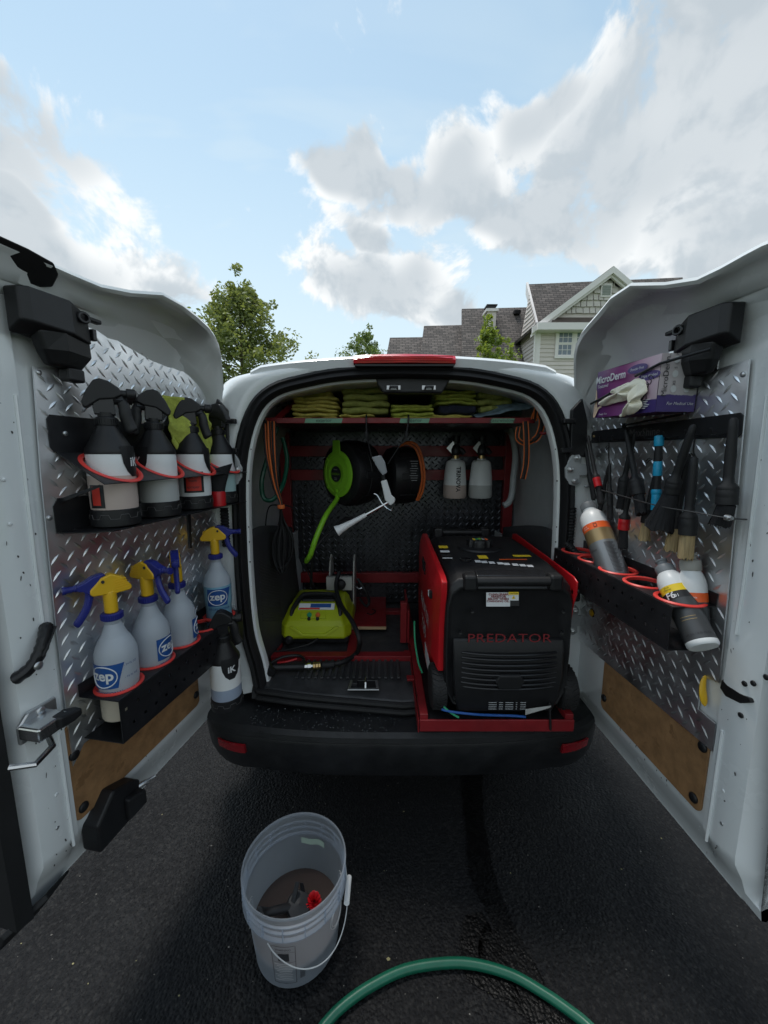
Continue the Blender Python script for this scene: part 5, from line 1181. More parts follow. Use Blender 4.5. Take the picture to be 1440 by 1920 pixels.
brush('black brush with bright red ferrule hanging low mid rail', (1186, 893), (1171, 972), (1169, 993), (1168, 1028), .0075, .0160, .0145, .016, KR, .046)
brush('brush with bright blue and black handle in the middle of the rail', (1236, 817), (1231, 925), (1229, 956), (1226, 985), .0108, .0115, .010, .012, ('brush_black', 'cyan_plastic', 'bristle_black'), .040, handle_parts=[(.82, 1.0, 'cyan_plastic', 1.08), (.30, .56, 'cyan_plastic', 1.04), (-.02, .07, 'cyan_plastic', 1.2)])
brush('small brush with short pale tan bristles left of the wide fan brush', (1229, 888), (1214, 958), (1211, 980), (1208, 1013), .0072, .0135, .0125, .017, KT, .032)
brush('large black brush with flared fan of soft bristles', (1301, 796), (1263, 905), (1258, 925), (1236, 988), .0100, .0180, .019, .040, K, .058)
brush('black brush with tan bristles, left one of the pair by the fan brush', (1290, 850), (1268, 970), (1266, 990), (1258, 1032), .0095, .0150, .014, .019, KT, .036)
brush('black brush with longer straight tan bristles, right one of the pair', (1302, 856), (1291, 972), (1289, 1003), (1285, 1046), .0110, .0190, .0175, .0185, KT, .050)
brush('black brush hanging alone at the free end of the rail', (1376, 783), (1364, 918), (1362, 946), (1353, 986), .0105, .0200, .0185, .022, K, .040, fan=-.006)
for lab, pts in (('black cord loop tied to the thin brushes on the rail', [(1142, 830), (1141, 850), (1143, 872)]), ('black cord tied round the tan bristle brushes', [(1303, 822), (1300, 845), (1304, 858), (1296, 850)])):
    b = B(); b.tube(spline([R_at(*q, .03) for q in pts], 5), .002, 6); o = b.build('cord_loop', 'strap_black', None); tag(o, lab, 'cord')
for q in ((1143, 838), (1190, 848), (1222, 862)):
    b = B(); p0 = R_at(*q, .028); b.tube(spline([p0, p0 + RD.e * -.012 + Vector((0, 0, .004)), p0 + RD.e * -.022 + Vector((0, 0, -.004))], 4), .0014, 5); b.tube(spline([p0, p0 + RD.e * -.010 + Vector((0, 0, -.003)), p0 + RD.e * -.018 + Vector((0, 0, -.010))], 4), .0014, 5); o = b.build('cord_tail', 'strap_black', None)
    tag(o, 'loose black cord end behind the brushes at %s' % {1143: 'the thin pair', 1190: 'the leaning brush', 1222: 'the blue brush'}[q[0]], 'cord')
# elastic wire across the brushes, with end clamps
wr_ = thing('elastic_wire', 'thin grey elastic wire stretched across the hanging brushes', 'wire', R_at(1230, 950, .07))
b = B(); b.tube(spline([R_at(1100, 912, .02), R_at(1150, 925, .060), R_at(1232, 948, .075), R_at(1300, 960, .072), R_at(1362, 971, .055), R_at(1400, 974, .01)], 6), .0017, 6); b.build('strand', 'wire_grey', wr_)
for q in ((1100, 912, .022), (1366, 971, .055)): b = B(axis_matrix(R_at(*q), RD.e)); b.lathe([(.003, -.008), (.0065, -.006), (.0065, .002), (.0045, .003), (.0045, .008)], 10); b.build('clamp', 'zinc', wr_)

# bottles standing in the right rack
def tall_bottle(M, label, kind):
    root = thing('polish_bottle', label, 'bottle', M, 'polish bottles in the right rack')
    if kind == 'big':
        r = .0435
        b = B(M); b.lathe([(r * .9, 0), (r, .006), (r, .155)], 36); b.build('label', 'silver_label', root, 40)
        b = B(M); b.lathe([(r, .155), (r, .200)], 36, cap=False); b.build('gold_band', 'gold_label', root, 40)
        b = B(M); b.lathe([(r, .200), (r, .224)], 36, cap=False); b.build('orange_band', 'label_orange', root, 40)
        b = B(M); b.lathe([(r, .224), (r, .240), (r * .96, .255), (r * .84, .270), (r * .66, .281), (r * .5, .286), (.0225, .290), (.0225, .296)], 36); b.build('shoulder', 'white_plastic', root, 50)
        b = B(M); b.lathe([(.0235, .292), (.0245, .294), (.0245, .314), (.023, .317)], 28); cp_ = b.build('cap', 'grey_cap', root, 30)
        for k in range(24): pass
        b = B(M)
        for k in range(32): a = 2 * math.pi * k / 32; b.box((.0246 * math.cos(a), .0246 * math.sin(a), .304), (.0016, .0016, .018), Matrix.Rotation(a, 3, 'Z'))
        b.build('cap_knurl', 'grey_cap', cp_, 0)
        b = B(M); b.tube([((r + .001) * math.cos(a_), (r + .001) * math.sin(a_), .212 + z_) for a_, z_ in ((-.10, -.006), (.10, -.006), (.10, .006), (-.10, .006))], .0008, 5, closed=True); b.build('logo_box', 'print_dark', root)
        text_cyl('brand_letters', 'Koch\nChemie', .007, r, -.75, .212, M, 'label_white', root); text_cyl('product_letters', 'Wax', .012, r, -.75, .128, M, 'print_dark', root)
        b = B(M)
        for k in range(24): b.patch(r, .12, .80 - .08 * (k % 3), .143 - k * .0044, .1448 - k * .0044, t=.0008)
        tag(b.build('small_print', 'print_dark', root, 0), kind='stuff')
    elif kind == 'f6':
        r = .0325
        b = B(M); b.lathe([(r * .9, 0), (r, .004), (r, .012)], 32); b.build('bottle', 'white_plastic', root, 40)
        b = B(M); b.lathe([(r, .012), (r, .112)], 32, cap=False); b.build('label', 'dark_label', root, 40)
        b = B(M); b.lathe([(r, .112), (r, .130)], 32, cap=False); b.build('black_band', 'label_black', root, 40)
        b = B(M); b.lathe([(r, .130), (r, .148)], 32, cap=False); b.build('yellow_band', 'label_yellow', root, 40)
        b = B(M); b.lathe([(r, .148), (r, .160), (r * .93, .172), (r * .75, .186), (r * .60, .192)], 32, cap=False); b.build('shoulder', 'white_plastic', root, 50)
        b = B(M); b.lathe([(.0215, .190), (.022, .192), (.022, .208), (.0205, .211), (.012, .214), (.012, .222), (.0145, .224), (.0145, .228), (.007, .231)], 24); b.build('cap', 'grey_cap', root, 30)
        text_cyl('product_letters', 'F6', .022, r, -.45, .121, M, 'label_white', root, offset=.0005); text_cyl('product_letters', '01', .011, r, -.06, .118, M, 'label_white', root)
        text_cyl('brand_letters', 'Koch\nChemie', .006, r, -.5, .140, M, 'print_dark', root)
        for zz in (.064, .057): b = B(M); b.patch(r, -.55, .45, zz, zz + .0014); b.build('gold_line', 'gold_label', root, 0)
        text_cyl('volume_letters', '250 mL / 8.45 FL.OZ', .0065, r, .1, .024, M, 'print_dark', root)
    else:
        r = .030
        b = B(M); b.lathe([(r * .9, 0), (r, .004), (r, .10)], 32); b.build('label', 'dark_label', root, 40)
        b = B(M); b.lathe([(r, .10), (r, .122)], 32, cap=False); b.build('orange_band', 'label_orange', root, 40)
        b = B(M); b.lathe([(r, .122), (r, .140), (r * .92, .154), (r * .72, .170), (r * .62, .176)], 32, cap=False); b.build('shoulder', 'white_plastic', root, 50)
        b = B(M); b.lathe([(.0215, .174), (.0225, .176), (.0225, .196), (.021, .199), (.013, .203), (.013, .210), (.0165, .212), (.0165, .216), (.006, .221)], 24); b.build('cap', 'taupe_cap', root, 30)
        text_cyl('brand_letters', 'Koch Chemie', .006, r, -.3, .111, M, 'label_white', root)
    return root
def tilt_matrix(p0, p1):
    z_ = (p1 - p0).normalized(); toward = (CAMP - p0); return axis_matrix(p0, z_, toward)
p0 = RD.P(.325, .054, 1.085); p1 = R_at(1101, 946, .056); d = (p1 - p0).normalized(); tall_bottle(tilt_matrix(p1 - d * .317, p1), 'big white and silver bottle with orange band leaning in the right rack', 'big')
p0 = R_at(1311, 1196, .062); p1 = R_at(1238, 1050, .056); d = (p1 - p0).normalized(); tall_bottle(tilt_matrix(p1 - d * .231, p1), 'bottle with yellow and black F6 label tipped over in the last rack ring', 'f6')
p1, p0 = R_at(1293, 1034, .030), R_at(1300, 1130, .032); d = (p1 - p0).normalized(); tall_bottle(tilt_matrix(p1 - d * .221, p1), 'white bottle with taupe cap and orange label behind the tipped one', 'small')
b = B(); b.tube(spline([RD.P(.02, .06, 1.19), RD.P(.03, .075, 1.165), RD.P(.06, .07, 1.15), RD.P(.10, .06, 1.13)], 8), [.011 if k % 2 else .014 for k in range(25)], 10); o = b.build('ribbed_hose', 'black_rubber', None, 20); tag(o, 'short black ribbed hose lying over the hinge end of the right rack', 'hose')
# ------------------------------------------------------------------ inside the van: red steel rack, shelf and tread-plate back
YB = 2.25
rk = thing('storage_frame', 'dark red welded steel frame and shelf inside the van', 'frame', (.05, 1.9, .59))
def redbar(name, a, c, parent=rk, bev=.002, mat='red_steel'):
    b = B(); b.box2(a, c); return b.build(name, mat, parent, 0, bevel=bev)
xl, xr = at_y(541, 900, YB).x, at_y(948, 900, YB).x
zt_, zm1, zm2, zb_ = 1.625, at_y(740, 846, YB).z, at_y(740, 890, YB).z, at_y(740, 1080, YB).z
redbar('upright', (xl - .035, YB - .04, .59), (xl + .02, YB, zt_)); redbar('upright', (xr - .02, YB - .04, .59), (xr + .035, YB, zt_))
for zz in (zm1, zm2, zb_): redbar('rail', (xl + .021, YB - .036, zz - .03), (xr - .021, YB - .004, zz + .03))
sl0, sl1 = at_y(497, 788, 1.60), at_y(1003, 788, 1.60); SZ = at_y(740, 793.5, 1.60).z; ST = at_y(740, 783, 1.60).z
redbar('shelf_lip', (sl0.x, 1.60, SZ), (sl1.x, 1.606, ST)); redbar('shelf_board', (sl0.x, 1.607, SZ + .002), (sl1.x, 2.20, SZ + .010), mat='tread_plate_dark')
redbar('shelf_side', (sl0.x, 1.607, SZ + .0105), (sl0.x + .02, 2.2, ST)); redbar('shelf_side', (sl1.x - .02, 1.607, SZ + .0105), (sl1.x, 2.2, ST))
b = B(); b.loft([[(sl0.x + .03, 1.63, ST + .003), (sl0.x + .06, 1.63, ST + .003), (sl0.x + .06, 1.65, ST + .003), (sl0.x + .03, 1.65, ST + .003)], [(sl0.x + .10, 1.72, 1.745), (sl0.x + .13, 1.72, 1.745), (sl0.x + .13, 1.74, 1.745), (sl0.x + .10, 1.74, 1.745)]]); b.build('shelf_brace', 'red_steel', rk, 0)
for nm, x0, x1, wd in (('exterior', 571, 643, 'exterior'), ('interior', 749, 806, 'interior'), ('glass', 920, 965, 'glass/windows')):
    a, c = at_y(x0, 784, 1.60), at_y(x1, 793, 1.60); b = B(); b.add([(a.x + .004, 1.5992, a.z - .001), (c.x, 1.5992, a.z - .001), (c.x - .006, 1.5992, c.z), (a.x, 1.5992, c.z)], [(0, 1, 2, 3)]); tp_ = b.build('tape_label', 'tape_green', rk, 0)
    text('handwriting', wd, .020, ((a.x + c.x) / 2, 1.599, (a.z + c.z) / 2), (1, 0, 0), (0, 0, 1), 'print_dark', tp_, .95, lift=.0004)
# tread plate behind the frame
poly = [(xl - .05, .60), (xr + .05, .60), (xr + .05, 1.70), (xl - .05, 1.70)]
bp = thing('backing_plate', 'dark diamond tread plate standing behind the red frame', 'metal plate', ((xl + xr) / 2, YB + .01, .59))
b = B(Matrix(((1, 0, 0, 0), (0, -1, 0, YB + .012), (0, 0, 1, 0), (0, 0, 0, 1)))); b.prism(poly, 0, .004, 'y'); vs, fs = tread_poly(poly, w0=.004); b.add(vs, fs); b.build('diamond_plate', 'tread_plate_dark', bp, 30)
# --- folded towels on the shelf, each one its own
def towel(label, x0, x1, y, z0, h, mat, fold='l', depth=.24, group='folded towels on the red shelf', sag=0.0, seed=0, tilt=0.0):
    rnd = random.Random(seed); n = 14; rings = []; ph_ = rnd.uniform(0, 6)
    for i in range(n + 1):
        f = i / n; x = x0 + (x1 - x0) * f; e = min(f, 1 - f) * n; k = 1 if e >= 1 else (.55 if e < .5 else .85)
        zc_ = z0 + h / 2 + sag * math.sin(f * math.pi) + tilt * (f - .5) + rnd.uniform(-.0015, .0015); yo = rnd.uniform(-.005, .005) + .006 * math.sin(f * 7 + ph_); zc_ += .0022 * math.sin(f * 11 + ph_)
        hh = h * .52 * k; ring = []
        for (dy, dz) in ((.0, -1), (-.012, -.85), (-.020, -.3), (-.020, .3), (-.012, .85), (0, 1), (depth * .5, 1.02), (depth, .9), (depth + .01, 0), (depth, -.9)):
            ring.append(Vector((x, y + dy * (1 if k == 1 else .7) + yo, zc_ + dz * hh)))
        rings.append(ring)
    b = B(); b.loft(rings); o = b.build('towel', mat, None, 60); o.modifiers.new('sub', 'SUBSURF').levels = 1; return tag(o, label, 'towel', group)
def X(px, y=1.66): return at_y(px, 770, y).x
TZ = ST + .001
tw = lambda lab, a, c, n_, mat, y, z0=0.0, h=.0155, **kw: [towel(lab + ', ' + ('lowest', 'second up', 'third up', 'fourth up', 'fifth up', 'sixth up')[i], X(a + random.uniform(-3, 3)), X(c + random.uniform(-4, 4)), y + random.uniform(0, .012), TZ - .008 + z0 + i * h, h, mat, seed=int(a * 13 + i), sag=random.uniform(-.004, .004), tilt=random.uniform(-.006, .006), **kw) for i in range(n_)]
SH = .0075
tw('yellow towel folded in the pile at the left end of the red shelf', 548, 637, 6, 'towel_yellow', 1.645, h=.0165)
towel('rolled yellow towel on top of the pile at the left end of the shelf', X(568), X(622), 1.67, TZ - .008 + 6 * .0155, .032, 'towel_yellow', seed=5, sag=.006)
tw('flat yellow towel at the bottom of the second pile on the shelf', 636, 702, 2, 'towel_yellow', 1.650, h=.013)
tw('olive green towel folded in the tall second pile on the shelf', 640, 732, 4, 'towel_olive', 1.648, z0=.026, h=.0265)
tw('lime green towel folded in the low pile behind the middle tape label', 733, 812, 4, 'towel_lime', 1.640, h=.0165)
tw('yellow towel lying flat under the navy one', 808, 888, 2, 'towel_yellow', 1.640, h=.0125)
towel('navy blue towel folded between the yellow and lime towels', X(820), X(892), 1.645, TZ + .017, .036, 'towel_navy', seed=9)
tw('lime green towel folded on top of the navy towel', 815, 896, 4, 'towel_lime', 1.655, z0=.062, h=.0155)
tw('olive towel folded at the right of the lime pile on the shelf', 895, 958, 3, 'towel_olive', 1.66, z0=.035, h=.026)
cloth('crumpled_cloth', 'grey blue cloth crumpled at the right end of the red shelf', None, 'towel_blue', 'cloth', 9,
      lambda s_, t_: (X(884) + s_ * (X(996) - X(884)), 1.615 + t_ * .16, TZ + .006 + .085 * max(0, s_ - .12) ** .8 * math.sin(math.pi * min(1, t_ * .85 + .15)) + .02 * t_), .017, .005, 26)
cloth('crumpled_cloth', 'black cloth bundled at the left end of the red shelf beside the yellow pile', None, 'towel_navy', 'cloth', 13,
      lambda s_, t_: (X(516) + s_ * (X(552) - X(516)), 1.68 + t_ * .16, TZ + .006 + .10 * math.sin(math.pi * min(1, .25 + .6 * s_)) * math.sin(math.pi * min(1, t_ * .8 + .2))), .012, .005, 18)

# --- hose reels on the frame rails
def reel(label, cx, cy, cz, r, wid, yaw, face_mat=None, name='hose_reel'):
    M = Matrix.Translation((cx, cy, cz)) @ Matrix.Rotation(yaw, 4, 'Z') @ Matrix.Rotation(R(-90), 4, 'Y')   # local +z points to the left of the picture
    root = thing(name, label, 'hose reel', M)
    b = B(M); b.lathe([(r * .55, -wid / 2), (r * .86, -wid / 2), (r * .97, -wid / 2 + .012), (r, -wid / 2 + .035), (r, -.012), (r * 1.015, -.010), (r * 1.015, .010), (r, .012), (r, wid / 2 - .03), (r * .95, wid / 2 - .008), (r * .86, wid / 2), (r * .70, wid / 2 + .004)], 40); cs = b.build('casing', 'black_plastic', root, 30)
    for k in range(8): a = 2 * math.pi * k / 8; b = B(M); b.box((r * .99 * math.cos(a), r * .99 * math.sin(a), 0), (.012, .035, wid * .55), Matrix.Rotation(a, 3, 'Z')); b.build('casing_rib', 'black_plastic', cs, 0, bevel=.003)
    return root, M
gc = at_y(640, 888, 1.99); r1, M1 = reel('black hose reel with lime green side disc and lime hose on the red frame', gc.x + .055, 2.02, gc.z, .165, .17, R(44), name='hose_reel')
Md = M1 @ Matrix.Translation((0, 0, .095))
b = B(Md); b.lathe([(.0001, .010), (.055, .010), (.059, .012), (.088, .009), (.092, .011), (.112, .008), (.118, .004), (.118, 0)], 44); dk = b.build('side_disc', 'reel_green', r1, 30)
# tab above the disc: local +x of the reel is world up after the turn, so build it in world terms
upv = Vector((0, 0, 1)); nv = (M1.to_3x3() @ Vector((0, 0, 1))).normalized(); sv = upv.cross(nv).normalized(); dc = Md @ Vector((0, 0, .004))
b = B(); q = [dc + upv * a + sv * c_ for a, c_ in ((.09, -.032), (.09, .032), (.168, .027), (.168, -.027))]; b.add(q + [p_ + nv * .006 for p_ in q], [(0, 1, 2, 3), (7, 6, 5, 4), (0, 4, 5, 1), (1, 5, 6, 2), (2, 6, 7, 3), (3, 7, 4, 0)]); b.build('disc_tab', 'reel_green', dk, 0, bevel=.002)
b = B(Md @ Matrix.Translation((0, 0, .0125))); b.lathe([(.040, 0), (.040, .0015)], 36); el_ = b.build('emblem', 'label_black', dk, 0)
text('emblem_letters', 'FLEXZILLA', .014, dc + nv * .011, sv, upv, 'reel_green', el_, lift=.0006)
for zz in (.022, -.020, -.028): b = B(); q = dc + nv * .0112 + upv * zz; b.box(q, (.03 if zz > 0 else .02, .0006, .0024), Matrix((sv, nv, upv)).transposed()); b.build('emblem_line', 'print_grey', el_, 0)
for k in range(4):
    a = R(45 + 90 * k); b = B(); b.M = axis_matrix(dc + (upv * math.sin(a) + sv * math.cos(a)) * .103 + nv * .007, nv); b.lathe([(.006, 0), (.006, .002), (.003, .0025)], 10); b.build('disc_screw', 'reel_green', dk)
h0 = dc - upv * .104 + nv * .004
b = B(); b.tube(spline([h0 + upv * .03, h0 - upv * .02, at_y(612, 965, 1.80), at_y(594, 1005, 1.74), at_y(582, 1040, 1.74), at_y(574, 1052, 1.78)], 10), .0125, 10); b.build('hose', 'reel_green', r1)
b = B(); b.tube(spline([at_y(668, 975, 1.9), at_y(645, 974, 1.85), at_y(615, 1000, 1.78), at_y(592, 1028, 1.74), at_y(585, 1060, 1.78), at_y(583, 1100, 1.85)], 8), .007, 8); o = b.build('rubber_hose', 'black_rubber', None); tag(o, 'thin black hose curving behind the lime hose', 'hose')
gc = at_y(752, 888, 2.08); r2, M2 = reel('black hose reel with orange hose wound at its right edge', gc.x, 2.10, gc.z - .01, .150, .16, R(16))
for dx, dy in ((0, 0), (5, 3)):
    b = B(); b.tube(spline([at_y(748 + dx, 838 - dy, 2.02), at_y(762 + dx, 832 - dy, 1.99), at_y(778 + dx, 840 - dy, 1.98), at_y(788 + dx, 865, 1.98), at_y(791 + dx, 895, 1.98), at_y(787 + dx, 922, 1.99), at_y(781 + dx * .6, 938, 2.0)], 6), .0062, 8); b.build('orange_hose_turn', 'orange_hose', r2)
# printed notice on the reel's front side
q = at_y(776, 893, 1.935)
for k in range(9): b = B(); b.box((q.x + .002 * math.sin(k), 1.936 + .0, q.z + .075 - k * .012), (.040 - .006 * (k % 3), .0006, .0022)); b.build('notice_line', 'print_grey', r2, 0)
text('notice_word', 'HOTEL', .010, (q.x, 1.936, q.z + .088), (1, 0, 0), (0, 0, 1), 'print_grey', r2) if False else None
# --- blow gun hanging on two hooks from the shelf lip
def gy(px, py, y=1.60): return at_y(px, py, y)
gun = thing('blow_gun', 'white air blow gun with flared nozzle hanging from the red shelf', 'tool', gy(700, 950))
b = B(); b.loft([[gy(*q, 1.60 + dy) for q in a] for a, dy in (([(696, 857), (714, 853), (722, 866), (726, 886), (718, 892), (709, 880)], 0), ([(696, 857), (714, 853), (722, 866), (726, 886), (718, 892), (709, 880)], .022))]); b.build('handle_sleeve', 'clear_block', gun, 0, bevel=.004)
b = B(); b.loft([[gy(*q, 1.60 + dy) for q in ((714, 902), (725, 899), (734, 928), (741, 934), (740, 942), (732, 948), (722, 938))] for dy in (0, .020)]); b.build('gun_body', 'white_plastic', gun, 0, bevel=.004)
b = B(); b.tube([gy(718, 890, 1.61), gy(720, 902, 1.61)], .008, 8); b.build('inlet', 'black_plastic', gun)
b = B(); b.tube(spline([gy(701, 926, 1.605), gy(707, 929, 1.605), gy(716, 944, 1.605), gy(726, 954, 1.605)], 5), [.004] * 8 + [.005] * 8, 8); b.tube(spline([gy(726, 953, 1.605), gy(733, 957, 1.605), gy(736, 951, 1.605)], 5), .0025, 6); b.build('lever', 'steel_bright', gun, 30)
b = B(axis_matrix(gy(733, 939, 1.612), gy(631, 996, 1.575) - gy(733, 939, 1.612))); Lg = (gy(631, 996, 1.575) - gy(733, 939, 1.612)).length
b.lathe([(.007, .0), (.007, Lg * .52)], 14); b.build('lance', 'steel_bright', gun, 40)
b = B(axis_matrix(gy(733, 939, 1.612), gy(631, 996, 1.575) - gy(733, 939, 1.612))); b.lathe([(.0085, Lg * .46), (.0095, Lg * .50), (.0105, Lg * .62), (.0135, Lg * .78), (.018, Lg * .92), (.0235, Lg), (.0215, Lg), (.012, Lg * .9)], 20, cap=False); b.build('cone_nozzle', 'white_plastic', gun, 40)
for (x0, x1, y1) in ((687, 697, 858), (766, 727, 870)):
    q = gy(x0, 788, 1.592); b = B(); b.tube(spline([q + Vector((0, .018, .006)), q + Vector((0, .004, .020)), q + Vector((0, -.008, .008)), q + Vector((0 if x0 < 700 else -.004, -.006, -.03)), q + Vector((0 if x0 < 700 else -.008, -.004, -.05))], 5), .0038, 8); hk = b.build('hook', 'black_metal', gun)
    b = B(); b.lathe([(.007, -.012), (.009, 0), (.007, .012)], 10, Matrix.Translation(q + Vector((0 if x0 < 700 else -.008, -.004, -.058)))); b.tube([q + Vector((0 if x0 < 700 else -.008, -.004, -.06)), gy(x1, y1, 1.602)], .0026, 6); b.build('elastic_cord', 'black_rubber', gun)
# --- two foam bottles clipped on the frame
def foam_bottle(px, label, liquid, word):
    c = at_y(px, 933, YB - .12); M = Matrix.Translation((c.x, YB - .12, c.z)); root = thing('foam_bottle', label, 'bottle', M, 'foam bottles clipped on the red frame')
    r = .064; fh = .072
    b = B(M); b.lathe([(r * .90, 0), (r, .010), (r * .985, fh)], 32); b.build('liquid_fill', liquid, root, 40)
    b = B(M); b.lathe([(r * .985, fh), (r * .86, .165), (r * .80, .192), (r * .70, .203), (.024, .210), (.024, .215)], 32, cap=False); b.build('bottle', 'bottle_white', root, 50)
    b = B(M); b.lathe([(.019, .213), (.019, .232), (.016, .236)], 16); b.build('brass_collar', 'brass', root, 30)
    b = B(M); b.lathe([(.019, .234), (.028, .244), (.030, .262), (.022, .285), (.015, .292), (.015, .305), (.022, .308), (.022, .335), (.017, .338)], 16); b.tube([(.005, 0, .27), (.030, -.01, .258), (.046, -.012, .242)], [.016, .016, .013], 10); b.build('spray_head', 'black_plastic', root, 30)
    b = B(M); b.prism([(-.052, .272), (-.012, .232 + .0), (-.008, .272), (-.014, .315)], -.012, -.010, 'y'); b.build('label_plate', 'zinc', root, 0)
    if word: text_cyl('brand_letters', word, .030, r * .93, -math.pi / 2 + .1, .105, M, 'print_dark', root, 1.0, True, 1.05, .001, t=.0045)
    return root
foam_bottle(852, 'foam bottle with dark vertical lettering, left one of the pair on the red frame', 'liquid_pink', 'TRINOVA'); foam_bottle(900, 'plain milky foam bottle, right one of the pair on the red frame', 'liquid_grey', None)
# --- bungee cords and straps on both sides of the shelf
def strand(name, label, pts, r_, mat, cat, group=None, parent=None, flat=None):
    b = B(); b.tube(spline(pts, 8), r_, 18 if r_ > .012 else 9, flat=flat); o = b.build(name, mat, parent)
    if parent is None: tag(o, label, cat, group)
    return o
bun = thing('bungee_bundle', 'bundle of black and orange bungee cords hanging from the left end of the shelf', 'cord', at_y(522, 960, 1.60))
for k in range(9):
    f = k / 8; x0 = 494 + 22 * f; y_ = 1.585 + .006 * (k % 3)
    strand('cord', '', [at_y(x0, 790, y_), at_y(x0 + 4 - 3 * f, 850, y_ - .01), at_y(x0 + 16 - 12 * f, 905, y_ - .006), at_y(524 + 4 * f, 940, y_), at_y(527 + 2 * f, 955, y_)], .0042, 'orange_cord' if k % 2 else 'strap_black', 'cord', parent=bun)
b = B(); b.lathe([(.014, -.008), (.016, 0), (.014, .008)], 12, Matrix.Translation(at_y(527, 950, 1.588))); b.build('cord_wrap', 'orange_cord', bun)
strand('cord', '', [at_y(500, 795, 1.60), at_y(492, 780, 1.57), at_y(486, 760, 1.56), at_y(492, 752, 1.58)], .008, 'strap_black', '', parent=bun); strand('cord', '', [at_y(503, 795, 1.605), at_y(494, 778, 1.575), at_y(489, 762, 1.565)], .003, 'orange_cord', '', parent=bun)
st_ = thing('ratchet_strap', 'black strap with orange edges looped over the right end of the shelf', 'strap', at_y(985, 860, 1.58))
def ribbon(pts, wid, parent, mat, edge=True, yoff=0):
    ps = spline(pts, 8); vs = []
    for i, p_ in enumerate(ps):
        t_ = (ps[min(i + 1, len(ps) - 1)] - ps[max(i - 1, 0)]).normalized(); s_ = t_.cross(Vector((0, 1, .15))).normalized() * wid / 2; vs += [p_ - s_, p_ + s_]
    b = B(); b.add(vs, [(2 * i, 2 * i + 1, 2 * i + 3, 2 * i + 2) for i in range(len(ps) - 1)]); b.build('strap_band', mat, parent, 60, thick=.0025)
    if edge:
        for e in (0, 1): b = B(); b.tube([v + Vector((0, -.0015, 0)) for v in vs[e::2]], .0022, 5); b.build('strap_edge', 'orange_cord', parent)
ribbon([at_y(985, 790, 1.585), at_y(987, 830, 1.58), at_y(986, 870, 1.582), at_y(980, 898, 1.585)], .020, st_, 'strap_black')
ribbon([at_y(1000, 788, 1.575), at_y(1008, 770, 1.57), at_y(1016, 790, 1.565), at_y(1010, 815, 1.57), at_y(1000, 826, 1.572)], .022, st_, 'strap_black')
ribbon([at_y(972, 800, 1.60), at_y(970, 822, 1.60), at_y(985, 832, 1.598), at_y(1002, 825, 1.59)], .014, st_, 'strap_black', True)
ribbon([at_y(1003, 785, 1.57), at_y(1006, 764, 1.56), at_y(1013, 753, 1.555), at_y(1022, 775, 1.56)], .014, st_, 'strap_black', True)
ribbon([at_y(1012, 810, 1.57), at_y(1018, 813, 1.56), at_y(1024, 812, 1.555)], .010, st_, 'red_steel', False)
# --- green hose loop and black cable coil on the left wall
strand('garden_hose', 'dark green hose hanging in a loop inside the van behind the bungee bundle', [at_y(520, 800, 1.72), at_y(504, 850, 1.70), at_y(491, 900, 1.68), at_y(494, 932, 1.68), at_y(508, 938, 1.68), at_y(522, 925, 1.70), at_y(533, 900, 1.74), at_y(538, 860, 1.78), at_y(530, 820, 1.78)], .010, 'green_hose', 'hose')
coil = thing('cable_coil', 'hanging coil of thin black cable on the left side of the cargo space', 'cable', at_y(530, 1075, 1.66))
rnd = random.Random(5)
for k in range(12):
    o1, o2 = rnd.uniform(-9, 9), rnd.uniform(-9, 9); y_ = 1.64 + rnd.uniform(-.02, .02); bot = 1068 + rnd.uniform(-14, 8)
    strand('cable_turn', '', [at_y(527, 950, 1.60), at_y(526 + o1 * .4, 985, y_), at_y(520 + o1, 1020, y_), at_y(522 + o1 * .8, 1055, y_), at_y(530 + o1 * .2, bot, y_), at_y(538 + o2, 1045, y_), at_y(540 + o2 * 1.1, 1010, y_), at_y(530 + o2 * .3, 975, y_), at_y(527, 952, 1.60)], .0035, 'black_rubber', '', parent=coil)
strand('cable', 'thin black cable arching from the coil behind the bungee bundle', [at_y(527, 948, 1.6), at_y(505, 950, 1.63), at_y(498, 985, 1.66), at_y(500, 1015, 1.68)], .003, 'black_rubber', 'cable')
strand('cable', 'thin black cable arching right from the coil towards the red frame', [at_y(530, 946, 1.6), at_y(552, 955, 1.66), at_y(566, 980, 1.70), at_y(569, 1030, 1.74), at_y(572, 1060, 1.78), at_y(590, 1100, 1.82)], .003, 'black_rubber', 'cable')
strand('grey_pipe', 'black and grey pipe bent down beside the red frame', [at_y(957, 800, 2.1), at_y(966, 850, 2.08), at_y(962, 900, 2.06), at_y(960, 925, 2.05), at_y(954, 942, 2.05), at_y(944, 948, 2.05)], .016, 'painted_grey', 'pipe')
# --- red floor frame
zf0, zf1 = .588, .612
fr_ = thing('floor_frame', 'dark red steel frame lying on the van floor under the pressure washer', 'frame', (-.2, 1.9, .588))
fa, fb = at_z(500, 1226, zf1), at_z(771, 1226, zf1); yb = 2.14; Yf = fa.y
redbar('front_bar', (fa.x, Yf - .022, zf0), (fb.x - .001, Yf + .022, zf1), fr_); redbar('side_bar', (fa.x, Yf + .0225, zf0), (fa.x + .045, yb, zf1), fr_); redbar('back_bar', (fa.x + .046, yb - .045, zf0), (fb.x - .001, yb, zf1), fr_)
xm = at_z(662, 1200, zf1).x; redbar('cross_bar', (xm - .02, Yf + .0225, zf0), (xm + .02, yb - .046, zf1 - .001), fr_)
redbar('upright_stub', (fb.x - .045, Yf + .10, zf1 + .001), (fb.x - .015, Yf + .13, zf1 + .20), fr_); redbar('gusset_bar', (fb.x - .012, Yf + .10, zf1 + .001), (fb.x - .002, Yf + .40, zf1 + .16), fr_)
pa, pb = at_z(664, 1118, .640), at_z(724, 1172, .640)
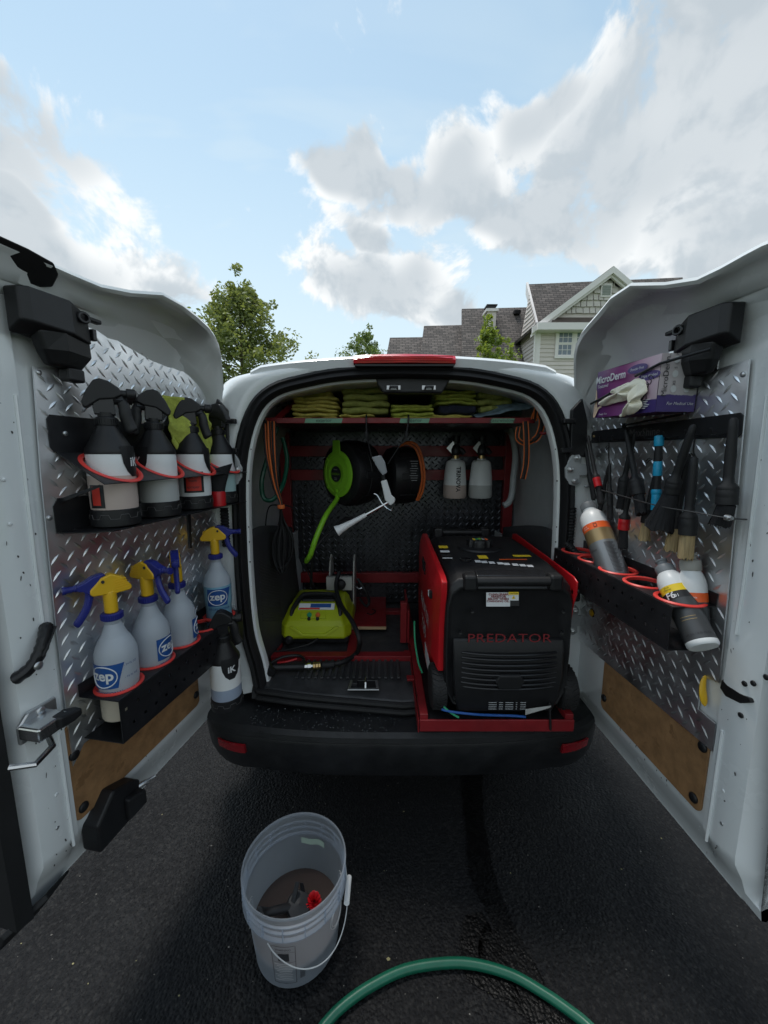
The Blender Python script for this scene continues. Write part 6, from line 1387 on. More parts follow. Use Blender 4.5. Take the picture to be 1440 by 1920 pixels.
ply = thing('plywood_board', 'red topped plywood board lying on the floor frame beside the cord reel', 'board', ((pa.x + pb.x) / 2, (pa.y + pb.y) / 2, .613))
b = B(); b.box2((pa.x, pb.y, .632), (pb.x, pa.y, .636)); b.build('painted_face', 'red_steel', ply, 0); b = B(); b.box2((pa.x, pb.y, .616), (pb.x, pa.y, .6315)); b.build('plywood_core', 'plywood_edge', ply, 0)
strand('rubber_strap', 'thin black cord end lying on the plywood board', [at_z(688, 1150, .64), at_z(697, 1152, .641), at_z(704, 1146, .641), at_z(698, 1142, .64)], .003, 'black_rubber', 'cord'); strand('rubber_hose', 'short black hose looping down behind the plywood board', [at_y(670, 1085, 2.0), at_y(684, 1105, 1.98), at_y(692, 1128, 1.98), at_y(686, 1136, 1.97), at_y(674, 1122, 1.96)], .008, 'black_rubber', 'hose')

# --- pressure washer
wa, wb = at_z(524, 1205, .625), at_z(656, 1205, .625); wx = (wa.x + wb.x) / 2; ww = (wb.x - wa.x); wy = wa.y
WMx = Matrix.Translation((wx, wy, .612)); pw = thing('pressure_washer', 'lime yellow electric pressure washer with black carry handle', 'pressure washer', WMx)
b = B(WMx); b.loft([[(-ww * .47, .02, 0), (ww * .47, .02, 0), (ww * .49, .30, 0), (-ww * .49, .30, 0)], [(-ww * .48, .015, .035), (ww * .48, .015, .035), (ww * .5, .31, .035), (-ww * .5, .31, .035)]]); b.build('base', 'black_plastic', pw, 0, bevel=.008)
b = B(WMx); h = ww / 2
def sec(z_, f, d0, d1): return [(-h * f, d0 + .04, z_), (-h * f * .84, d0, z_), (h * f * .84, d0, z_), (h * f, d0 + .04, z_), (h * f, d1, z_), (-h * f, d1, z_)]
b.loft([sec(.030, 1.0, 0, .33), sec(.045, 1.02, -.004, .33), sec(.092, 1.0, .004, .33), sec(.112, .93, .022, .32), sec(.150, .84, .07, .31), sec(.168, .74, .115, .29), sec(.172, .60, .14, .27)]); bd2 = b.build('body', 'lime_plastic', pw, 0, bevel=.008, seg=3)
# raised chevron on the front
b = B(WMx); b.loft([[(-h * .70, -.0035, .088), (-h * .34, -.012, .050), (h * .34, -.012, .050), (h * .70, -.0035, .088), (h * .62, -.0025, .096), (h * .30, -.010, .060), (-h * .30, -.010, .060), (-h * .62, -.0025, .096)], [(-h * .70, .004, .088), (-h * .34, .004, .050), (h * .34, .004, .050), (h * .70, .004, .088), (h * .62, .004, .096), (h * .30, .004, .060), (-h * .30, .004, .060), (-h * .62, .004, .096)]]); b.build('chevron', 'lime_plastic', bd2, 0, bevel=.002)
# control panel in the slope, sticker, knobs
sl_ = Vector((0, .048, .038)).normalized(); nl_ = Vector((0, -sl_.z, sl_.y)); o0 = WMx @ Vector((0, .046, .131))
def slope_box(c, d, mat, name, par, lift=0.0, bev=.0): 
    b = B(); b.box(o0 + Vector((1, 0, 0)) * c[0] + sl_ * c[1] + nl_ * (d[2] / 2 + lift), d, Matrix((Vector((1, 0, 0)), sl_, nl_)).transposed()); return b.build(name, mat, par, 0, bevel=bev)
slope_box((.0, .042, 0), (ww * .52, .034, .003), 'label_white', 'sticker', pw, .002); slope_box((.02, .046, 0), (ww * .30, .020, .003), 'label_blue', 'sticker', pw, .0035); slope_box((-ww * .10, .030, 0), (ww * .30, .008, .003), 'label_red', 'sticker', pw, .0036)
slope_box((-.01, -.006, 0), (ww * .36, .030, .006), 'lime_plastic', 'knob_panel', pw, 0, .002)
for dx, mt in ((-.028, 'green_cord'), (.012, 'orange_cord')):
    b = B(axis_matrix(o0 + Vector((dx, 0, 0)) + sl_ * -.006 + nl_ * .006, nl_)); b.lathe([(.011, 0), (.011, .008), (.009, .010)], 16); kb = b.build('knob', mt, pw, 30); b = B(axis_matrix(o0 + Vector((dx, 0, 0)) + sl_ * -.006 + nl_ * .016, nl_)); b.box((0, 0, .002), (.004, .018, .006)); b.build('knob_grip', mt, kb, 0)
    b = B(axis_matrix(o0 + Vector((dx, -.002, 0)) + sl_ * -.022 + nl_ * .002, nl_)); b.lathe([(.008, 0), (.008, .006)], 12); b.build('socket', 'black_plastic', pw, 30)
b = B(WMx); b.tube(spline([(-h * .70, .05, .115), (-h * .68, .075, .15), (-h * .50, .13, .190), (-h * .3, .14, .198), (h * .3, .14, .198), (h * .50, .13, .190), (h * .68, .075, .15), (h * .70, .05, .115)], 6), .0115, 10, flat=1.3); b.build('carry_handle', 'black_plastic', pw)
b = B(WMx); b.box2((-h * .5, .115, .165), (h * .5, .20, .182)); b.build('handle_well', 'black_plastic', pw, 0, bevel=.01)
b = B(WMx); b.lathe([(.020, 0), (.020, .012), (.012, .022)], 14, Matrix.Translation((-h * .72, .0, .030)) @ Matrix.Rotation(R(90), 4, 'X')); b.build('outlet', 'black_plastic', pw, 30)
strand('power_cable', 'thin black cable in front of the pressure washer base', [WMx @ Vector((h * .1, -.004, .035)), WMx @ Vector((-h * .15, -.03, .02)), WMx @ Vector((-h * .75, -.055, .004)), WMx @ Vector((-h * 1.15, -.055, .004)), WMx @ Vector((-h * 1.30, .01, .02)), WMx @ Vector((-h * 1.15, .12, .06)), WMx @ Vector((-h * 1.0, .20, .10))], .0045, 'black_rubber', 'cable')
# --- cord reel behind it
ca, cb_ = at_y(618, 1105, 1.98), at_y(663, 1105, 1.98); cr_ = thing('cord_reel', 'beige metal hose reel standing behind the pressure washer', 'hose reel', ((ca.x + cb_.x) / 2, 2.02, .613)); cx_ = (ca.x + cb_.x) / 2; cw = (cb_.x - ca.x)
for s_ in (-1, 1):
    b = B(); pts = [(1.96, .614), (2.10, .614), (2.14, .84), (2.12, .93), (2.07, .955), (2.02, .93), (1.97, .82)]; b.prism(pts, cx_ + s_ * cw / 2 - .004, cx_ + s_ * cw / 2 + .004, 'x'); b.build('side_plate', 'reel_beige', cr_, 0, bevel=.002)
b = B(); b.box2((cx_ - cw / 2 - .012, 1.945, .79), (cx_ + cw / 2 - .0045, 1.975, .862)); b.build('front_bracket', 'reel_beige', cr_, 0, bevel=.003)
b = B(); b.lathe([(.0001, -.004), (.024, 0), (.028, .012), (.026, .030), (.014, .038), (.001, .039)], 20, Matrix.Translation((cx_ + .0, 1.945, .828)) @ Matrix.Rotation(R(90), 4, 'X'), cap=False); b.build('hose_stop', 'black_rubber', cr_, 40)
for k in range(7): b = B(); b.tube([(cx_ - cw / 2 + .014 + k * (cw - .028) / 6, 2.045 + .085 * math.cos(t_), .735 + .105 * math.sin(t_)) for t_ in [2 * math.pi * j / 26 for j in range(26)]], .0085, 8, closed=True); b.build('hose_turn', 'black_rubber', cr_)
b = B(); b.tube([(cx_ + cw / 2 + .004, 2.0, .80), (cx_ + cw / 2 + .03, 1.985, .785), (cx_ + cw / 2 + .045, 1.985, .79)], .005, 8); b.build('crank', 'steel_bright', cr_)
gp = [at_y(636, 1072, 1.92), at_y(630, 1100, 1.86), at_y(640, 1135, 1.75), at_y(660, 1165, 1.62), at_y(674, 1200, 1.54), at_z(668, 1225, .615), at_z(645, 1240, .612), at_z(625, 1245, .612), at_z(605, 1247, .614)]
strand('pressure_hose', 'black pressure hose running from the cord reel to the spray gun', gp, .0105, 'black_rubber', 'hose')
# --- spray gun lying on the mat
def gz(px, py, z_=.615): return at_z(px, py, z_)
sg = thing('spray_gun', 'black pressure washer gun with brass fittings lying on the floor mat', 'spray gun', gz(530, 1250, .60))
b = B(); b.tube([gz(483, 1216, .64), gz(490, 1228, .635)], [.022, .020], 12); b.build('muzzle', 'black_plastic', sg, 40)
b = B(); b.tube([gz(488, 1226, .634), gz(493, 1236, .630)], .012, 12); b.build('brass_coupler', 'brass', sg, 40)
b = B(); b.tube(spline([gz(492, 1235, .63), gz(500, 1250, .622), gz(510, 1262, .618)], 4), [.016, .018, .020, .021, .022, .021, .020, .018, .016], 12); b.build('gun_barrel', 'black_plastic', sg, 40)
b = B(); b.tube(spline([gz(502, 1252, .618), gz(530, 1251, .616), gz(560, 1250, .615), gz(572, 1250, .615)], 4), [.018, .0155, .0145, .014, .0135, .0135, .0135, .0135, .0135, .0135, .0135, .0135, .0135][:13], 12); b.build('grip', 'black_plastic', sg, 40)
b = B(); b.tube(spline([gz(506, 1244, .615), gz(530, 1232, .625), (gz(558, 1229, .625)), gz(570, 1236, .620), gz(569, 1248, .615)], 5), .006, 8); b.build('trigger_guard', 'black_plastic', sg)
b = B(); b.tube(spline([gz(520, 1243, .618), gz(540, 1240, .622), gz(556, 1235, .624)], 4), .0045, 8); b.build('trigger_lock', 'red_plastic', sg)
b = B(axis_matrix(gz(571, 1250, .615), gz(606, 1247, .614) - gz(571, 1250, .615))); b.lathe([(.010, 0), (.010, .012), (.013, .013), (.013, .026), (.008, .027), (.008, .034)], 6); b.build('steel_fitting', 'steel_bright', sg, 20)
b = B(axis_matrix(gz(586, 1249, .615), gz(606, 1247, .614) - gz(586, 1249, .615))); b.lathe([(.009, 0), (.014, .002), (.014, .010), (.011, .011), (.0145, .013), (.0145, .022), (.012, .023), (.014, .025), (.014, .032)], 14); b.build('brass_coupler', 'brass', sg, 25)
b = B(axis_matrix(gz(604, 1247, .615), gz(628, 1245, .614) - gz(604, 1247, .614))); b.lathe([(.0145, 0), (.016, .004), (.0155, .05), (.012, .055)], 14); b.build('hose_end', 'black_rubber', sg, 25)

# ------------------------------------------------------------------ generator on its red tray
GX, GY, GZ = .416, 1.205, .603
tray = thing('generator_tray', 'red steel tray on rails carrying the generator out over the bumper', 'frame', (GX, 1.5, .57))
ta, tb = at_y(787, 1362, 1.19), at_y(1075, 1362, 1.19)
redbar('front_lip', (ta.x, 1.185, .565), (tb.x, 1.192, .608), tray); redbar('tray_pan', (ta.x + .001, 1.1925, .588), (tb.x - .001, 2.16, .600), tray, mat='black_metal')
redbar('side_rail', (ta.x, 1.1925, .601), (ta.x + .028, 2.16, .625), tray); redbar('side_rail', (tb.x - .028, 1.1925, .601), (tb.x, 2.16, .625), tray); redbar('side_skirt', (ta.x - .006, 1.1925, .555), (ta.x - .001, 1.75, .60), tray)
for yy in (1.42, 1.62): redbar('rail_tab', (ta.x - .03, yy, .602), (ta.x - .0005, yy + .03, .612), tray)
gen = thing('generator', 'black inverter generator with red side panels and two wheels on the red tray', 'generator', (GX, GY, GZ))
GS = 1.05; MG = Matrix.Translation((GX, GY, GZ)) @ Matrix.Scale(GS, 4); hw = .203
def gsec(y, top, f, z0=.045):
    a = hw * f; return [(-a * .86, y, z0), (a * .86, y, z0), (a * .98, y, z0 + .05), (a, y, z0 + .18), (a * .99, y, top - .07), (a * .93, y, top - .025), (a * .80, y, top - .004), (a * .45, y, top), (-a * .45, y, top), (-a * .80, y, top - .004), (-a * .93, y, top - .025), (-a * .99, y, top - .07), (-a, y, z0 + .18), (-a * .98, y, z0 + .05)]
b = B(MG); b.loft([gsec(.012, .43, .90, .06), gsec(.0, .447, .97), gsec(.012, .472, 1.0), gsec(.05, .484, 1.0), gsec(.14, .494, 1.0), gsec(.35, .497, 1.0), gsec(.52, .497, 1.0), gsec(.60, .480, 1.0), gsec(.625, .44, .96)])
gb_ = b.build('body', 'black_plastic', gen, 35, bevel=.004)
# bulged lower front cowl
b = B(MG); b.loft([[(-.176, .001, .275), (.176, .001, .275), (.18, .03, .275), (-.18, .03, .275)], [(-.176, -.009, .24), (.176, -.009, .24), (.18, .03, .24), (-.18, .03, .24)], [(-.174, -.019, .16), (.174, -.019, .16), (.178, .03, .16), (-.178, .03, .16)], [(-.165, -.013, .075), (.165, -.013, .075), (.168, .03, .075), (-.168, .03, .075)], [(-.155, .0, .02), (.155, .0, .02), (.155, .05, .02), (-.155, .05, .02)]]); b.build('front_cowl', 'black_plastic', gen, 35, bevel=.006)
for k in range(8):
    z_ = .232 - k * .0165; w2 = .150
    b = B(MG); pts = [(-w2 + 2 * w2 * j / 12, -.0195 - .004 + .012 * abs(j / 6 - 1) ** 3 - (.004 if 1 < k < 7 else 0), z_ + .004 * abs(j / 6 - 1) ** 2) for j in range(13)]
    b.tube(pts, .0042, 6, flat=.8); b.build('vent_slat', 'black_gloss', gen)
b = B(MG); b.loft([[(-.050, -.018, .148), (-.036, -.018, .172), (.036, -.018, .172), (.050, -.018, .148), (.036, -.018, .118), (-.036, -.018, .118)], [(-.045, -.034, .147), (-.033, -.034, .167), (.033, -.034, .167), (.045, -.034, .147), (.033, -.034, .122), (-.033, -.034, .122)]]); b.build('hex_cover', 'black_plastic', gen, 0, bevel=.003)
text('brand_letters', 'PREDATOR', .042, MG @ Vector((.0, -.0045, .279)), (1, 0, 0), (0, .06, 1), 'logo_red', gen, 1.28, 1.05, lift=.0016)
# upper front recess with the tubular handle, and the one at the back
b = B(MG); b.loft([[(-.105, .016, .478), (.115, .016, .478), (.115, -.004, .440), (-.105, -.004, .440)], [(-.105, .05, .490), (.115, .05, .490), (.115, .05, .440), (-.105, .05, .440)]]); b.build('handle_recess', 'black_gloss', gen, 0, bevel=.004)
for yy, z_, x0, x1 in ((.004, .464, -.108, .118), (.590, .500, -.125, .05)):
    b = B(MG); b.tube([(x0, yy, z_), (x1, yy, z_)], .0155, 16); b.build('carry_handle', 'black_plastic', gen, 40)
    for x in (x0 - .02, x1 + .02): b = B(MG); b.box((x, yy + .008, z_ - .004), (.042, .045, .052)); b.build('handle_boss', 'black_plastic', gen, 0, bevel=.010, seg=3)
# red side panels
for s_ in (-1, 1):
    pts = [(.024, .150), (.145, .120), (.19, .030), (.57, .030), (.618, .10), (.625, .40), (.600, .492), (.56, .500), (.30, .488), (.16, .482), (.02, .474), (-.006, .464), (-.006, .425), (.010, .385), (.022, .30), (.024, .18)]
    inner = hw * .985; outer = hw + (.030 if s_ < 0 else .010)
    mid = [(.055, .175), (.15, .150), (.21, .055), (.55, .055), (.59, .12), (.595, .38), (.57, .455), (.54, .46), (.30, .455), (.17, .448), (.06, .440), (.045, .425), (.05, .40), (.058, .375), (.062, .30), (.06, .18)]
    b = B(MG); b.loft([[(s_ * inner, a, c_) for a, c_ in pts], [(s_ * (inner + (.018 if s_ < 0 else .006)), a, c_) for a, c_ in pts], [(s_ * outer, a, c_) for a, c_ in mid]]); sp_ = b.build('side_panel', 'red_plastic', gen, 30, bevel=.003)
    b = B(MG @ Matrix.Translation((s_ * (inner + .0), .018, .425))); b.lathe([(.007, 0), (.007, .019), (.004, .0185)], 12, Matrix.Rotation(R(90 * s_), 4, 'Y')); b.build('panel_screw', 'black_plastic', sp_)
    if s_ < 0:
        text('side_letters', 'PREDATOR', .075, MG @ Vector((-outer, .32, .245)), (0, -1, 0), (0, 0, 1), 'label_white', sp_, .78, lift=.001); text('side_letters', '3500', .085, MG @ Vector((-outer, .34, .160)), (0, -1, 0), (0, 0, 1), 'label_white', sp_, .95, lift=.001)
        b = B(MG); b.box((-outer - .0008, .20, .095), (.001, .16, .055)); b.build('spec_label', 'label_white', sp_, 0)
        b = B(MG); b.box((-outer - .004, .10, .385), (.012, .018, .026)); b.build('switch', 'black_plastic', sp_, 0, bevel=.003); b = B(MG); b.box((-outer - .004, .14, .375), (.010, .014, .022)); b.build('switch', 'label_white', sp_, 0, bevel=.003)
        b = B(MG); b.box((-outer - .001, .36, .41), (.004, .10, .05)); b.build('side_window', 'black_gloss', sp_, 0, bevel=.002)
# fuel cap, drain cup and stickers on the top
def top_z(y): return GS * interp([(0, (.447,)), (.05, (.484,)), (.14, (.494,)), (.35, (.497,)), (.52, (.497,)), (.62, (.45,))], y / GS)[0]
cpx = at_z(899, 1016, GZ + .545); cxg, cyg = (cpx.x - GX) / GS, (cpx.y - GY) / GS
b = B(MG @ Matrix.Translation((cxg, cyg, top_z(cyg * GS) / GS))); b.lathe([(.085, .0), (.080, .006), (.07, .008)], 28); b.build('filler_ring', 'black_plastic', gen, 30)
b = B(MG @ Matrix.Translation((cxg, cyg, top_z(cyg * GS) / GS + .006))); n = 40; rings = []
for z_, k_ in ((0, 1.0), (.022, 1.0), (.028, .92)): rings.append([Vector(((.046 + (.003 if (j // 2) % 2 else -.002)) * k_ * math.cos(2 * math.pi * j / n), (.046 + (.003 if (j // 2) % 2 else -.002)) * k_ * math.sin(2 * math.pi * j / n), z_)) for j in range(n)])
b.loft(rings); fc_ = b.build('fuel_cap', 'black_plastic', gen, 30)
for k, mt in enumerate(('label_yellow', 'green_cord', 'reel_green', 'print_grey', 'label_orange')): b = B(MG @ Matrix.Translation((cxg, cyg, top_z(cyg * GS) / GS + .0345))); b.box((-.024 + k * .012, .004 - .004 * abs(k - 2), 0), (.010, .024, .0008)); b.build('cap_print', mt, fc_, 0)
cpx = at_z(873, 1050, GZ + .518); b = B(Matrix.Translation((cpx.x, cpx.y, GZ + top_z(cpx.y - GY) - .001))); b.lathe([(.018, .004), (.022, .005), (.022, 0)], 20, cap=False); b.lathe([(.018, .003), (.0001, .0005)], 20, cap=False); b.build('vent_cup', 'black_gloss', gen, 40)
def top_sticker(px, py, w_, d_, mat, rotz=0, name='sticker'):
    c = at_z(px, py, GZ + .518); b = B(Matrix.Translation((c.x, c.y, GZ + top_z(c.y - GY) + .0025)) @ Matrix.Rotation(R(rotz), 4, 'Z') @ Matrix.Rotation(R(4), 4, 'X')); b.box((0, 0, 0), (w_, d_, .001)); return b.build(name, mat, gen, 0)
top_sticker(831, 1028, .036, .030, 'label_yellow'); top_sticker(834, 1036, .036, .022, 'label_white'); top_sticker(837, 1043, .038, .020, 'label_black'); top_sticker(839, 1048, .036, .008, 'label_white')
top_sticker(905, 1046, .034, .034, 'label_yellow')
for k, px in enumerate((896, 908, 922, 938, 950, 966, 980, 994)): top_sticker(px, 1053 + k * .9, .020, .020, 'label_white')
top_sticker(957, 1048, .060, .014, 'label_black'); top_sticker(978, 1044, .065, .018, 'label_yellow'); top_sticker(962, 1050.5, .10, .006, 'label_orange')
# front stickers
def front_plate(px, py, w_, h_, mat, y=-.0045, name='sticker', tilt=8):
    c = at_y(px, py, GY + y); b = B(Matrix.Translation(c) @ Matrix.Rotation(R(-tilt), 4, 'X')); b.box((0, 0, 0), (w_, .001, h_)); return b.build(name, mat, gen, 0), c
o, c = front_plate(934, 1124, .078, .046, 'label_white')
for k, s_ in enumerate(('CLEAN SPARK', 'ARRESTOR', 'BELOW WHEN', 'CHANGING OIL.', 'SEE MANUAL', 'FOR DETAILS')): text('sticker_letters', s_, .0092 if k < 4 else .006, c + Vector((0, -.0012, .0178 - k * .0078 + (.001 if k > 3 else 0))), (1, 0, 0), (0, .12, 1), 'logo_red', o, 1.1, lift=.0006, offset=.0003)
o, c = front_plate(963, 1119, .033, .024, 'label_white'); o2, c2_ = front_plate(963, 1112.5, .033, .009, 'label_yellow', -.0055); o3, c3_ = front_plate(964, 1131, .033, .018, 'label_black', -.0052)
b = B(Matrix.Translation(c + Vector((0, -.0014, -.002)))); b.prism([(-.0085, -.008), (.0085, -.008), (0, .007)], 0, .0004, 'y'); tri = b.build('warning_triangle', 'label_yellow', gen, 0)
text('warning_mark', '!', .011, c + Vector((0, -.0018, -.003)), (1, 0, 0), (0, 0, 1), 'print_dark', tri, lift=.0004); text('sticker_letters', 'CAUTION', .006, c2_ + Vector((0, -.0015, 0)), (1, 0, 0), (0, 0, 1), 'print_dark', o2, lift=.0004)
rows_ = B(); 
for k in range(4):
    for x0, x1 in ((-.062, -.032), (-.028, -.012), (-.008, .022), (.026, .034), (.040, .062)): rows_.box((MG @ Vector(((x0 + x1) / 2 + .0, -.0175, .066 - k * .0075))), (x1 - x0 - .003, .0006, .0026))
tag(rows_.build('rating_print', 'print_grey', gen, 0), kind='stuff')
for (x, z_) in ((-.155, .30), (.165, .30), (-.12, .37), (.165, .37), (.15, .075), (-.165, .075)): b = B(MG @ Matrix.Translation((x, -.004, z_)) @ Matrix.Rotation(R(90), 4, 'X')); b.lathe([(.0065, 0), (.0065, .003), (.003, .002)], 12); b.build('screw', 'black_gloss', gen, 30)
# wheels with chevron tread
for s_ in (-1, 1):
    Mw = MG @ Matrix.Translation((s_ * .214, .062, .074)) @ Matrix.Rotation(R(90), 4, 'Y')
    b = B(Mw); b.lathe([(.035, -.024), (.064, -.026), (.070, -.022), (.072, -.012), (.072, .012), (.070, .022), (.064, .026), (.035, .024)], 32); wh = b.build('wheel', 'tyre', gen, 40)
    b = B(Mw)
    for k in range(26):
        a = 2 * math.pi * k / 26
        for e in (-1, 1): b.box((.0728 * math.cos(a), .0728 * math.sin(a), e * .011), (.004, .0055, .022), Matrix.Rotation(a, 3, 'Z') @ Matrix.Rotation(R(28 * e), 3, 'X'))
    tag(b.build('tread_block', 'tyre', wh, 0), kind='stuff')
    b = B(Mw); b.lathe([(.001, -.02), (.036, -.022), (.036, .022), (.001, .02)], 18, cap=False); b.build('hub', 'black_plastic', wh, 30)
# cords under the generator
strand('blue_bungee', 'blue cord stretched across the tray under the generator', [at_y(828, 1330, 1.20), at_y(850, 1335, 1.192), at_y(900, 1340, 1.19), at_y(960, 1342, 1.195), at_y(985, 1344, 1.20)], .0042, 'blue_cord', 'cord')
strand('green_bungee', 'green cord running beside the generator and down to the tray', [at_y(777, 1165, 1.55), at_y(778, 1200, 1.50), at_y(784, 1240, 1.44), at_y(792, 1262, 1.40)], .004, 'green_cord', 'cord')
strand('green_bungee', 'green cord end crossing the front of the tray by the left wheel', [at_y(827, 1315, 1.22), at_y(835, 1328, 1.20), at_y(848, 1338, 1.193), at_y(860, 1345, 1.19)], .004, 'green_cord', 'cord')
b = B(); b.grid(lambda i, j: at_y(985 + 48 * i, 1333 - 9 * i + 10 * (j - .3) * (1.1 - .75 * i), 1.185 + .006 * math.sin(i * 6)), 10, 3); o = b.build('paper_tag', 'silver_tag', None, 50); tag(o, 'crumpled pale plastic tag tied below the generator', 'tag')
b = B(); b.tube([at_y(1030, 1318, 1.19), at_y(1031, 1335, 1.182), at_y(1032, 1368, 1.180)], [.0045, .006, .006], 8, flat=.6); o = b.build('hook_strap', 'black_rubber', None); tag(o, 'short black rubber strap hooked over the tray lip', 'strap')

# ------------------------------------------------------------------ bucket and hose on the driveway
bx, by = -.270, .995; RBt, RT_, BH = .125, .150, .278
bk = thing('bucket', 'translucent plastic bucket standing on the wet asphalt behind the van', 'bucket', (bx, by, ZG + .004)); MB_ = Matrix.Translation((bx, by, ZG + .004))
def rad(z_): return RBt + (RT_ - RBt) * z_ / BH
b = B(MB_); b.lathe([(.0001, .010), (RBt - .012, .008), (RBt - .004, .001), (RBt, .006), (rad(.1), .10), (rad(.19), .19), (rad(.2) + .001, .205), (rad(BH), BH), (rad(BH) + .004, BH + .002), (rad(BH) + .0045, BH - .004), (rad(BH) + .001, BH - .007)], 56, cap=False); b.build('shell', 'bucket_plastic', bk, 50, recalc=False)
for z_, e in ((.205, .011), (.228, .007), (.248, .006)):
    b = B(MB_); b.lathe([(rad(z_) + .0006, z_ - .0015), (rad(z_) + e, z_ - .002), (rad(z_) + e, z_ + .001), (rad(z_) + .0006, z_ + .0018)], 56, cap=False); b.build('rim_band', 'bucket_plastic', bk, 30)
for k in range(16):
    a = 2 * math.pi * k / 16; b = B(MB_); b.box(((rad(.225) + .005) * math.cos(a), (rad(.225) + .005) * math.sin(a), .227), (.008, .002, .042), Matrix.Rotation(a, 3, 'Z')); b.build('rim_rib', 'bucket_plastic', bk, 0)
b = B(MB_); wz = .085; b.lathe([(.0001, wz), (rad(wz) - .003, wz)], 48, cap=False); b.build('dirty_water', 'bucket_water', bk, 50, recalc=False)
# bail handle with white grip
a0 = R(0); pv = [Vector((bx + (rad(.2) + .014) * math.cos(t_), by + (rad(.2) + .014) * math.sin(t_), ZG + .205 - .115 * math.sin((t_ - R(-105)) / R(130) * math.pi) ** .8)) for t_ in [R(-105) + R(130) * k / 30 for k in range(31)]]
b = B(); b.tube(pv, .0016, 8); bail = b.build('bail', 'painted_grey', bk); b = B(); b.tube([at_y(641, 1688, by + .02), at_y(653, 1720, by + .0)] if False else [Vector((bx + .158, by - .03, ZG + .165)), Vector((bx + .158, by + .05, ZG + .155))], .0085, 10); b.build('grip', 'white_plastic', bail)
# printed notice and small seal marks
def bpatch(a_deg, wid, z0, z1, mat, name, par, t_=.0012):
    b = B(MB_); n = 8; vs = []
    for z_ in (z0, z1):
        for k in range(n + 1): an = R(a_deg) + (k / n - .5) * wid / rad(z_); vs.append(((rad(z_) + t_) * math.cos(an), (rad(z_) + t_) * math.sin(an), z_))
    b.add(vs, [(k, k + 1, n + 2 + k, n + 1 + k) for k in range(n)]); return b.build(name, mat, par, 0)
na = -92
for (da, wd, z0, z1) in ((0, .062, .172, .1735), (0, .062, .030, .0315), (-13.6, .0014, .0315, .172), (13.6, .0014, .0315, .172), (0, .062, .150, .151), (0, .062, .112, .113)): bpatch(na + da, wd, z0, z1, 'print_dark', 'notice_frame', bk)
bpatch(na, .03, .117, .146, 'print_dark', 'notice_picture', bk)
for k in range(10): bpatch(na - 1 + (k % 3), .05 - .008 * (k % 3), .104 - k * .0068, .1065 - k * .0068, 'print_grey', 'notice_line', bk)
text_cyl('notice_letters', 'WARNING', .009, rad(.16), R(na), .161, MB_, 'print_dark', bk, t=.002)
for k in range(9): bpatch(na + 21, .014, .075 - k * .004, .0765 - k * .004, 'print_dark', 'barcode_bar', bk)
for a_, zc_ in ((-170, .12), (15, .14), (-20, .15)):
    for rx in (.034, .028):
        b = B(MB_); b.tube([((rad(zc_) + .002) * math.cos(R(a_) + rx * math.cos(t_) / rad(zc_)), (rad(zc_) + .002) * math.sin(R(a_) + rx * math.cos(t_) / rad(zc_)), zc_ + rx * math.sin(t_)) for t_ in [2 * math.pi * k / 28 for k in range(28)]], .0012, 4, closed=True); b.build('seal_ring', 'print_grey', bk)
b = B(MB_); n = 8; vs = []
for z_ in (.175, .195):
    for k in range(n + 1): an = R(78) + (k / n - .5) * .085 / rad(z_); vs.append(((rad(z_) - .003) * math.cos(an), (rad(z_) - .003) * math.sin(an), z_ + .004 * math.sin(k * .9)))
b.add(vs, [(k, k + 1, n + 2 + k, n + 1 + k) for k in range(n)]); b.build('tape_strip', 'tape_old', bk, 0)
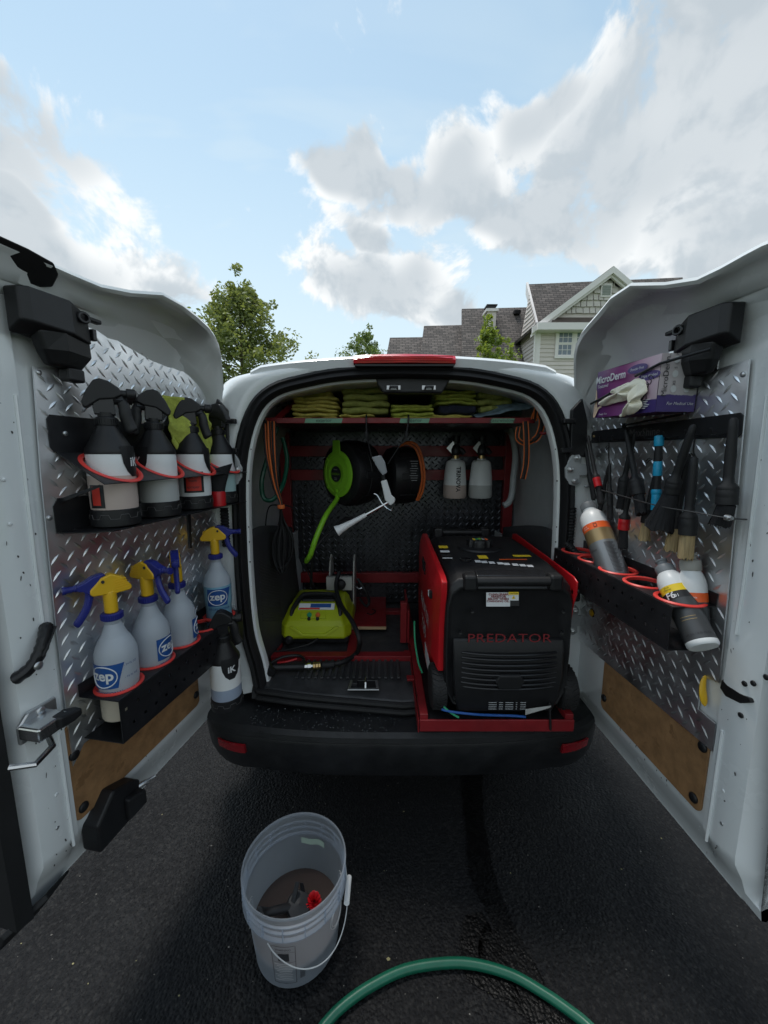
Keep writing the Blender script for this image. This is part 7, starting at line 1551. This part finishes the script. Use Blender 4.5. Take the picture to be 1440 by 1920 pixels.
# tools soaking in it
def bp_(px, py, z_): return at_z(px - 8, py, ZG + z_)
sb_ = thing('scrub_brush', 'black handled scrub brush lying in the bucket water', 'brush', bp_(530, 1712, .09))
b = B(); b.tube(spline([bp_(493, 1718, .13), bp_(505, 1712, .125), bp_(530, 1706, .115), bp_(556, 1700, .10)], 5), [.014, .019, .021, .020, .017, .014, .012, .011, .011, .012, .012, .012, .012, .013, .013, .012], 12); b.build('handle', 'black_plastic', sb_)
b = B(axis_matrix(bp_(568, 1698, .10), Vector((.25, -.35, .9)))); b.lathe([(.001, -.014), (.036, -.012), (.038, 0), (.034, .010), (.001, .014)], 24, cap=False); b.build('brush_head', 'black_plastic', sb_, 40)
b = B(); b.loft([[bp_(548, 1712, .085), bp_(556, 1714, .085), bp_(556, 1714, .095), bp_(548, 1712, .095)], [bp_(562, 1652, .15), bp_(570, 1654, .15), bp_(570, 1654, .158), bp_(562, 1652, .158)]]); o = b.build('scraper', 'black_plastic', None, 0, bevel=.002); tag(o, 'black flat scraper standing up in the bucket', 'tool')
b = B(); b.loft([[bp_(574, 1690, .08), bp_(584, 1690, .08), bp_(584, 1690, .09), bp_(574, 1690, .09)], [bp_(570, 1655, .14), bp_(577, 1655, .14), bp_(577, 1655, .145), bp_(570, 1655, .145)]]); o = b.build('scraper', 'black_plastic', None, 0, bevel=.002); tag(o, 'second black scraper leaning behind the first in the bucket', 'tool')
b = B(); rnd = random.Random(3); rc_ = bp_(596, 1690, .10)
for k in range(240):
    d = Vector((rnd.gauss(0, 1), rnd.gauss(0, 1), rnd.gauss(0, .7))).normalized(); l = rnd.uniform(.015, .026); s_ = d.cross(Vector((0, 0, 1))).normalized() * .0035; b.add([rc_ + d * .004 - s_, rc_ + d * .004 + s_, rc_ + d * l + s_ * 1.2, rc_ + d * l - s_ * 1.2], [(0, 1, 2, 3)])
o = b.build('wash_pad', 'red_plastic', None, 0, recalc=False); tag(o, 'bright red shaggy wash pad in the bucket', 'pad')
hp_ = [Vector((-1.15, -.35, .02)), Vector((-.85, .10, .02)), Vector((-.50, .45, .02)), at_z(560, 1990, .02), at_z(610, 1920, .02), at_z(650, 1880, .02), at_z(700, 1846, .02), at_z(760, 1818, .02), at_z(830, 1806, .02), at_z(890, 1808, .02), at_z(960, 1828, .02), at_z(1020, 1862, .02), at_z(1065, 1893, .02), at_z(1105, 1925, .02), at_z(1160, 1985, .02), Vector((.85, .42, .02)), Vector((1.05, .05, .02)), Vector((1.1, -.5, .02))]
strand('garden_hose', 'green garden hose arching across the asphalt in front of the bucket', hp_, .0128, 'green_hose', 'hose')
